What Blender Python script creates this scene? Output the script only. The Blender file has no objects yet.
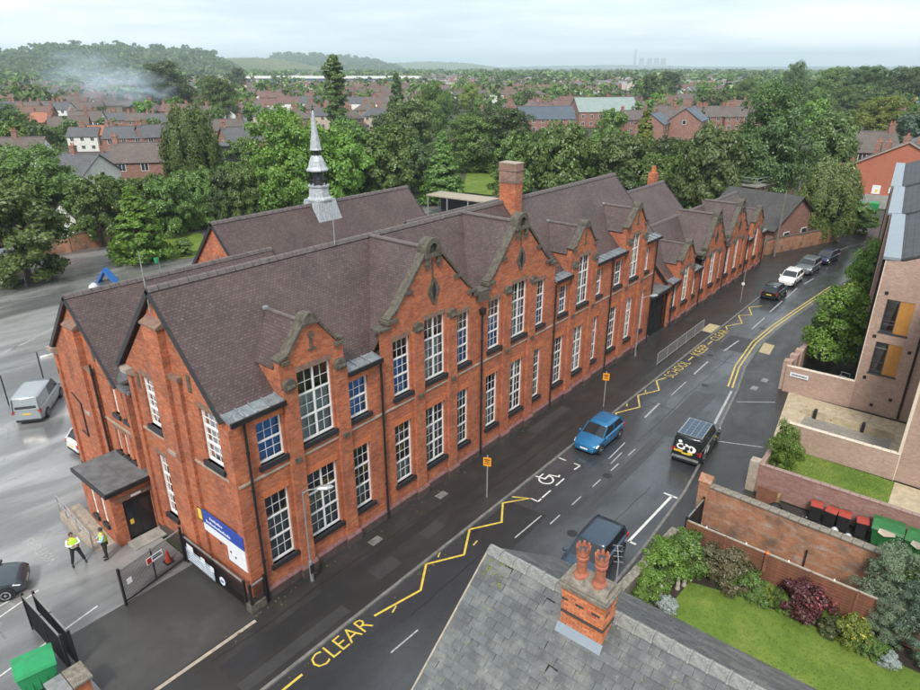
import bpy, bmesh, math, random
import numpy as np
from mathutils import Vector, Matrix
random.seed(7); rng = np.random.default_rng(11)
R = math.radians; PI = math.pi
scene = bpy.context.scene
COL = scene.collection
# ---------------------------------------------------------------- camera
FPX, PITCH, HEAD = 660.0, R(22.9), math.atan(590.0 * math.cos(R(22.9)) / 660.0)
CAM = np.array([-11.8, -21.48, 22.3])
cd = bpy.data.cameras.new('camera'); cam = bpy.data.objects.new('camera', cd); COL.objects.link(cam)
cd.sensor_width = 36.0; cd.lens = FPX / 920.0 * 36.0; cd.clip_start = 0.1; cd.clip_end = 40000
cam.location = CAM; cam.rotation_euler = (PI / 2 - PITCH, 0, HEAD - PI / 2)
scene.camera = cam
scene.cycles.volume_bounces = 3
# ---------------------------------------------------------------- sky, sun, exposure
SUN_EL, SUN_AZ = R(48), R(205)          # direction towards the sun, azimuth counted from +X to +Y
world = bpy.data.worlds.new('World'); scene.world = world; world.use_nodes = True
wn, wl = world.node_tree.nodes, world.node_tree.links
wn.clear()
w_out = wn.new('ShaderNodeOutputWorld')
sky = wn.new('ShaderNodeTexSky'); sky.sky_type = 'NISHITA'; sky.sun_disc = False
sky.sun_elevation = SUN_EL; sky.sun_rotation = PI / 2 - SUN_AZ
sky.air_density = 1.0; sky.dust_density = 2.0
bg1 = wn.new('ShaderNodeBackground'); bg1.inputs[1].default_value = 0.09
wl.new(sky.outputs[0], bg1.inputs[0])
bg2 = wn.new('ShaderNodeBackground'); bg2.inputs[1].default_value = 1.0
tc = wn.new('ShaderNodeTexCoord'); mp = wn.new('ShaderNodeMapping')
mp.inputs['Scale'].default_value = (1.0, 1.0, 9.0)
wl.new(tc.outputs['Generated'], mp.inputs[0])
n1 = wn.new('ShaderNodeTexNoise'); n1.inputs['Scale'].default_value = 2.2; n1.inputs['Detail'].default_value = 7; n1.inputs['Roughness'].default_value = .55
n2 = wn.new('ShaderNodeTexNoise'); n2.inputs['Scale'].default_value = 1.3; n2.inputs['Detail'].default_value = 5
wl.new(mp.outputs[0], n1.inputs['Vector']); wl.new(mp.outputs[0], n2.inputs['Vector'])
cr1 = wn.new('ShaderNodeValToRGB')
cr1.color_ramp.elements[0].position = .38; cr1.color_ramp.elements[0].color = (.36, .42, .45, 1)
cr1.color_ramp.elements[1].position = .6; cr1.color_ramp.elements[1].color = (.58, .6, .61, 1)
wl.new(n1.outputs['Fac'], cr1.inputs[0]); wl.new(cr1.outputs[0], bg2.inputs[0])
cr2 = wn.new('ShaderNodeValToRGB')
cr2.color_ramp.elements[0].position = .34; cr2.color_ramp.elements[0].color = (.72, .72, .72, 1)
cr2.color_ramp.elements[1].position = .58; cr2.color_ramp.elements[1].color = (.97, .97, .97, 1)
wl.new(n2.outputs['Fac'], cr2.inputs[0])
wm = wn.new('ShaderNodeMixShader'); wl.new(cr2.outputs[0], wm.inputs[0])
wl.new(bg1.outputs[0], wm.inputs[1]); wl.new(bg2.outputs[0], wm.inputs[2]); wl.new(wm.outputs[0], w_out.inputs[0])
sd = bpy.data.lights.new('sun', 'SUN'); sd.energy = 1.5; sd.angle = R(12); sd.color = (1, .95, .88)
sun = bpy.data.objects.new('sun', sd); COL.objects.link(sun)
sdir = Vector((math.cos(SUN_EL) * math.cos(SUN_AZ), math.cos(SUN_EL) * math.sin(SUN_AZ), math.sin(SUN_EL)))
sun.rotation_euler = sdir.to_track_quat('Z', 'Y').to_euler(); sun.location = (0, 0, 80)
vs = scene.view_settings
vs.view_transform = 'Standard'; vs.look = 'None'; vs.gamma = 1.0; vs.use_curve_mapping = False; vs.exposure = 1.25

# ---------------------------------------------------------------- pixel -> place
def ray(px, py):
    u = (px - 460) / FPX; v = -(py - 345) / FPX
    ca, sa, cp, sp = math.cos(HEAD), math.sin(HEAD), math.cos(PITCH), math.sin(PITCH)
    f = np.array([ca, sa, 0]); r = np.array([sa, -ca, 0]); up = np.array([0, 0, 1.])
    return (f * cp - up * sp) + u * r + v * (up * cp + f * sp)
def gp(px, py, z=0.0):
    d = ray(px, py); t = (z - CAM[2]) / d[2]; return CAM + t * d
def at_dist(px, py, dist):
    d = ray(px, py); h = math.hypot(d[0], d[1]); return CAM + d * (dist / h)

# ---------------------------------------------------------------- mesh builder and tagging
class MB:
    def __init__(s): s.v = []; s.f = []
    def add(s, vs, fs):
        o = len(s.v); s.v.extend([tuple(map(float, p)) for p in vs]); s.f.extend([tuple(i + o for i in f) for f in fs]); return s
    def box(s, x0, x1, y0, y1, z0, z1):
        return s.add([(x0,y0,z0),(x1,y0,z0),(x1,y1,z0),(x0,y1,z0),(x0,y0,z1),(x1,y0,z1),(x1,y1,z1),(x0,y1,z1)],
                     [(0,3,2,1),(4,5,6,7),(0,1,5,4),(1,2,6,5),(2,3,7,6),(3,0,4,7)])
    def prism(s, poly, axis, a, b):
        """poly of 2D points extruded from a to b along axis. axis y: (x,z); axis x: (y,z); axis z: (x,y)"""
        n = len(poly)
        def P(p, t): return {'y': (p[0], t, p[1]), 'x': (t, p[0], p[1]), 'z': (p[0], p[1], t)}[axis]
        vs = [P(p, a) for p in poly] + [P(p, b) for p in poly]
        fs = [tuple(range(n)), tuple(range(2 * n - 1, n - 1, -1))] + [(i, i + n, (i + 1) % n + n, (i + 1) % n) for i in range(n)]
        return s.add(vs, fs)
    def quad(s, a, b, c, d): return s.add([a, b, c, d], [(0, 1, 2, 3)])
    def tri(s, a, b, c): return s.add([a, b, c], [(0, 1, 2)])
    def slab(s, pts, t):
        """planar polygon with thickness t along its normal (downwards)"""
        p = [Vector(q) for q in pts]; nrm = (p[1] - p[0]).cross(p[2] - p[0]).normalized()
        if nrm.z < 0: p.reverse(); nrm = -nrm
        n = len(p); vs = [tuple(q) for q in p] + [tuple(q - nrm * t) for q in p]
        return s.add(vs, [tuple(range(n)), tuple(range(2 * n - 1, n - 1, -1))] + [(i, i + n, (i + 1) % n + n, (i + 1) % n) for i in range(n)])
    def tube(s, p0, p1, r0, r1=None, n=8, cap=True):
        r1 = r0 if r1 is None else r1
        a, b = Vector(p0), Vector(p1); d = (b - a)
        if d.length < 1e-9: return s
        d.normalize(); x = d.orthogonal().normalized(); y = d.cross(x)
        vs = []
        for c, r in ((a, r0), (b, r1)):
            for i in range(n):
                t = 2 * PI * i / n; vs.append(tuple(c + x * (r * math.cos(t)) + y * (r * math.sin(t))))
        fs = [(i, (i + 1) % n, (i + 1) % n + n, i + n) for i in range(n)]
        if cap: fs += [tuple(range(n - 1, -1, -1)), tuple(range(n, 2 * n))]
        return s.add(vs, fs)
    def path(s, pts, r, n=6):
        for a, b in zip(pts[:-1], pts[1:]): s.tube(a, b, r, None, n)
        return s
    def lathe(s, prof, c=(0, 0, 0), n=16, sx=1, sy=1, rot=0):
        vs = []; m = len(prof)
        for r, z in prof:
            for i in range(n):
                t = 2 * PI * i / n + rot; vs.append((c[0] + r * sx * math.cos(t), c[1] + r * sy * math.sin(t), c[2] + z))
        fs = [(j * n + i, j * n + (i + 1) % n, (j + 1) * n + (i + 1) % n, (j + 1) * n + i) for j in range(m - 1) for i in range(n)]
        fs += [tuple(range(n - 1, -1, -1)), tuple(range((m - 1) * n, m * n))]
        return s.add(vs, fs)
    def ribbon(s, pts, w, z=0.0, closed=False):
        """flat strip along 2D points with mitred corners"""
        P = [Vector((p[0], p[1])) for p in pts]; n = len(P); L = []
        for i in range(n):
            a = P[(i - 1) % n] if (i > 0 or closed) else None; b = P[(i + 1) % n] if (i < n - 1 or closed) else None
            d1 = (P[i] - a).normalized() if a is not None else None; d2 = (b - P[i]).normalized() if b is not None else None
            if d1 is None: d1 = d2
            if d2 is None: d2 = d1
            n1 = Vector((-d1.y, d1.x)); n2 = Vector((-d2.y, d2.x)); m = n1 + n2
            if m.length < .25: m = n1
            m.normalize(); k = 1 / max(.4, m.dot(n1)); L.append((P[i] + m * (w / 2 * k), P[i] - m * (w / 2 * k)))
        for i in range(n if closed else n - 1):
            a, b = L[i], L[(i + 1) % n]
            s.quad((a[1].x, a[1].y, z), (b[1].x, b[1].y, z), (b[0].x, b[0].y, z), (a[0].x, a[0].y, z))
        return s
    def mesh(s, name, mat=None, smooth=False):
        me = bpy.data.meshes.new(name); me.from_pydata(s.v, [], s.f); me.update()
        if mat is not None: me.materials.append(mat)
        if smooth: me.polygons.foreach_set('use_smooth', [True] * len(me.polygons))
        return me
    def build(s, name, mat, parent=None, smooth=False, bevel=0, fix=True):
        me = s.mesh(name, mat, smooth)
        if fix or bevel:
            bm = bmesh.new(); bm.from_mesh(me)
            if fix: bmesh.ops.recalc_face_normals(bm, faces=bm.faces)
            if bevel:
                bmesh.ops.bevel(bm, geom=[e for e in bm.edges if len(e.link_faces) == 2 and e.calc_face_angle(0) > .5], offset=bevel, segments=2, affect='EDGES', profile=.6)
            bm.to_mesh(me); bm.free()
        return link(name, me, parent)
def link(name, data, parent=None, loc=None):
    o = bpy.data.objects.new(name, data); COL.objects.link(o)
    if parent is not None: o.parent = parent
    if loc is not None: o.location = loc
    return o
def tag(o, label=None, cat=None, group=None, kind=None):
    if label: o['label'] = label
    if cat: o['category'] = cat
    if group: o['group'] = group
    if kind: o['kind'] = kind
    return o
def thing(name, label, cat, loc=(0, 0, 0), rz=0.0, group=None):
    o = link(name, None, None, loc); o.rotation_euler = (0, 0, rz); o.empty_display_size = .2
    return tag(o, label, cat, group)
def struct(o): o['kind'] = 'structure'; return o
CH = {}
def copy_tree(o, parent=None):
    c = o.copy(); COL.objects.link(c); c.parent = parent
    for ch in o.children: copy_tree(ch, c)
    return c
def np_mesh(name, V, F, mat, smooth=False):
    me = bpy.data.meshes.new(name); nv, nf, k = len(V), len(F), F.shape[1]
    me.vertices.add(nv); me.vertices.foreach_set('co', V.astype(np.float32).ravel())
    me.loops.add(nf * k); me.loops.foreach_set('vertex_index', F.astype(np.int32).ravel())
    me.polygons.add(nf); me.polygons.foreach_set('loop_start', (np.arange(nf) * k).astype(np.int32))
    me.polygons.foreach_set('loop_total', np.full(nf, k, np.int32))
    me.update(calc_edges=True); me.materials.append(mat)
    return me

# ---------------------------------------------------------------- materials
class NT:
    def __init__(s, name):
        s.m = bpy.data.materials.new(name); s.m.use_nodes = True; s.t = s.m.node_tree; s.n = s.t.nodes
        s.b = s.n['Principled BSDF']; s.out = s.n['Material Output']
    def new(s, t, **kw):
        n = s.n.new(t)
        for k, v in kw.items(): setattr(n, k, v)
        return n
    def L(s, a, b): s.t.links.new(a, b)
    def val(s, sock, v):
        if hasattr(v, 'is_linked') or isinstance(v, bpy.types.NodeSocket): s.L(v, sock)
        else: sock.default_value = v
    def math(s, op, a, b=None, clamp=False):
        n = s.new('ShaderNodeMath', operation=op, use_clamp=clamp); s.val(n.inputs[0], a)
        if b is not None: s.val(n.inputs[1], b)
        return n.outputs[0]
    def noise(s, vec, scale, detail=4, rough=.5, dist=0):
        n = s.new('ShaderNodeTexNoise'); s.L(vec, n.inputs['Vector'])
        n.inputs['Scale'].default_value = scale; n.inputs['Detail'].default_value = detail
        n.inputs['Roughness'].default_value = rough; n.inputs['Distortion'].default_value = dist
        return n.outputs['Fac']
    def ramp(s, fac, stops, interp='LINEAR'):
        n = s.new('ShaderNodeValToRGB'); s.L(fac, n.inputs[0]); e = n.color_ramp.elements; n.color_ramp.interpolation = interp
        while len(e) < len(stops): e.new(.5)
        for el, (p, c) in zip(e, stops):
            el.position = p; el.color = (c, c, c, 1) if isinstance(c, (int, float)) else tuple(c) + (1,)
        return n.outputs['Color']
    def mix(s, fac, a, b, mode='MIX'):
        n = s.new('ShaderNodeMix', data_type='RGBA', blend_type=mode)
        s.val(n.inputs[0], fac)
        for sock, v in ((n.inputs[6], a), (n.inputs[7], b)):
            if isinstance(v, tuple): sock.default_value = v + (1,) if len(v) == 3 else v
            else: s.L(v, sock)
        return n.outputs[2]
    def bump(s, h, strength=.3, dist=.02):
        n = s.new('ShaderNodeBump'); n.inputs['Strength'].default_value = strength; n.inputs['Distance'].default_value = dist
        s.L(h, n.inputs['Height']); s.L(n.outputs[0], s.b.inputs['Normal'])
    def obj(s): return s.new('ShaderNodeTexCoord').outputs['Object']
    def pos(s): return s.new('ShaderNodeNewGeometry').outputs['Position']
    def island(s): return s.new('ShaderNodeNewGeometry').outputs['Random Per Island']
    def orand(s): return s.new('ShaderNodeObjectInfo').outputs['Random']
    def sep(s, v): return s.new('ShaderNodeSeparateXYZ'), v
    def xyz(s, v):
        n = s.new('ShaderNodeSeparateXYZ'); s.L(v, n.inputs[0]); return n.outputs
    def comb(s, x, y, z=0.0):
        n = s.new('ShaderNodeCombineXYZ'); s.val(n.inputs[0], x); s.val(n.inputs[1], y); s.val(n.inputs[2], z); return n.outputs[0]
    def scale(s, v, k):
        n = s.new('ShaderNodeMapping'); s.L(v, n.inputs[0]); n.inputs['Scale'].default_value = k if isinstance(k, tuple) else (k, k, k); return n.outputs[0]
    def uv_wall(s, slope=1.0):
        """u along the wall, v up, chosen from the object-space normal"""
        t = s.new('ShaderNodeTexCoord'); p = s.xyz(t.outputs['Object']); n = s.xyz(t.outputs['Normal'])
        k = s.math('GREATER_THAN', s.math('ABSOLUTE', n[0]), s.math('ABSOLUTE', n[1]))
        u = s.math('ADD', s.math('MULTIPLY', p[1], k), s.math('MULTIPLY', p[0], s.math('SUBTRACT', 1.0, k)))
        return s.comb(u, s.math('MULTIPLY', p[2], slope)), t.outputs['Object']
    def done(s, col=None, rough=None, spec=None, metal=None):
        if col is not None: s.val(s.b.inputs['Base Color'], col if not isinstance(col, tuple) else col + (1,))
        if rough is not None: s.val(s.b.inputs['Roughness'], rough)
        if spec is not None: s.b.inputs['Specular IOR Level'].default_value = spec
        if metal is not None: s.b.inputs['Metallic'].default_value = metal
        return s.m
def mul(c, k): return tuple(min(1, x * k) for x in c)
def plain(name, col, rough=.6, var=.25, scale=2.5, bump=0, metal=0, spec=.5, wear=None):
    """one base colour with blotchy variation of value"""
    t = NT(name); p = t.obj()
    f = t.noise(p, scale, 6, .6); c = t.mix(t.ramp(f, [(.3, 0.0), (.7, 1.0)]), mul(col, 1 - var), mul(col, 1 + var))
    if wear: c = t.mix(t.ramp(t.noise(p, scale * 3, 8, .65), [(.55, 0.0), (.68, 1.0)]), c, wear)
    if bump: t.bump(t.noise(p, scale * 8, 5), bump, .02)
    return t.done(c, t.math('ADD', rough - .06, t.math('MULTIPLY', f, .12)), spec, metal)
def flat(name, col, rough=.5, metal=0, spec=.5):
    t = NT(name); return t.done(tuple(col), rough, spec, metal)
def brick_mat(name, c1, c2, mortar, stain=.5, bw=.225, bh=.075, dark=(.06, .035, .03), pale=(.5, .4, .33), rough=.8, soot=.0, flecks=.0):
    t = NT(name); uv, p = t.uv_wall()
    b = t.new('ShaderNodeTexBrick'); t.L(uv, b.inputs['Vector'])
    b.inputs['Scale'].default_value = 1; b.inputs['Brick Width'].default_value = bw; b.inputs['Row Height'].default_value = bh
    b.inputs['Mortar Size'].default_value = .006; b.inputs['Mortar Smooth'].default_value = .2; b.inputs['Bias'].default_value = -.1
    b.inputs['Color1'].default_value = c1 + (1,); b.inputs['Color2'].default_value = c2 + (1,); b.inputs['Mortar'].default_value = mortar + (1,)
    big = t.noise(p, .35, 5, .6); med = t.noise(t.scale(p, (1, 1, 2.2)), 1.7, 6, .6); fine = t.noise(t.scale(p, (1, 1, 2.5)), 7, 5, .7)
    c = t.mix(t.ramp(big, [(.32, 0.0), (.68, 1.0)]), mul(c1, .78), mul(c2, 1.18))
    c = t.mix(.72, c, b.outputs['Color'])
    c = t.mix(t.ramp(fine, [(.46, 0.0), (.75, .75)]), c, dark if soot else mul(c1, .5))
    c = t.mix(t.math('MULTIPLY', t.ramp(med, [(.5, 0.0), (.72, 1.0)]), stain), c, pale)
    if soot: c = t.mix(t.math('MULTIPLY', t.ramp(t.noise(p, .9, 7, .65), [(.46, 0.0), (.66, 1.0)]), soot), c, dark)
    if flecks: c = t.mix(t.math('MULTIPLY', t.ramp(t.noise(t.scale(p, (1, 1, 3.2)), 5.5, 7, .8), [(.56, 0.0), (.66, 1.0)]), flecks), c, (.62, .4, .29)); c = t.mix(t.math('MULTIPLY', t.ramp(t.noise(t.scale(p, (2.2, 2.2, .22)), 1.0, 5, .6), [(.56, 0.0), (.72, 1.0)]), .4), c, (.14, .065, .05))
    t.bump(b.outputs['Fac'], -.35, .01)
    return t.done(c, rough)
def tile_mat(name, c1, c2, w=.17, h=.1, slope=1.414, moss=.0, rough=.55, lichen=(.35, .36, .3), gap=(.02, .015, .015)):
    t = NT(name); uv, p = t.uv_wall(slope)
    b = t.new('ShaderNodeTexBrick'); t.L(uv, b.inputs['Vector'])
    b.inputs['Scale'].default_value = 1; b.inputs['Brick Width'].default_value = w; b.inputs['Row Height'].default_value = h
    b.inputs['Mortar Size'].default_value = .016; b.inputs['Mortar Smooth'].default_value = .3; b.inputs['Bias'].default_value = .0
    b.inputs['Color1'].default_value = c1 + (1,); b.inputs['Color2'].default_value = c2 + (1,); b.inputs['Mortar'].default_value = gap + (1,)
    big = t.noise(p, .45, 6, .6)
    c = t.mix(.3, b.outputs['Color'], t.mix(t.ramp(big, [(.3, 0.0), (.7, 1.0)]), mul(c1, .7), mul(c2, 1.25)))
    c = t.mix(t.ramp(t.noise(p, 5, 6, .7), [(.6, 0.0), (.78, .55)]), c, lichen)
    if moss: c = t.mix(t.math('MULTIPLY', t.ramp(t.noise(p, 1.1, 7, .65), [(.5, 0.0), (.7, 1.0)]), moss), c, (.05, .06, .02))
    t.bump(t.math('ADD', b.outputs['Fac'], t.math('MULTIPLY', t.noise(p, 9, 3), -.5)), -.5, .02)
    return t.done(c, t.math('ADD', rough - .1, t.math('MULTIPLY', t.noise(p, .8, 4), .25)))
def ground_mat(name, stops, rough_stops, scale=.25, fine=30, stretch=(1, 1, 1), bumps=.15, spec=.5, crack=None, coat=0):
    t = NT(name); p = t.pos(); q = t.scale(p, stretch)
    f = t.noise(q, scale, 8, .58, .6); g = t.noise(p, fine, 4, .7); h = t.noise(q, scale * 4.3, 6, .6)
    c = t.ramp(f, stops); c = t.mix(t.math('MULTIPLY', t.ramp(h, [(.4, 0.0), (.62, 1.0)]), .35), c, mul(stops[0][1], .6))
    c = t.mix(.35, c, t.mix(g, mul(stops[0][1], .4), mul(stops[-1][1], 1.35)))
    if crack:
        v = t.new('ShaderNodeTexVoronoi', feature='DISTANCE_TO_EDGE'); t.L(t.scale(q, (.22, .3, .22)), v.inputs['Vector']); v.inputs['Scale'].default_value = 1.0
        c = t.mix(t.ramp(v.outputs['Distance'], [(.0, .5), (.006, .0)]), c, crack)
    rr = t.ramp(t.math('ADD', t.math('MULTIPLY', t.noise(q, scale * 1.3, 6, .6, .8), .75), t.math('MULTIPLY', h, .25)), rough_stops)
    if coat: t.L(t.math('MULTIPLY', t.ramp(t.noise(q, scale * .9, 5, .6, .5), [(.42, 0.0), (.6, 1.0)]), coat), t.b.inputs['Coat Weight']); t.b.inputs['Coat Roughness'].default_value = .27; t.b.inputs['Coat IOR'].default_value = 1.45
    t.bump(g, bumps, .01)
    return t.done(c, rr, spec)
def leaf_mat(name, c_dark, c_light, trans=.3):
    t = NT(name); r = t.island(); o = t.orand(); p = t.obj()
    f = t.math('ADD', t.math('MULTIPLY', r, .6), t.math('MULTIPLY', t.noise(p, .55, 3), .4))
    c = t.mix(t.ramp(f, [(.15, 0.0), (.8, 1.0)]), c_dark, c_light)
    hsv = t.new('ShaderNodeHueSaturation'); t.L(c, hsv.inputs['Color'])
    t.L(t.math('ADD', .493, t.math('MULTIPLY', o, .03)), hsv.inputs['Hue']); t.L(t.math('ADD', .72, t.math('MULTIPLY', o, .55)), hsv.inputs['Value'])
    col = hsv.outputs[0]
    d = t.new('ShaderNodeBsdfDiffuse'); tr = t.new('ShaderNodeBsdfTranslucent'); gl = t.new('ShaderNodeBsdfGlossy'); gl.inputs['Roughness'].default_value = .45
    t.L(col, d.inputs[0]); t.L(col, tr.inputs[0])
    m1 = t.new('ShaderNodeMixShader'); m1.inputs[0].default_value = trans; t.L(d.outputs[0], m1.inputs[1]); t.L(tr.outputs[0], m1.inputs[2])
    m2 = t.new('ShaderNodeMixShader'); m2.inputs[0].default_value = .05; t.L(m1.outputs[0], m2.inputs[1]); t.L(gl.outputs[0], m2.inputs[2])
    t.L(m2.outputs[0], t.out.inputs[0]); return t.m
def glass_mat(name, tint=(.8, .86, .88), refl=1.0, rough=.03):
    t = NT(name); fr = t.new('ShaderNodeFresnel'); fr.inputs[0].default_value = 1.5
    tr = t.new('ShaderNodeBsdfTransparent'); tr.inputs[0].default_value = tint + (1,)
    gl = t.new('ShaderNodeBsdfGlossy'); gl.inputs['Roughness'].default_value = rough
    n = t.new('ShaderNodeBump'); n.inputs['Strength'].default_value = .06; n.inputs['Distance'].default_value = .02
    t.L(t.noise(t.obj(), 1.3, 2), n.inputs['Height']); t.L(n.outputs[0], gl.inputs['Normal'])
    mx = t.new('ShaderNodeMixShader'); t.L(t.math('ADD', .09, t.math('MULTIPLY', fr.outputs[0], refl), True), mx.inputs[0])
    t.L(tr.outputs[0], mx.inputs[1]); t.L(gl.outputs[0], mx.inputs[2]); t.L(mx.outputs[0], t.out.inputs[0]); return t.m
def paint_mat(name, col, metal=.0, rough=.25):
    t = NT(name); p = t.obj(); f = t.noise(p, 6, 5)
    t.b.inputs['Coat Weight'].default_value = .6; t.b.inputs['Coat Roughness'].default_value = .06
    return t.done(t.mix(f, mul(col, .88), mul(col, 1.1)), t.math('ADD', rough, t.math('MULTIPLY', f, .12)), .5, metal)
ORD = ['first', 'second', 'third', 'fourth', 'fifth', 'sixth', 'seventh', 'eighth', 'ninth', 'tenth', 'eleventh', 'twelfth', 'thirteenth', 'fourteenth', 'fifteenth', 'sixteenth', 'seventeenth', 'eighteenth', 'nineteenth', 'twentieth']
M = {}
M['brick'] = brick_mat('school_brick', (.27, .066, .028), (.6, .17, .06), (.36, .21, .15), .45, .25, .085, dark=(.12, .045, .033), soot=.4, pale=(.5, .25, .16), flecks=.5)
M['brick_sooty'] = brick_mat('sooty_brick', (.26, .14, .1), (.34, .2, .15), (.2, .16, .14), .6, dark=(.07, .05, .045), soot=.6, pale=(.4, .3, .25))
M['brick_rub'] = plain('rubbed_brick', (.48, .145, .058), .75, .2, 5)
M['brick_plinth'] = plain('plinth_brick', (.07, .05, .045), .75, .35, 3, .2, wear=(.12, .09, .075))
M['plinth_cap'] = plain('plinth_cap_brick', (.17, .08, .075), .7, .35, 4, .1)
M['stone'] = plain('weathered_stone', (.085, .075, .058), .8, .5, 4, .3, wear=(.15, .135, .11))
M['stone_brown'] = plain('brown_stone', (.21, .13, .095), .8, .3, 4, .2, wear=(.1, .07, .055))
M['stone_pale'] = plain('pale_stone', (.34, .29, .23), .8, .25, 4, .2)
M['tile'] = tile_mat('clay_tile', (.056, .037, .036), (.118, .077, .071), .18, .13)
M['ridge'] = plain('ridge_tile', (.12, .098, .096), .65, .3, 4, .2)
M['lead'] = plain('lead', (.17, .19, .205), .45, .35, 3, .1, 0.1, wear=(.36, .38, .4))
M['lead_pale'] = plain('pale_lead', (.36, .39, .41), .5, .35, 5, .1, 0.05, wear=(.55, .57, .58))
M['lead_dark'] = plain('old_lead', (.12, .125, .13), .5, .35, 2, .1)
M['black'] = plain('black_iron', (.018, .018, .02), .38, .3, 5)
M['sill'] = plain('dark_sill', (.025, .026, .03), .42, .3, 5)
M['white'] = plain('white_paint', (.74, .74, .73), .45, .08, 4)
M['glass'] = glass_mat('glass')
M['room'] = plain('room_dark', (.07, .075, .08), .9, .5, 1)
M['blind_blue'] = plain('blue_blind', (.11, .3, .66), .8, .35, 1.5)  # blind blue, brightened to hold the sky's reflection in the panes too
M['blind_grey'] = plain('grey_blind', (.52, .55, .53), .8, .35, 1.2)
M['blind_dim'] = plain('dim_blind', (.2, .235, .24), .8, .4, 1.2)
M['blind_pale'] = plain('pale_blind', (.5, .47, .42), .8, .3, 2)
M['road'] = ground_mat('road_asphalt', [(.34, (.017, .019, .022)), (.5, (.031, .035, .039)), (.66, (.07, .076, .083))], [(.36, .1), (.5, .24), (.64, .4)], .12, 40, (1, 2.4, 1), .06, crack=(.018, .018, .018), coat=.8)
M['footway'] = ground_mat('footway_asphalt', [(.3, (.018, .018, .018)), (.5, (.027, .027, .026)), (.7, (.046, .045, .042))], [(.35, .26), (.65, .5)], .3, 40, (1, 1.6, 1), .15, crack=(.012, .012, .012))
M['yard'] = ground_mat('yard_tarmac', [(.42, (.05, .051, .052)), (.49, (.11, .112, .113)), (.59, (.35, .35, .345))], [(.38, .17), (.5, .3), (.62, .46)], .075, 30, (.6, 2.3, 1), .03, .9, coat=.9, crack=(.05, .05, .05))  # palest tarmac tone has wet sky glare painted into it
M['apron'] = ground_mat('apron_tarmac', [(.3, (.03, .029, .028)), (.5, (.043, .042, .04)), (.7, (.072, .07, .066))], [(.35, .3), (.65, .5)], .3, 30, (1, 1, 1), .1)
M['kerb'] = plain('kerb_concrete', (.15, .145, .135), .7, .35, 3, .2)
M['concrete'] = plain('concrete', (.3, .29, .265), .75, .3, 1.6, .2)
M['yellow_line'] = plain('yellow_marking', (.62, .45, .06), .6, .25, 6, wear=(.3, .24, .08))
M['yellow_faded'] = plain('faded_yellow_marking', (.55, .42, .1), .6, .35, 6, wear=(.22, .18, .09))
M['white_line'] = plain('white_marking', (.62, .62, .6), .6, .2, 6, wear=(.3, .3, .3))
M['white_faded'] = plain('faded_white_marking', (.36, .37, .37), .6, .4, 7, wear=(.09, .095, .1))
M['galv'] = plain('galvanised_steel', (.36, .38, .39), .4, .2, 4, 0, .4)
M['lamp_grey'] = plain('lamp_column_grey', (.19, .2, .195), .5, .25, 4)
M['orange_sign'] = plain('orange_sign', (.75, .3, .02), .5, .1, 4)
M['bark'] = plain('bark', (.075, .058, .043), .9, .35, 3, .5)
M['grass'] = ground_mat('grass_ground', [(.3, (.06, .125, .015)), (.48, (.105, .185, .024)), (.64, (.2, .24, .05))], [(.3, .8), (.7, .95)], .5, 60, (1, 1, 1), .3, .2)
M['field'] = ground_mat('town_ground', [(.35, (.035, .055, .02)), (.5, (.06, .075, .03)), (.66, (.11, .11, .075))], [(.3, .85), (.7, .95)], .02, 5, (1, 1, 1), .1, .2)
M['tyre'] = plain('tyre', (.012, .012, .013), .8, .2, 6)
M['trim'] = plain('black_plastic', (.016, .016, .018), .5, .2, 6)
M['rim'] = plain('alloy', (.42, .43, .45), .3, .1, 6, 0, .8)
M['car_glass'] = flat('car_glass', (.018, .022, .026), .05, 0, .7)
M['lamp_clear'] = plain('clear_lamp', (.7, .72, .75), .15, .1, 9)
M['lamp_red'] = plain('red_lamp', (.45, .015, .02), .2, .15, 9)
M['plate_y'] = plain('yellow_plate', (.72, .5, .05), .5, .08, 9)
M['plate_w'] = plain('white_plate', (.75, .75, .72), .5, .08, 9)
# ================================================================ large structure: ground sheets
def sheet(name, poly, z, mat, parent=None, under=None):
    mb = MB(); n = len(poly); vs = [(p[0], p[1], z) for p in poly]; mb.add(vs, [tuple(range(n))])
    o = mb.build(name, mat, parent, fix=False)
    if o.data.polygons[0].normal.z < 0: o.data.flip_normals()
    return struct(o) if parent is None else o
def offset_line(pts, z): return [(p[0], p[1], z) for p in pts]
GB = 14000.0
sheet('ground', [(-GB, -GB), (GB, -GB), (GB, GB), (-GB, GB)], -.16, M['field'])
ROAD_R = [(-60, -11.9), (-20, -11.85), (0, -11.75), (14.5, -11.62), (20.4, -11.35), (27.8, -10.45), (35.7, -9.3), (40, -8.45), (46, -7.9), (51, -8.05), (57, -8.5), (70, -9.6), (80, -11), (88, -13), (96, -17), (110, -26)]
ROAD_L = [(-60, -3.9), (60, -3.98), (72, -4.3), (80, -5.1), (88, -6.6), (97, -9.5), (108, -14.5), (118, -21)]
sheet('road', ROAD_L + ROAD_R[::-1], -.1, M['road'])
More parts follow.
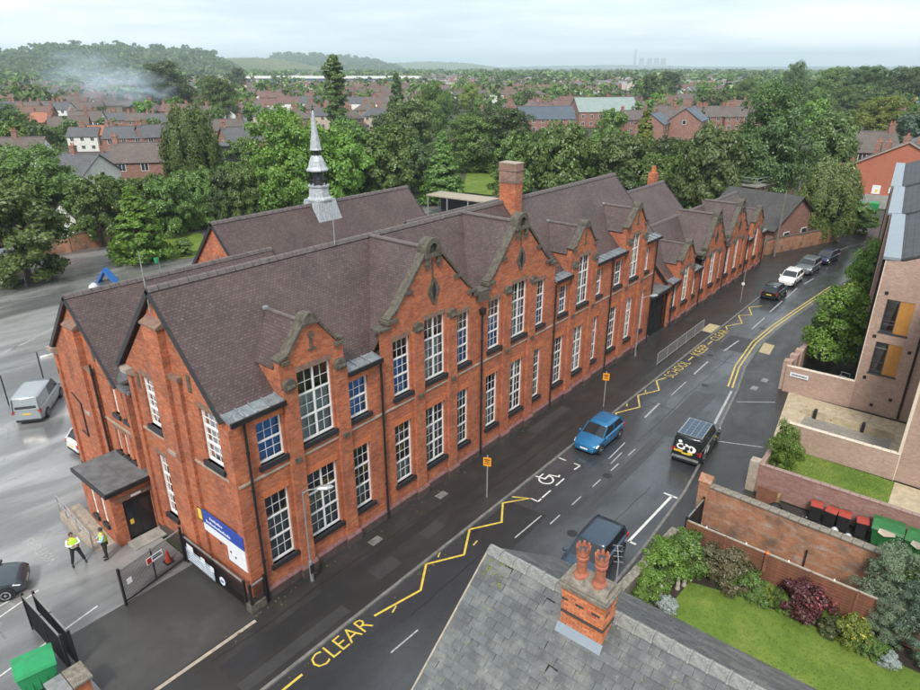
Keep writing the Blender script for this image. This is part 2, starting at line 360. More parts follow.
# pavements (footways) stand a kerb higher than the road
KL = [(p[0], p[1] + .14) for p in ROAD_L]
sheet('pavement', KL + [(118, 2), (95, 2), (74, .5), (74, 6), (44, 6), (44, .6), (-60, .6)][:], 0.0, M['footway'])
KR = [(p[0], p[1] - .14) for p in ROAD_R]
pav_r = sheet('pavement', KR + [(110, -60), (37.6, -60), (37.6, -14.7), (18.5, -14.7), (18.5, -13.2), (-60, -13.2)][:], 0.0, M['footway'])
sheet('schoolyard', [(-90, .6), (-.4, .6), (-.4, 8.2), (44, 8.2), (44, 6), (74, 6), (90, 40), (90, 52), (30, 76), (-30, 74), (-90, 74)], .004, M['yard'])
sheet('entrance_apron', [(-6.4, -.55), (-.2, -.55), (-.2, 4.7), (-6.6, 4.7)], .009, M['apron'])
mb = MB(); mb.box(-6.3, -.6, -.78, -.62, -.05, .018); struct(mb.build('edging_kerb', M['stone_pale']))
def kerb_line(name, line, side, x_from, x_to, step=.915, mat='kerb'):
    """kerb stones one by one along a polyline; the far rest as one strip"""
    root = None; segs = []
    for a, b in zip(line[:-1], line[1:]):
        a, b = Vector(a), Vector(b); L = (b - a).length; n = max(1, int(round(L / step)))
        for i in range(n): segs.append((a.lerp(b, i / n), a.lerp(b, (i + 1) / n)))
    rest = MB(); base = MB()
    stones = []
    for a, b in segs:
        d = (b - a).normalized(); nrm = Vector((-d.y, d.x)) * side; j = random.uniform(-.006, .006)
        p = [a + d * .006, b - d * .006, b - d * .006 + nrm * .15, a + d * .006 + nrm * .15]
        m = rest if not (x_from < (a.x + b.x) / 2 < x_to) else MB()
        m.add([(q.x, q.y, -.15) for q in p] + [(q.x, q.y, .006 + j) for q in p], [(4, 5, 6, 7), (0, 1, 5, 4), (1, 2, 6, 5), (2, 3, 7, 6), (3, 0, 4, 7)])
        if m is not rest: stones.append(m)
    root = rest.build(name, M[mat]); struct(root)
    for m in stones: m.build('kerb_stone', M[mat], root)
kerb_line('kerb', ROAD_L, 1, -4, 52)
kerb_line('kerb', ROAD_R, -1, 11, 58)

# ================================================================ the school
SCH = thing('school_building', 'long red brick school with gabled front, tiled roofs and white windows', 'school')
def part(mb, name, mat, parent=SCH, **k): return mb.build(name, M[mat], parent, **k)
def P_street(u, z, d): return (u, d, z)
def P_end(u, z, d): return (d, u, z)
def mbox(mb, P, u0, u1, z0, z1, d0, d1):
    c = [P(u, z, d) for d in (d0, d1) for (u, z) in ((u0, z0), (u1, z0), (u1, z1), (u0, z1))]
    return mb.add(c, [(0, 1, 2, 3), (7, 6, 5, 4), (0, 4, 5, 1), (1, 5, 6, 2), (2, 6, 7, 3), (3, 7, 4, 0)])
def rect_wall(mb, P, rects, openings, depth=.24, d0=0.0):
    us = sorted({x for r in rects + openings for x in r[:2]}); zs = sorted({x for r in rects + openings for x in r[2:]})
    for a, b in zip(us[:-1], us[1:]):
        for c, d in zip(zs[:-1], zs[1:]):
            mu, mz = (a + b) / 2, (c + d) / 2
            ins = lambda r: r[0] < mu < r[1] and r[2] < mz < r[3]
            if any(map(ins, rects)) and not any(map(ins, openings)): mb.quad(P(a, c, d0), P(b, c, d0), P(b, d, d0), P(a, d, d0))
    for u0, u1, z0, z1 in openings:
        e = d0 + depth
        mb.quad(P(u0, z0, d0), P(u0, z1, d0), P(u0, z1, e), P(u0, z0, e)); mb.quad(P(u1, z0, d0), P(u1, z0, e), P(u1, z1, e), P(u1, z1, d0))
        mb.quad(P(u0, z1, d0), P(u1, z1, d0), P(u1, z1, e), P(u0, z1, e)); mb.quad(P(u0, z0, d0), P(u0, z0, e), P(u1, z0, e), P(u1, z0, d0))
def window(P, u0, u1, z0, z1, cols, secs, mullion=False, single=False, blind=None, parent=SCH, sill=True, d=.12, sillmat='sill'):
    """white timber window: frame > glazing_bars, pane(s), sill, blind"""
    f = MB(); fw = .065
    mbox(f, P, u0, u0 + fw, z0, z1, d, d + .12); mbox(f, P, u1 - fw, u1, z0, z1, d, d + .12)
    mbox(f, P, u0 + fw, u1 - fw, z0, z0 + .1, d, d + .12); mbox(f, P, u0 + fw, u1 - fw, z1 - fw, z1, d, d + .12)
    H = (z1 - z0 - .1 - fw); zz = [z0 + .1 + H * k / secs for k in range(secs + 1)]
    um = (u0 + u1) / 2
    for z in zz[1:-1]: mbox(f, P, u0 + fw, u1 - fw, z - .04, z + .04, d + .005, d + .11)
    if mullion: mbox(f, P, um - .045, um + .045, z0 + .1, z1 - fw, d + .002, d + .112)
    w = f.build('window', M['white'], parent)
    b = MB(); W = u1 - u0 - 2 * fw; t = .008
    for k in range(1, cols):
        if mullion and 2 * k == cols: continue
        u = u0 + fw + W * k / cols; mbox(b, P, u - t, u + t, z0 + .1, z1 - fw, d + .03, d + .075)
    rows = secs * 2
    for k in range(1, rows):
        if k % 2 == 0: continue
        z = z0 + .1 + H * k / rows; mbox(b, P, u0 + fw, u1 - fw, z - t, z + t, d + .032, d + .073)
    if b.v: b.build('glazing_bars', M['white'], w)
    allp = MB()
    for i in range(cols):
        for j in range(rows):
            a0, a1 = u0 + fw + W * i / cols, u0 + fw + W * (i + 1) / cols; c0, c1 = z0 + .1 + H * j / rows, z0 + .1 + H * (j + 1) / rows
            e = [d + .05 + random.uniform(-.004, .004) for _ in range(4)]
            m = MB() if single else allp
            m.quad(P(a0, c0, e[0]), P(a1, c0, e[1]), P(a1, c1, e[2]), P(a0, c1, e[0] + e[2] - e[1]))
            if single: m.build('pane', M['glass'], w, fix=False)
    if not single: tag(allp.build('panes', M['glass'], w, fix=False), kind='stuff')
    if sill:
        s = MB(); mbox(s, P, u0 - .12, u1 + .12, z0 - .24, z0, -.13, d + .05); s.build('sill', M[sillmat], w)
    if blind:
        bm_, frac0, frac1 = blind; s = MB(); mbox(s, P, u0 + .05, u1 - .05, z0 + (z1 - z0) * frac0, z0 + (z1 - z0) * frac1, d + .2, d + .22); s.build('blind', M[bm_], w)
    return w
def lintel(mb, P, u0, u1, z1, h=.3, proud=.012, splay=.1):
    c = [P(u0 - .02, z1, -proud), P(u1 + .02, z1, -proud), P(u1 + splay, z1 + h, -proud), P(u0 - splay, z1 + h, -proud)]
    e = [P(u0 - .02, z1, .05), P(u1 + .02, z1, .05), P(u1 + splay, z1 + h, .05), P(u0 - splay, z1 + h, .05)]
    mb.add(c + e, [(0, 1, 2, 3), (7, 6, 5, 4), (0, 4, 5, 1), (1, 5, 6, 2), (2, 6, 7, 3), (3, 7, 4, 0)])
def coping_seg(mb, a, b, t=.16, y0=-.08, y1=.44):
    t *= .75
    d = Vector((b[0] - a[0], b[1] - a[1])).normalized(); n = Vector((-d.y, d.x))
    if n.y < 0: n = -n
    mb.prism([(a[0], a[1]), (b[0], b[1]), (b[0] + n.x * t, b[1] + n.y * t), (a[0] + n.x * t, a[1] + n.y * t)], 'y', y0, y1)
def half_round(mb, xc, zc, r, y0, y1, n=10, stilt=0):
    pts = [(xc + r * math.cos(PI * k / n), zc + stilt + r * math.sin(PI * k / n)) for k in range(n + 1)]
    mb.prism([(xc + r, zc)] + pts + [(xc - r, zc)] if stilt else pts, 'y', y0, y1)
EAVE = 9.3; SL = 1.08
def zroof(y, dz=0): return EAVE + dz + .05 + SL * (y - .35)
def facade(bays, x_end, dz, two, singles):
    """bays: (kind, x0, x1, xc, [(u0,u1) x3 upper], [(u0,u1) x3 lower])"""
    rects = [(bays[0][1], x_end, 0, EAVE + dz)]; opens = []; wins = []; lints = []
    for bi, (kind, x0, x1, xc, up, lo) in enumerate(bays):
        big = kind == 'G'; single = bi in singles
        for wi, (a, b) in enumerate(up):
            mid = wi == 1; top = (10.3 if mid else (9.85 if big else 8.78)) + dz
            opens.append((a, b, 6.8 + dz, top)); wins.append((a, b, 6.8 + dz, top, 4 if mid else 3, 3 if (mid or big) else 2, mid, single, bi, wi, 1))
            lints.append((a, b, top, .26, 'stone_brown') if (mid or big) else (a, b, top, .2, 'brick_rub'))
        if two:
            for wi, (a, b) in enumerate(lo):
                mid = wi == 1; opens.append((a, b, 1.6, 5.15)); wins.append((a, b, 1.6, 5.15, 4 if mid else 3, 3, mid, single, bi, wi, 0)); lints.append((a, b, 5.15, .32, 'brick_rub'))
        gable, roofs = MB(), [MB(), MB()]
        if big:
            rects.append((x0, x1, EAVE + dz, 10.6 + dz)); zb = 10.6 + dz
            gable.prism([(x0, zb), (x1, zb), (x1 - .62, zb + .02), (x1 - .62, zb + .36), (x1 - 1.2, zb + .66), (xc + .45, 13.7 + dz), (xc - .45, 13.7 + dz), (x0 + 1.2, zb + .66), (x0 + .62, zb + .36), (x0 + .62, zb + .02)], 'y', 0.0, .4)
            gw = part(gable, 'gable_wall', 'brick')
            for sx, xa in ((-1, x0), (1, x1)):
                m = MB(); m.box(xa - .05 if sx < 0 else xa - .75, (xa + .75) if sx < 0 else xa + .05, -.12, .55, zb + .02, zb + .17); part(m, 'kneeler', 'stone', bevel=.03)
                k = xa - sx * .62; cop = MB()
                coping_seg(cop, (k - sx * .05, zb + .38), (k - sx * .62, zb + .72), .2); coping_seg(cop, (k - sx * .55, zb + .66), (xc + sx * .52, 13.72 + dz), .2)
                cop.box(min(k, k - sx * .5) - .12, max(k, k - sx * .5) + .12, -.14, .52, zb + .26, zb + .46); part(cop, 'coping', 'stone', bevel=.025)
                tx = k - sx * 1.45; m = MB(); m.box(tx - .26, tx + .26, -.09, .1, zb + 1.42, zb + 1.62); m.build('tail_stone', M['stone'], gw)
            st = MB(); z = 13.0 + dz
            st.box(xc - .62, xc + .62, -.16, .5, z + .55, z + .72)
            for s in (-1, 1): st.box(xc + s * .43 - .13, xc + s * .43 + .13, -.12, .48, z, z + .94); st.box(xc + s * .43 - .17, xc + s * .43 + .17, -.15, .51, z + .18, z + .3)
            for k in range(10):
                a0, a1 = PI * k / 10, PI * (k + 1) / 10; ri, ro, zc = .3, .56, z + .94
                st.prism([(xc + ri * math.cos(a0), zc + ri * math.sin(a0)), (xc + ro * math.cos(a0), zc + ro * math.sin(a0)), (xc + ro * math.cos(a1), zc + ro * math.sin(a1)), (xc + ri * math.cos(a1), zc + ri * math.sin(a1))], 'y', -.12, .48)
            st.box(xc - .3, xc + .3, .1, .4, z + .7, z + 1.2); part(st, 'finial', 'stone')
            m = MB(); m.box(xc - .045, xc + .045, -.03, .05, 12.4 + dz, 13.4 + dz); m.build('flower_stem', M['stone'], gw)
            m = MB(); vz = 11.75 + dz
            m.prism([(xc + .05 + .38 * math.cos(t) * (1 + .16 * math.cos(4 * t)), vz + .66 * math.sin(t) * (1 + .1 * math.cos(4 * t))) for t in [2 * PI * k / 20 for k in range(20)]], 'y', -.05, .06); vn = m.build('vent_surround', M['stone'], gw)
            m = MB(); m.prism([(xc + .05, vz - .48), (xc + .2, vz), (xc + .05, vz + .48), (xc - .1, vz)], 'y', -.07, -.045); m.build('vent_slot', M['black'], gw)
            hw = (x1 - x0) / 2; zr = 13.9 + dz; ze = zr - SL * hw; ye = .35 + (ze - (EAVE + dz + .05)) / SL
            for m, sx in zip(roofs, (-1, 1)): m.slab([(xc, .38, zr), (xc, 4.52, zr), (xc + sx * hw, ye, ze), (xc + sx * hw, .38, ze)], .1)
        else:
            dw = 1.72; rects.append((xc - dw, xc + dw, EAVE + dz, 10.95 + dz)); zb = 10.95 + dz
            gable.prism([(xc - dw, zb), (xc + dw, zb), (xc + dw, zb + .1), (xc + dw - .35, zb + .14), (xc + .3, 12.35 + dz), (xc - .3, 12.35 + dz), (xc - dw + .35, zb + .14), (xc - dw, zb + .1)], 'y', 0.0, .36)
            gw = part(gable, 'gable_wall', 'brick')
            for sx in (-1, 1):
                cop = MB(); coping_seg(cop, (xc + sx * (dw + .06), zb + .08), (xc + sx * (dw - .42), zb + .2), .2, -.1, .44); coping_seg(cop, (xc + sx * (dw - .38), zb + .14), (xc + sx * .3, 12.33 + dz), .18, -.1, .44)
                cop.box(xc + sx * (dw - .28) - .2, xc + sx * (dw - .28) + .2, -.13, .44, zb - .1, zb + .1); part(cop, 'coping', 'stone', bevel=.025)
                m = MB(); m.prism([(.02, EAVE + dz - .2), (.02, 10.93 + dz), (.36, 10.93 + dz), (.36, 10.7 + dz), (1.66, 10.7 + dz), (.38, EAVE + dz - .2)], 'x', xc + sx * (dw - .2), xc + sx * (dw - .004)); part(m, 'dormer_cheek', 'brick')
            m = MB(); half_round(m, xc, 12.3 + dz, .36, -.12, .46, 10, .12); m.box(xc - .42, xc + .42, -.15, .48, 12.28 + dz, 12.4 + dz); part(m, 'finial', 'stone')
            m = MB(); m.box(xc - .07, xc + .07, -.035, .05, 11.2 + dz, 11.95 + dz); m.box(xc - .2, xc + .2, -.045, .05, 11.1 + dz, 11.2 + dz); m.box(xc - .16, xc + .16, -.04, .05, 11.75 + dz, 11.85 + dz); m.build('carved_flower', M['stone'], gw)
            zr = 12.25 + dz; ze = 10.72 + dz; yr = .35 + (zr - EAVE - dz - .05) / SL; yv = .35 + (ze - EAVE - dz - .05) / SL; hw = dw + .1
            for m, sx in zip(roofs, (-1, 1)): m.slab([(xc, .38, zr), (xc, yr, zr), (xc + sx * hw, yv, ze), (xc + sx * hw, .38, ze)], .1)
        for m in roofs: part(m, 'roof_slope', 'tile')
        for k in (0, 1):                                   # pilasters with stone corbels
            a = (up[k][1] + up[k + 1][0]) / 2; hw = .36; z_top = (9.95 if big else 9.75) + dz
            m = MB(); m.box(a - hw, a + hw, -.16, .0, .5, z_top); pl_ = part(m, 'pilaster', 'brick')
            m = MB(); m.box(a - hw - .1, a + hw + .1, -.28, 0, 0, .42); m.build('plinth_block', M['brick_plinth'], pl_); m = MB(); m.prism([(-.28, .42), (-.28, .48), (-.16, .62), (-.0, .62), (-.0, .42)], 'x', a - hw - .1, a + hw + .1); m.build('plinth_cap', M['plinth_cap'], pl_)
            m = MB(); hc = .29; m.prism([(a - hc, z_top), (a + hc, z_top), (a + hc, z_top + .3), (a + hc * .5, z_top + .46), (a - hc * .5, z_top + .46), (a - hc, z_top + .3)], 'y', -.22, .02); m.tube((a - .2, -.15, z_top + .1), (a + .2, -.15, z_top + .1), .15, n=8); m.build('corbel', M['stone'], pl_)
            if two: m = MB(); m.box(a - .16, a + .16, -.24, -.1, 6.18, 6.42); m.build('string_block', M['stone'], pl_)
    x0 = bays[0][1]
    m = MB(); m.prism([(-.12, 0), (-.12, .4), (-.0, .4), (-.0, 0)], 'x', x0 - .06, x_end + .06); pc = part(m, 'plinth', 'brick_plinth'); m = MB(); m.prism([(-.125, .4), (-.125, .46), (-.0, .58), (-.0, .4)], 'x', x0 - .06, x_end + .06); m.build('plinth_cap', M['plinth_cap'], pc)
    if two: m = MB(); m.box(x0 - .04, x_end + .04, -.055, 0.0, 6.24, 6.34); part(m, 'string_course', 'stone_pale')
    w = MB(); rect_wall(w, P_street, rects, opens); part(w, 'wall', 'brick')
    for a, b, z, h, mt in lints: m = MB(); lintel(m, P_street, a, b, z, h); part(m, 'lintel', mt)
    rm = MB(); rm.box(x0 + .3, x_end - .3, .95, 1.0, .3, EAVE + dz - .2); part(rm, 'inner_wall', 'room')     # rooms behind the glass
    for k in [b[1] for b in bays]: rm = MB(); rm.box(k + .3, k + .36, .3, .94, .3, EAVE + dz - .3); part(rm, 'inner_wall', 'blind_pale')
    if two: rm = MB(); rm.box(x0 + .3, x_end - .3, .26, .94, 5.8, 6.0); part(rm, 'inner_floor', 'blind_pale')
    for a, b, z0, z1, cols, secs, mid, single, bi, wi, fl in wins:
        bl = None; r = random.random()
        if two and fl == 1 and wi != 1 and bi < 5: bl = ('blind_blue', 0, .66 if secs == 3 else .5) if not (bi == 0) else ('blind_blue', 0.0, 1.0)
        elif fl == 1 and wi == 1: bl = ('blind_grey', 0, .64)
        elif r < .3: bl = ('blind_grey', 0, random.choice((.35, .66)))
        elif r < .8: bl = ('blind_dim', 0, random.choice((.34, .66, .66)))
        elif r < .9: bl = ('blind_pale', .6, 1)
        window(P_street, a, b, z0, z1, cols, secs, mid, single, bl)
MAIN = [('D', 0, 8.2, 4.25, [(1.1, 2.36), (3.35, 5.18), (6.12, 7.33)], [(1.05, 2.29), (3.32, 5.08), (6.12, 7.24)]),
        ('G', 8.2, 16.12, 12.1, [(9.08, 10.28), (11.38, 13.02), (13.98, 15.1)], [(9.0, 10.24), (11.3, 12.95), (14.05, 15.04)]),
        ('G', 16.12, 24.0, 19.95, [(16.85, 18.04), (19.2, 20.77), (21.85, 22.87)], [(16.75, 17.9), (19.1, 20.62), (21.85, 22.74)]),
        ('D', 24.0, 32.05, 27.75, [(24.68, 25.72), (27.08, 28.6), (29.77, 30.66)], [(24.47, 25.62), (27.05, 28.32), (29.67, 30.55)]),
        ('D', 32.05, 40.1, 35.85, [(32.66, 33.82), (35.28, 36.62), (37.93, 38.65)], [(32.45, 33.64), (35.15, 36.34), (37.8, 38.6)])]
facade(MAIN, 40.1, 0, True, (0, 1))
LOWB = [('D', 44.4, 51.4, 47.7, [(44.68, 45.74), (47.02, 48.42), (49.45, 50.3)], []),
        ('G', 51.4, 58.1, 54.6, [(51.62, 52.55), (53.86, 55.32), (56.3, 57.17)], []),
        ('G', 58.1, 65.2, 61.5, [(58.75, 59.72), (61.04, 62.33), (63.4, 64.25)], []),
        ('D', 65.2, 71.8, 68.55, [(65.7, 66.5), (68.0, 69.2), (70.2, 70.92)], [])]
DZ2 = -5.12
facade(LOWB, 71.8, DZ2, False, ())
# ---- main roofs
def gable_roof(x0, x1, yr, zr, y0, z0, y1, z1, mat='tile', t=.14, ridge=True, parent=SCH, name='roof', verge=True):
    mb = MB(); mb.slab([(x0, y0, z0), (x1, y0, z0), (x1, yr, zr), (x0, yr, zr)], t); r = part(mb, name, mat, parent)
    mb = MB(); mb.slab([(x1, y1, z1), (x0, y1, z1), (x0, yr, zr), (x1, yr, zr)], t); part(mb, name, mat, parent)
    if ridge:
        mb = MB(); n = int((x1 - x0) / .45)
        for k in range(n):
            a, b = x0 + (x1 - x0) * k / n, x0 + (x1 - x0) * (k + 1) / n
            mb.prism([(yr - .17, zr - .1), (yr - .1, zr + .07), (yr, zr + .12), (yr + .1, zr + .07), (yr + .17, zr - .1)], 'x', a + .012, b - .012)
        tag(part(mb, 'ridge_tiles', 'ridge', parent), kind='stuff')
    if verge:
        for xx in (x0, x1):
            for (ya, za) in ((y0, z0), (y1, z1)):
                d = Vector((yr - ya, zr - za)).normalized(); n = Vector((-d.y, d.x)); n = n if n.y > 0 else -n
                q = [(ya + n.x * .03, za + n.y * .03), (yr + n.x * .03, zr + n.y * .03), (yr - n.x * .2, zr - n.y * .2), (ya - n.x * .2, za - n.y * .2)]
                mb = MB(); mb.prism(q, 'x', xx - .035, xx + .035); part(mb, 'bargeboard', 'black', parent)
    return r
gable_roof(-.18, 40.32, 4.6, 13.95, .3, 9.31, 9.2, 9.32)
gable_roof(-.18, 12.3, 13.95, 11.62, 10.0, 7.8, 17.9, 7.75)
gable_roof(44.2, 72.0, 4.1, 8.3, .3, 9.31 + DZ2, 8.2, 4.1)
for xc, dz in ((12.1, 0), (19.95, 0), (54.6, DZ2), (61.5, DZ2)):      # ridges of cross roofs
    mb = MB(); mb.tube((xc, .5, 13.93 + dz), (xc, 4.5 if dz == 0 else 4.1, 13.93 + dz), .12, n=8); part(mb, 'ridge_tiles', 'ridge')
for xc, dz in ((4.25, 0), (27.75, 0), (35.85, 0), (47.7, DZ2), (68.55, DZ2)):
    mb = MB(); mb.tube((xc, .45, 12.27 + dz), (xc, 3.1, 12.27 + dz), .1, n=8); part(mb, 'ridge_tiles', 'ridge')
    mb = MB(); mb.lathe([(.17, 0), (.15, .1), (.05, .14)], (xc, 3.08, 12.26 + dz), 8); part(mb, 'lead_saddle', 'lead')
# lead gutters with rolls, black fascia
def gutter(x0, x1, dz):
    if x1 - x0 < .3: return
    z = EAVE + dz; g = MB(); g.prism([(-.2, z - .02), (.52, z + .16), (.52, z + .24), (-.2, z + .09)], 'x', x0, x1)
    n = max(1, int((x1 - x0) / .55))
    for k in range(n + 1):
        x = x0 + .04 + (x1 - x0 - .08) * k / n; g.prism([(-.17, z + .09), (.5, z + .24), (.5, z + .3), (-.17, z + .14)], 'x', x - .03, x + .03)
    g = part(g, 'lead_gutter', 'lead'); f = MB(); f.box(x0 - .02, x1 + .02, -.3, -.2, z - .1, z + .11); f.build('fascia', M['black'], g)
for a, b, dz in ((-.1, 2.5, 0), (6.0, 8.15, 0), (24.05, 26.0, 0), (29.5, 34.1, 0), (37.6, 40.3, 0), (44.3, 45.95, DZ2), (49.45, 51.35, DZ2), (65.25, 66.8, DZ2), (70.3, 72.0, DZ2)): gutter(a, b, dz)
for xv, dz in ((16.12, 0), (58.1, DZ2), (51.4, DZ2)):            # stone gutter outlets between the big gables
    mb = MB(); mb.box(xv - .75, xv + .75, -.2, .5, 10.62 + dz, 10.8 + dz); mb.box(xv - .4, xv + .4, -.26, .4, 10.2 + dz, 10.62 + dz); part(mb, 'carved_stone', 'stone')
def downpipe(x, top, y=-.12, hop=True, P=P_street):
    mb = MB(); mb.tube(P(x, top, y), P(x, .05, y), .062, n=8)
    z = .3
    while z < top: mb.tube(P(x, z, y), P(x, z + .09, y), .085, n=8); z += 1.85
    o = part(mb, 'downpipe', 'black')
    if hop:
        h = MB(); h.prism([(x - .2, top + .3), (x + .2, top + .3), (x + .11, top - .05), (x - .11, top - .05)], 'y', y - .16, y + .1); h.build('hopper', M['black'], o)
for x, tp in ((.52, 9.15), (8.12, 9.1), (16.12, 9.4), (24.06, 9.1), (32.05, 9.1), (39.75, 9.1), (44.62, 3.95), (51.42, 5.0), (58.1, 5.0), (65.1, 4.9), (71.6, 3.9)): downpipe(x, tp, -.13, x == 16.12 or x == 51.42)
# ---- end walls facing the yard gate
w = MB(); op = [(6.05, 7.2, 6.72, 9.25), (1.0, 2.32, 6.72, 9.25), (6.28, 7.2, 1.65, 5.12)]
rect_wall(w, P_end, [(0, 8.4, 0, EAVE)], op); w.prism([(0.0, EAVE - .02), (8.4, EAVE - .02), (8.75, 9.3), (4.6, 13.6), (.45, 9.3)], 'x', 0, .3)
part(w, 'end_wall', 'brick'); w = MB()
op2 = [(10.62, 11.12, 5.95, 7.5), (9.5, 9.98, 5.95, 7.5), (11.3, 11.72, 3.5, 4.85), (10.5, 10.92, 3.5, 4.85), (9.72, 10.12, 3.5, 4.85)]
rect_wall(w, P_end, [(9.15, 17.7, 0, 7.8)], op2); w.prism([(10.2, 7.78), (17.6, 7.78), (13.95, 11.3)], 'x', 0, .3)
part(w, 'end_wall', 'brick'); w = MB()
w.box(.65, .7, 8.3, 9.3, 0, 9.0); w.quad((0, 8.4, 0), (.66, 8.4, 0), (.66, 8.4, 9.3), (0, 8.4, 9.3)); w.quad((0, 9.15, 0), (.66, 9.15, 0), (.66, 9.15, 7.8), (0, 9.15, 7.8))
part(w, 'recess_wall', 'brick'); w = MB()
w.quad((0, 17.7, 0), (12.3, 17.7, 0), (12.3, 17.7, 7.8), (0, 17.7, 7.8)); part(w, 'side_wall', 'brick'); w = MB(); w.quad((40.1, 0, 0), (40.1, 9, 0), (40.1, 9, 9.3), (40.1, 0, 9.3)); w.tri((40.1, .5, 9.3), (40.1, 8.8, 9.3), (40.1, 4.6, 13.65))
part(w, 'side_wall', 'brick'); w = MB(); w.quad((0.7, 9.1, 0), (40.1, 9.1, 0), (40.1, 9.1, 9.3), (.7, 9.1, 9.3))
part(w, 'rear_wall', 'brick')
for xx in (44.4, 71.8): w = MB(); w.add([(xx, 0, 0), (xx, 8, 0), (xx, 8, 4.1), (xx, 4.1, 8.15), (xx, 0, 4.1)], [(0, 1, 2, 3, 4)]); part(w, 'end_wall', 'brick')
# breasts (flat central buttresses) on the gables, stepped, with sloped stone caps
def one(name, mat, fn, *a): m = MB(); getattr(m, fn)(*a); return part(m, name, mat)
for y0, y1, zt in ((4.05, 5.35, 12.35), (13.3, 14.5, 10.0)):
    one('buttress', 'brick', 'box', -.34, 0, y0, y1, 0, zt); one('buttress', 'brick', 'box', -.16, 0, y0 - .68, y0, 0, zt - 2.2)
    one('buttress_cap', 'stone_brown', 'prism', [(-.4, zt), (.02, zt), (.02, zt + .32), (-.4, zt + .08)], 'y', y0 - .06, y1 + .06); one('buttress_cap', 'stone_brown', 'box', -.24, .02, y0 - .78, y0 + .01, zt - 2.2, zt - 2.0)
    one('string_block', 'stone_pale', 'box', -.4, -.3, y0 + .3, y1 - .3, zt / 2, zt / 2 + .18)
for a in ((.0, .55, .5, 9.0), (8.0, 8.4, 0, 9.2), (9.15, 9.5, 0, 7.7), (17.3, 17.7, 0, 7.7)): one('pilaster', 'brick', 'box', -.12, 0, *a)
for yy, zz in ((8.2, 9.2), (17.55, 7.7)): one('kneeler', 'stone_pale', 'prism', [(-.35, zz), (.02, zz - .25), (.02, zz + .22), (-.35, zz + .22)], 'y', yy - .3, yy + .3)
for yy, zz in ((2.75, 10.2), (7.55, 8.9), (12.3, 8.9)): one('vent_surround', 'stone', 'box', -.03, .1, yy - .13, yy + .13, zz - .4, zz + .4)
for ya, yb in ((0, 8.4), (9.15, 17.7)): one('plinth', 'brick_plinth', 'box', -.14, 0, ya - .03, yb, 0, .45)
one('string_course', 'stone_pale', 'box', -.05, 0, .55, 8.4, 6.24, 6.34); one('string_course', 'stone_pale', 'box', -.05, 0, 9.15, 12.6, 5.15, 5.25)
for a in op + op2: m = MB(); lintel(m, P_end, a[0], a[1], a[3], .3 if a in op else .22); part(m, 'lintel', 'stone_brown')
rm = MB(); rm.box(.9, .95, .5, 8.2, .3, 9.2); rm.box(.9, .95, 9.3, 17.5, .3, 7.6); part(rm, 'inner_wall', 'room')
for i, a in enumerate(op): window(P_end, *a, 3, 3, False, True, ('blind_grey', .1, .5) if i else ('blind_pale', .3, .9))
for a in op2: window(P_end, *a, 1, 2, False, False, None)
for yy, tp in ((8.62, 8.6), (8.98, 8.0)): downpipe(yy, tp, .45, True, P_end)
downpipe(12.5, 8.3, -.2, False, P_end)
mb = MB(); mb.prism([(8.3, 8.75), (9.75, 8.05), (9.75, 8.3), (8.9, 9.25), (8.3, 9.25)], 'x', -.1, 1.2); mb.box(-.16, .9, 8.9, 9.85, 7.78, 7.95); part(mb, 'valley_flashing', 'lead_dark')
mb = MB(); mb.box(-.12, .0, 8.75, 9.75, 7.72, 7.9); part(mb, 'lead_saddle', 'lead')
# thin lightning rod on the gable, vent pipes
for p, h in (((-.12, 4.75, 12.9), 2.6), ((9.6, 4.4, 13.9), 1.7)):
    mb = MB(); mb.tube(p, (p[0], p[1], p[2] + h), .03, .018, 6); part(mb, 'aerial_rod', 'galv')
# wall bracket, cable runs and camera on the left gable
mb = MB(); mb.tube((-.06, 15.6, 5.0), (-.06, 15.6, 2.9), .035, n=6); mb.tube((-.06, 16.6, 5.35), (-.06, 15.6, 4.95), .035, n=6); mb.tube((-.06, 16.4, 3.0), (-.06, 15.6, 2.85), .03, n=6); part(mb, 'wall_bracket', 'black')
mb = MB(); mb.tube((-.05, 17.6, 7.5), (-.5, 17.75, 7.4), .03, n=6); mb.box(-.75, -.4, 17.65, 17.85, 7.32, 7.45); mb.box(-.12, 0, 17.5, 17.62, 6.3, 6.6); part(mb, 'security_camera', 'white')
# ---- porch with flat lead roof
w = MB()
PX0, PX1, PY0, PY1 = -2.08, 0, 8.62, 11.9
def P_porch_l(u, z, d): return (PX0 + d, u, z)
def P_porch_f(u, z, d): return (u, PY0 + d, z)
po = [(9.45, 9.85, 1.0, 2.55), (10.55, 10.95, 1.0, 2.55)]
rect_wall(w, P_porch_l, [(PY0, PY1, 0, 3.1)], po, .15); rect_wall(w, P_porch_f, [(PX0, PX1, 0, 3.1)], [(-1.55, -.12, 0, 2.45)], .2)
w.quad((PX0, PY1, 0), (0, PY1, 0), (0, PY1, 3.1), (PX0, PY1, 3.1)); part(w, 'porch_wall', 'brick')
for a in po: window(P_porch_l, *a, 1, 2, False, False, None, d=.06)
mb = MB(); mb.box(PX0 - .28, .3, PY0 - .28, PY1 + .3, 3.1, 3.34); r = part(mb, 'porch_roof', 'black', bevel=.03); mb = MB(); mb.box(PX0 - .2, .28, PY0 - .2, PY1 + .22, 3.34, 3.37); mb.box(-1.1, -1.06, PY0 - .2, PY1 + .2, 3.37, 3.4); mb.build('roof_felt', M['lead_dark'], r)
mb = MB(); mb.box(-1.75, .0, PY0 - .03, PY0, 2.45, 2.72); part(mb, 'lintel', 'stone_brown')
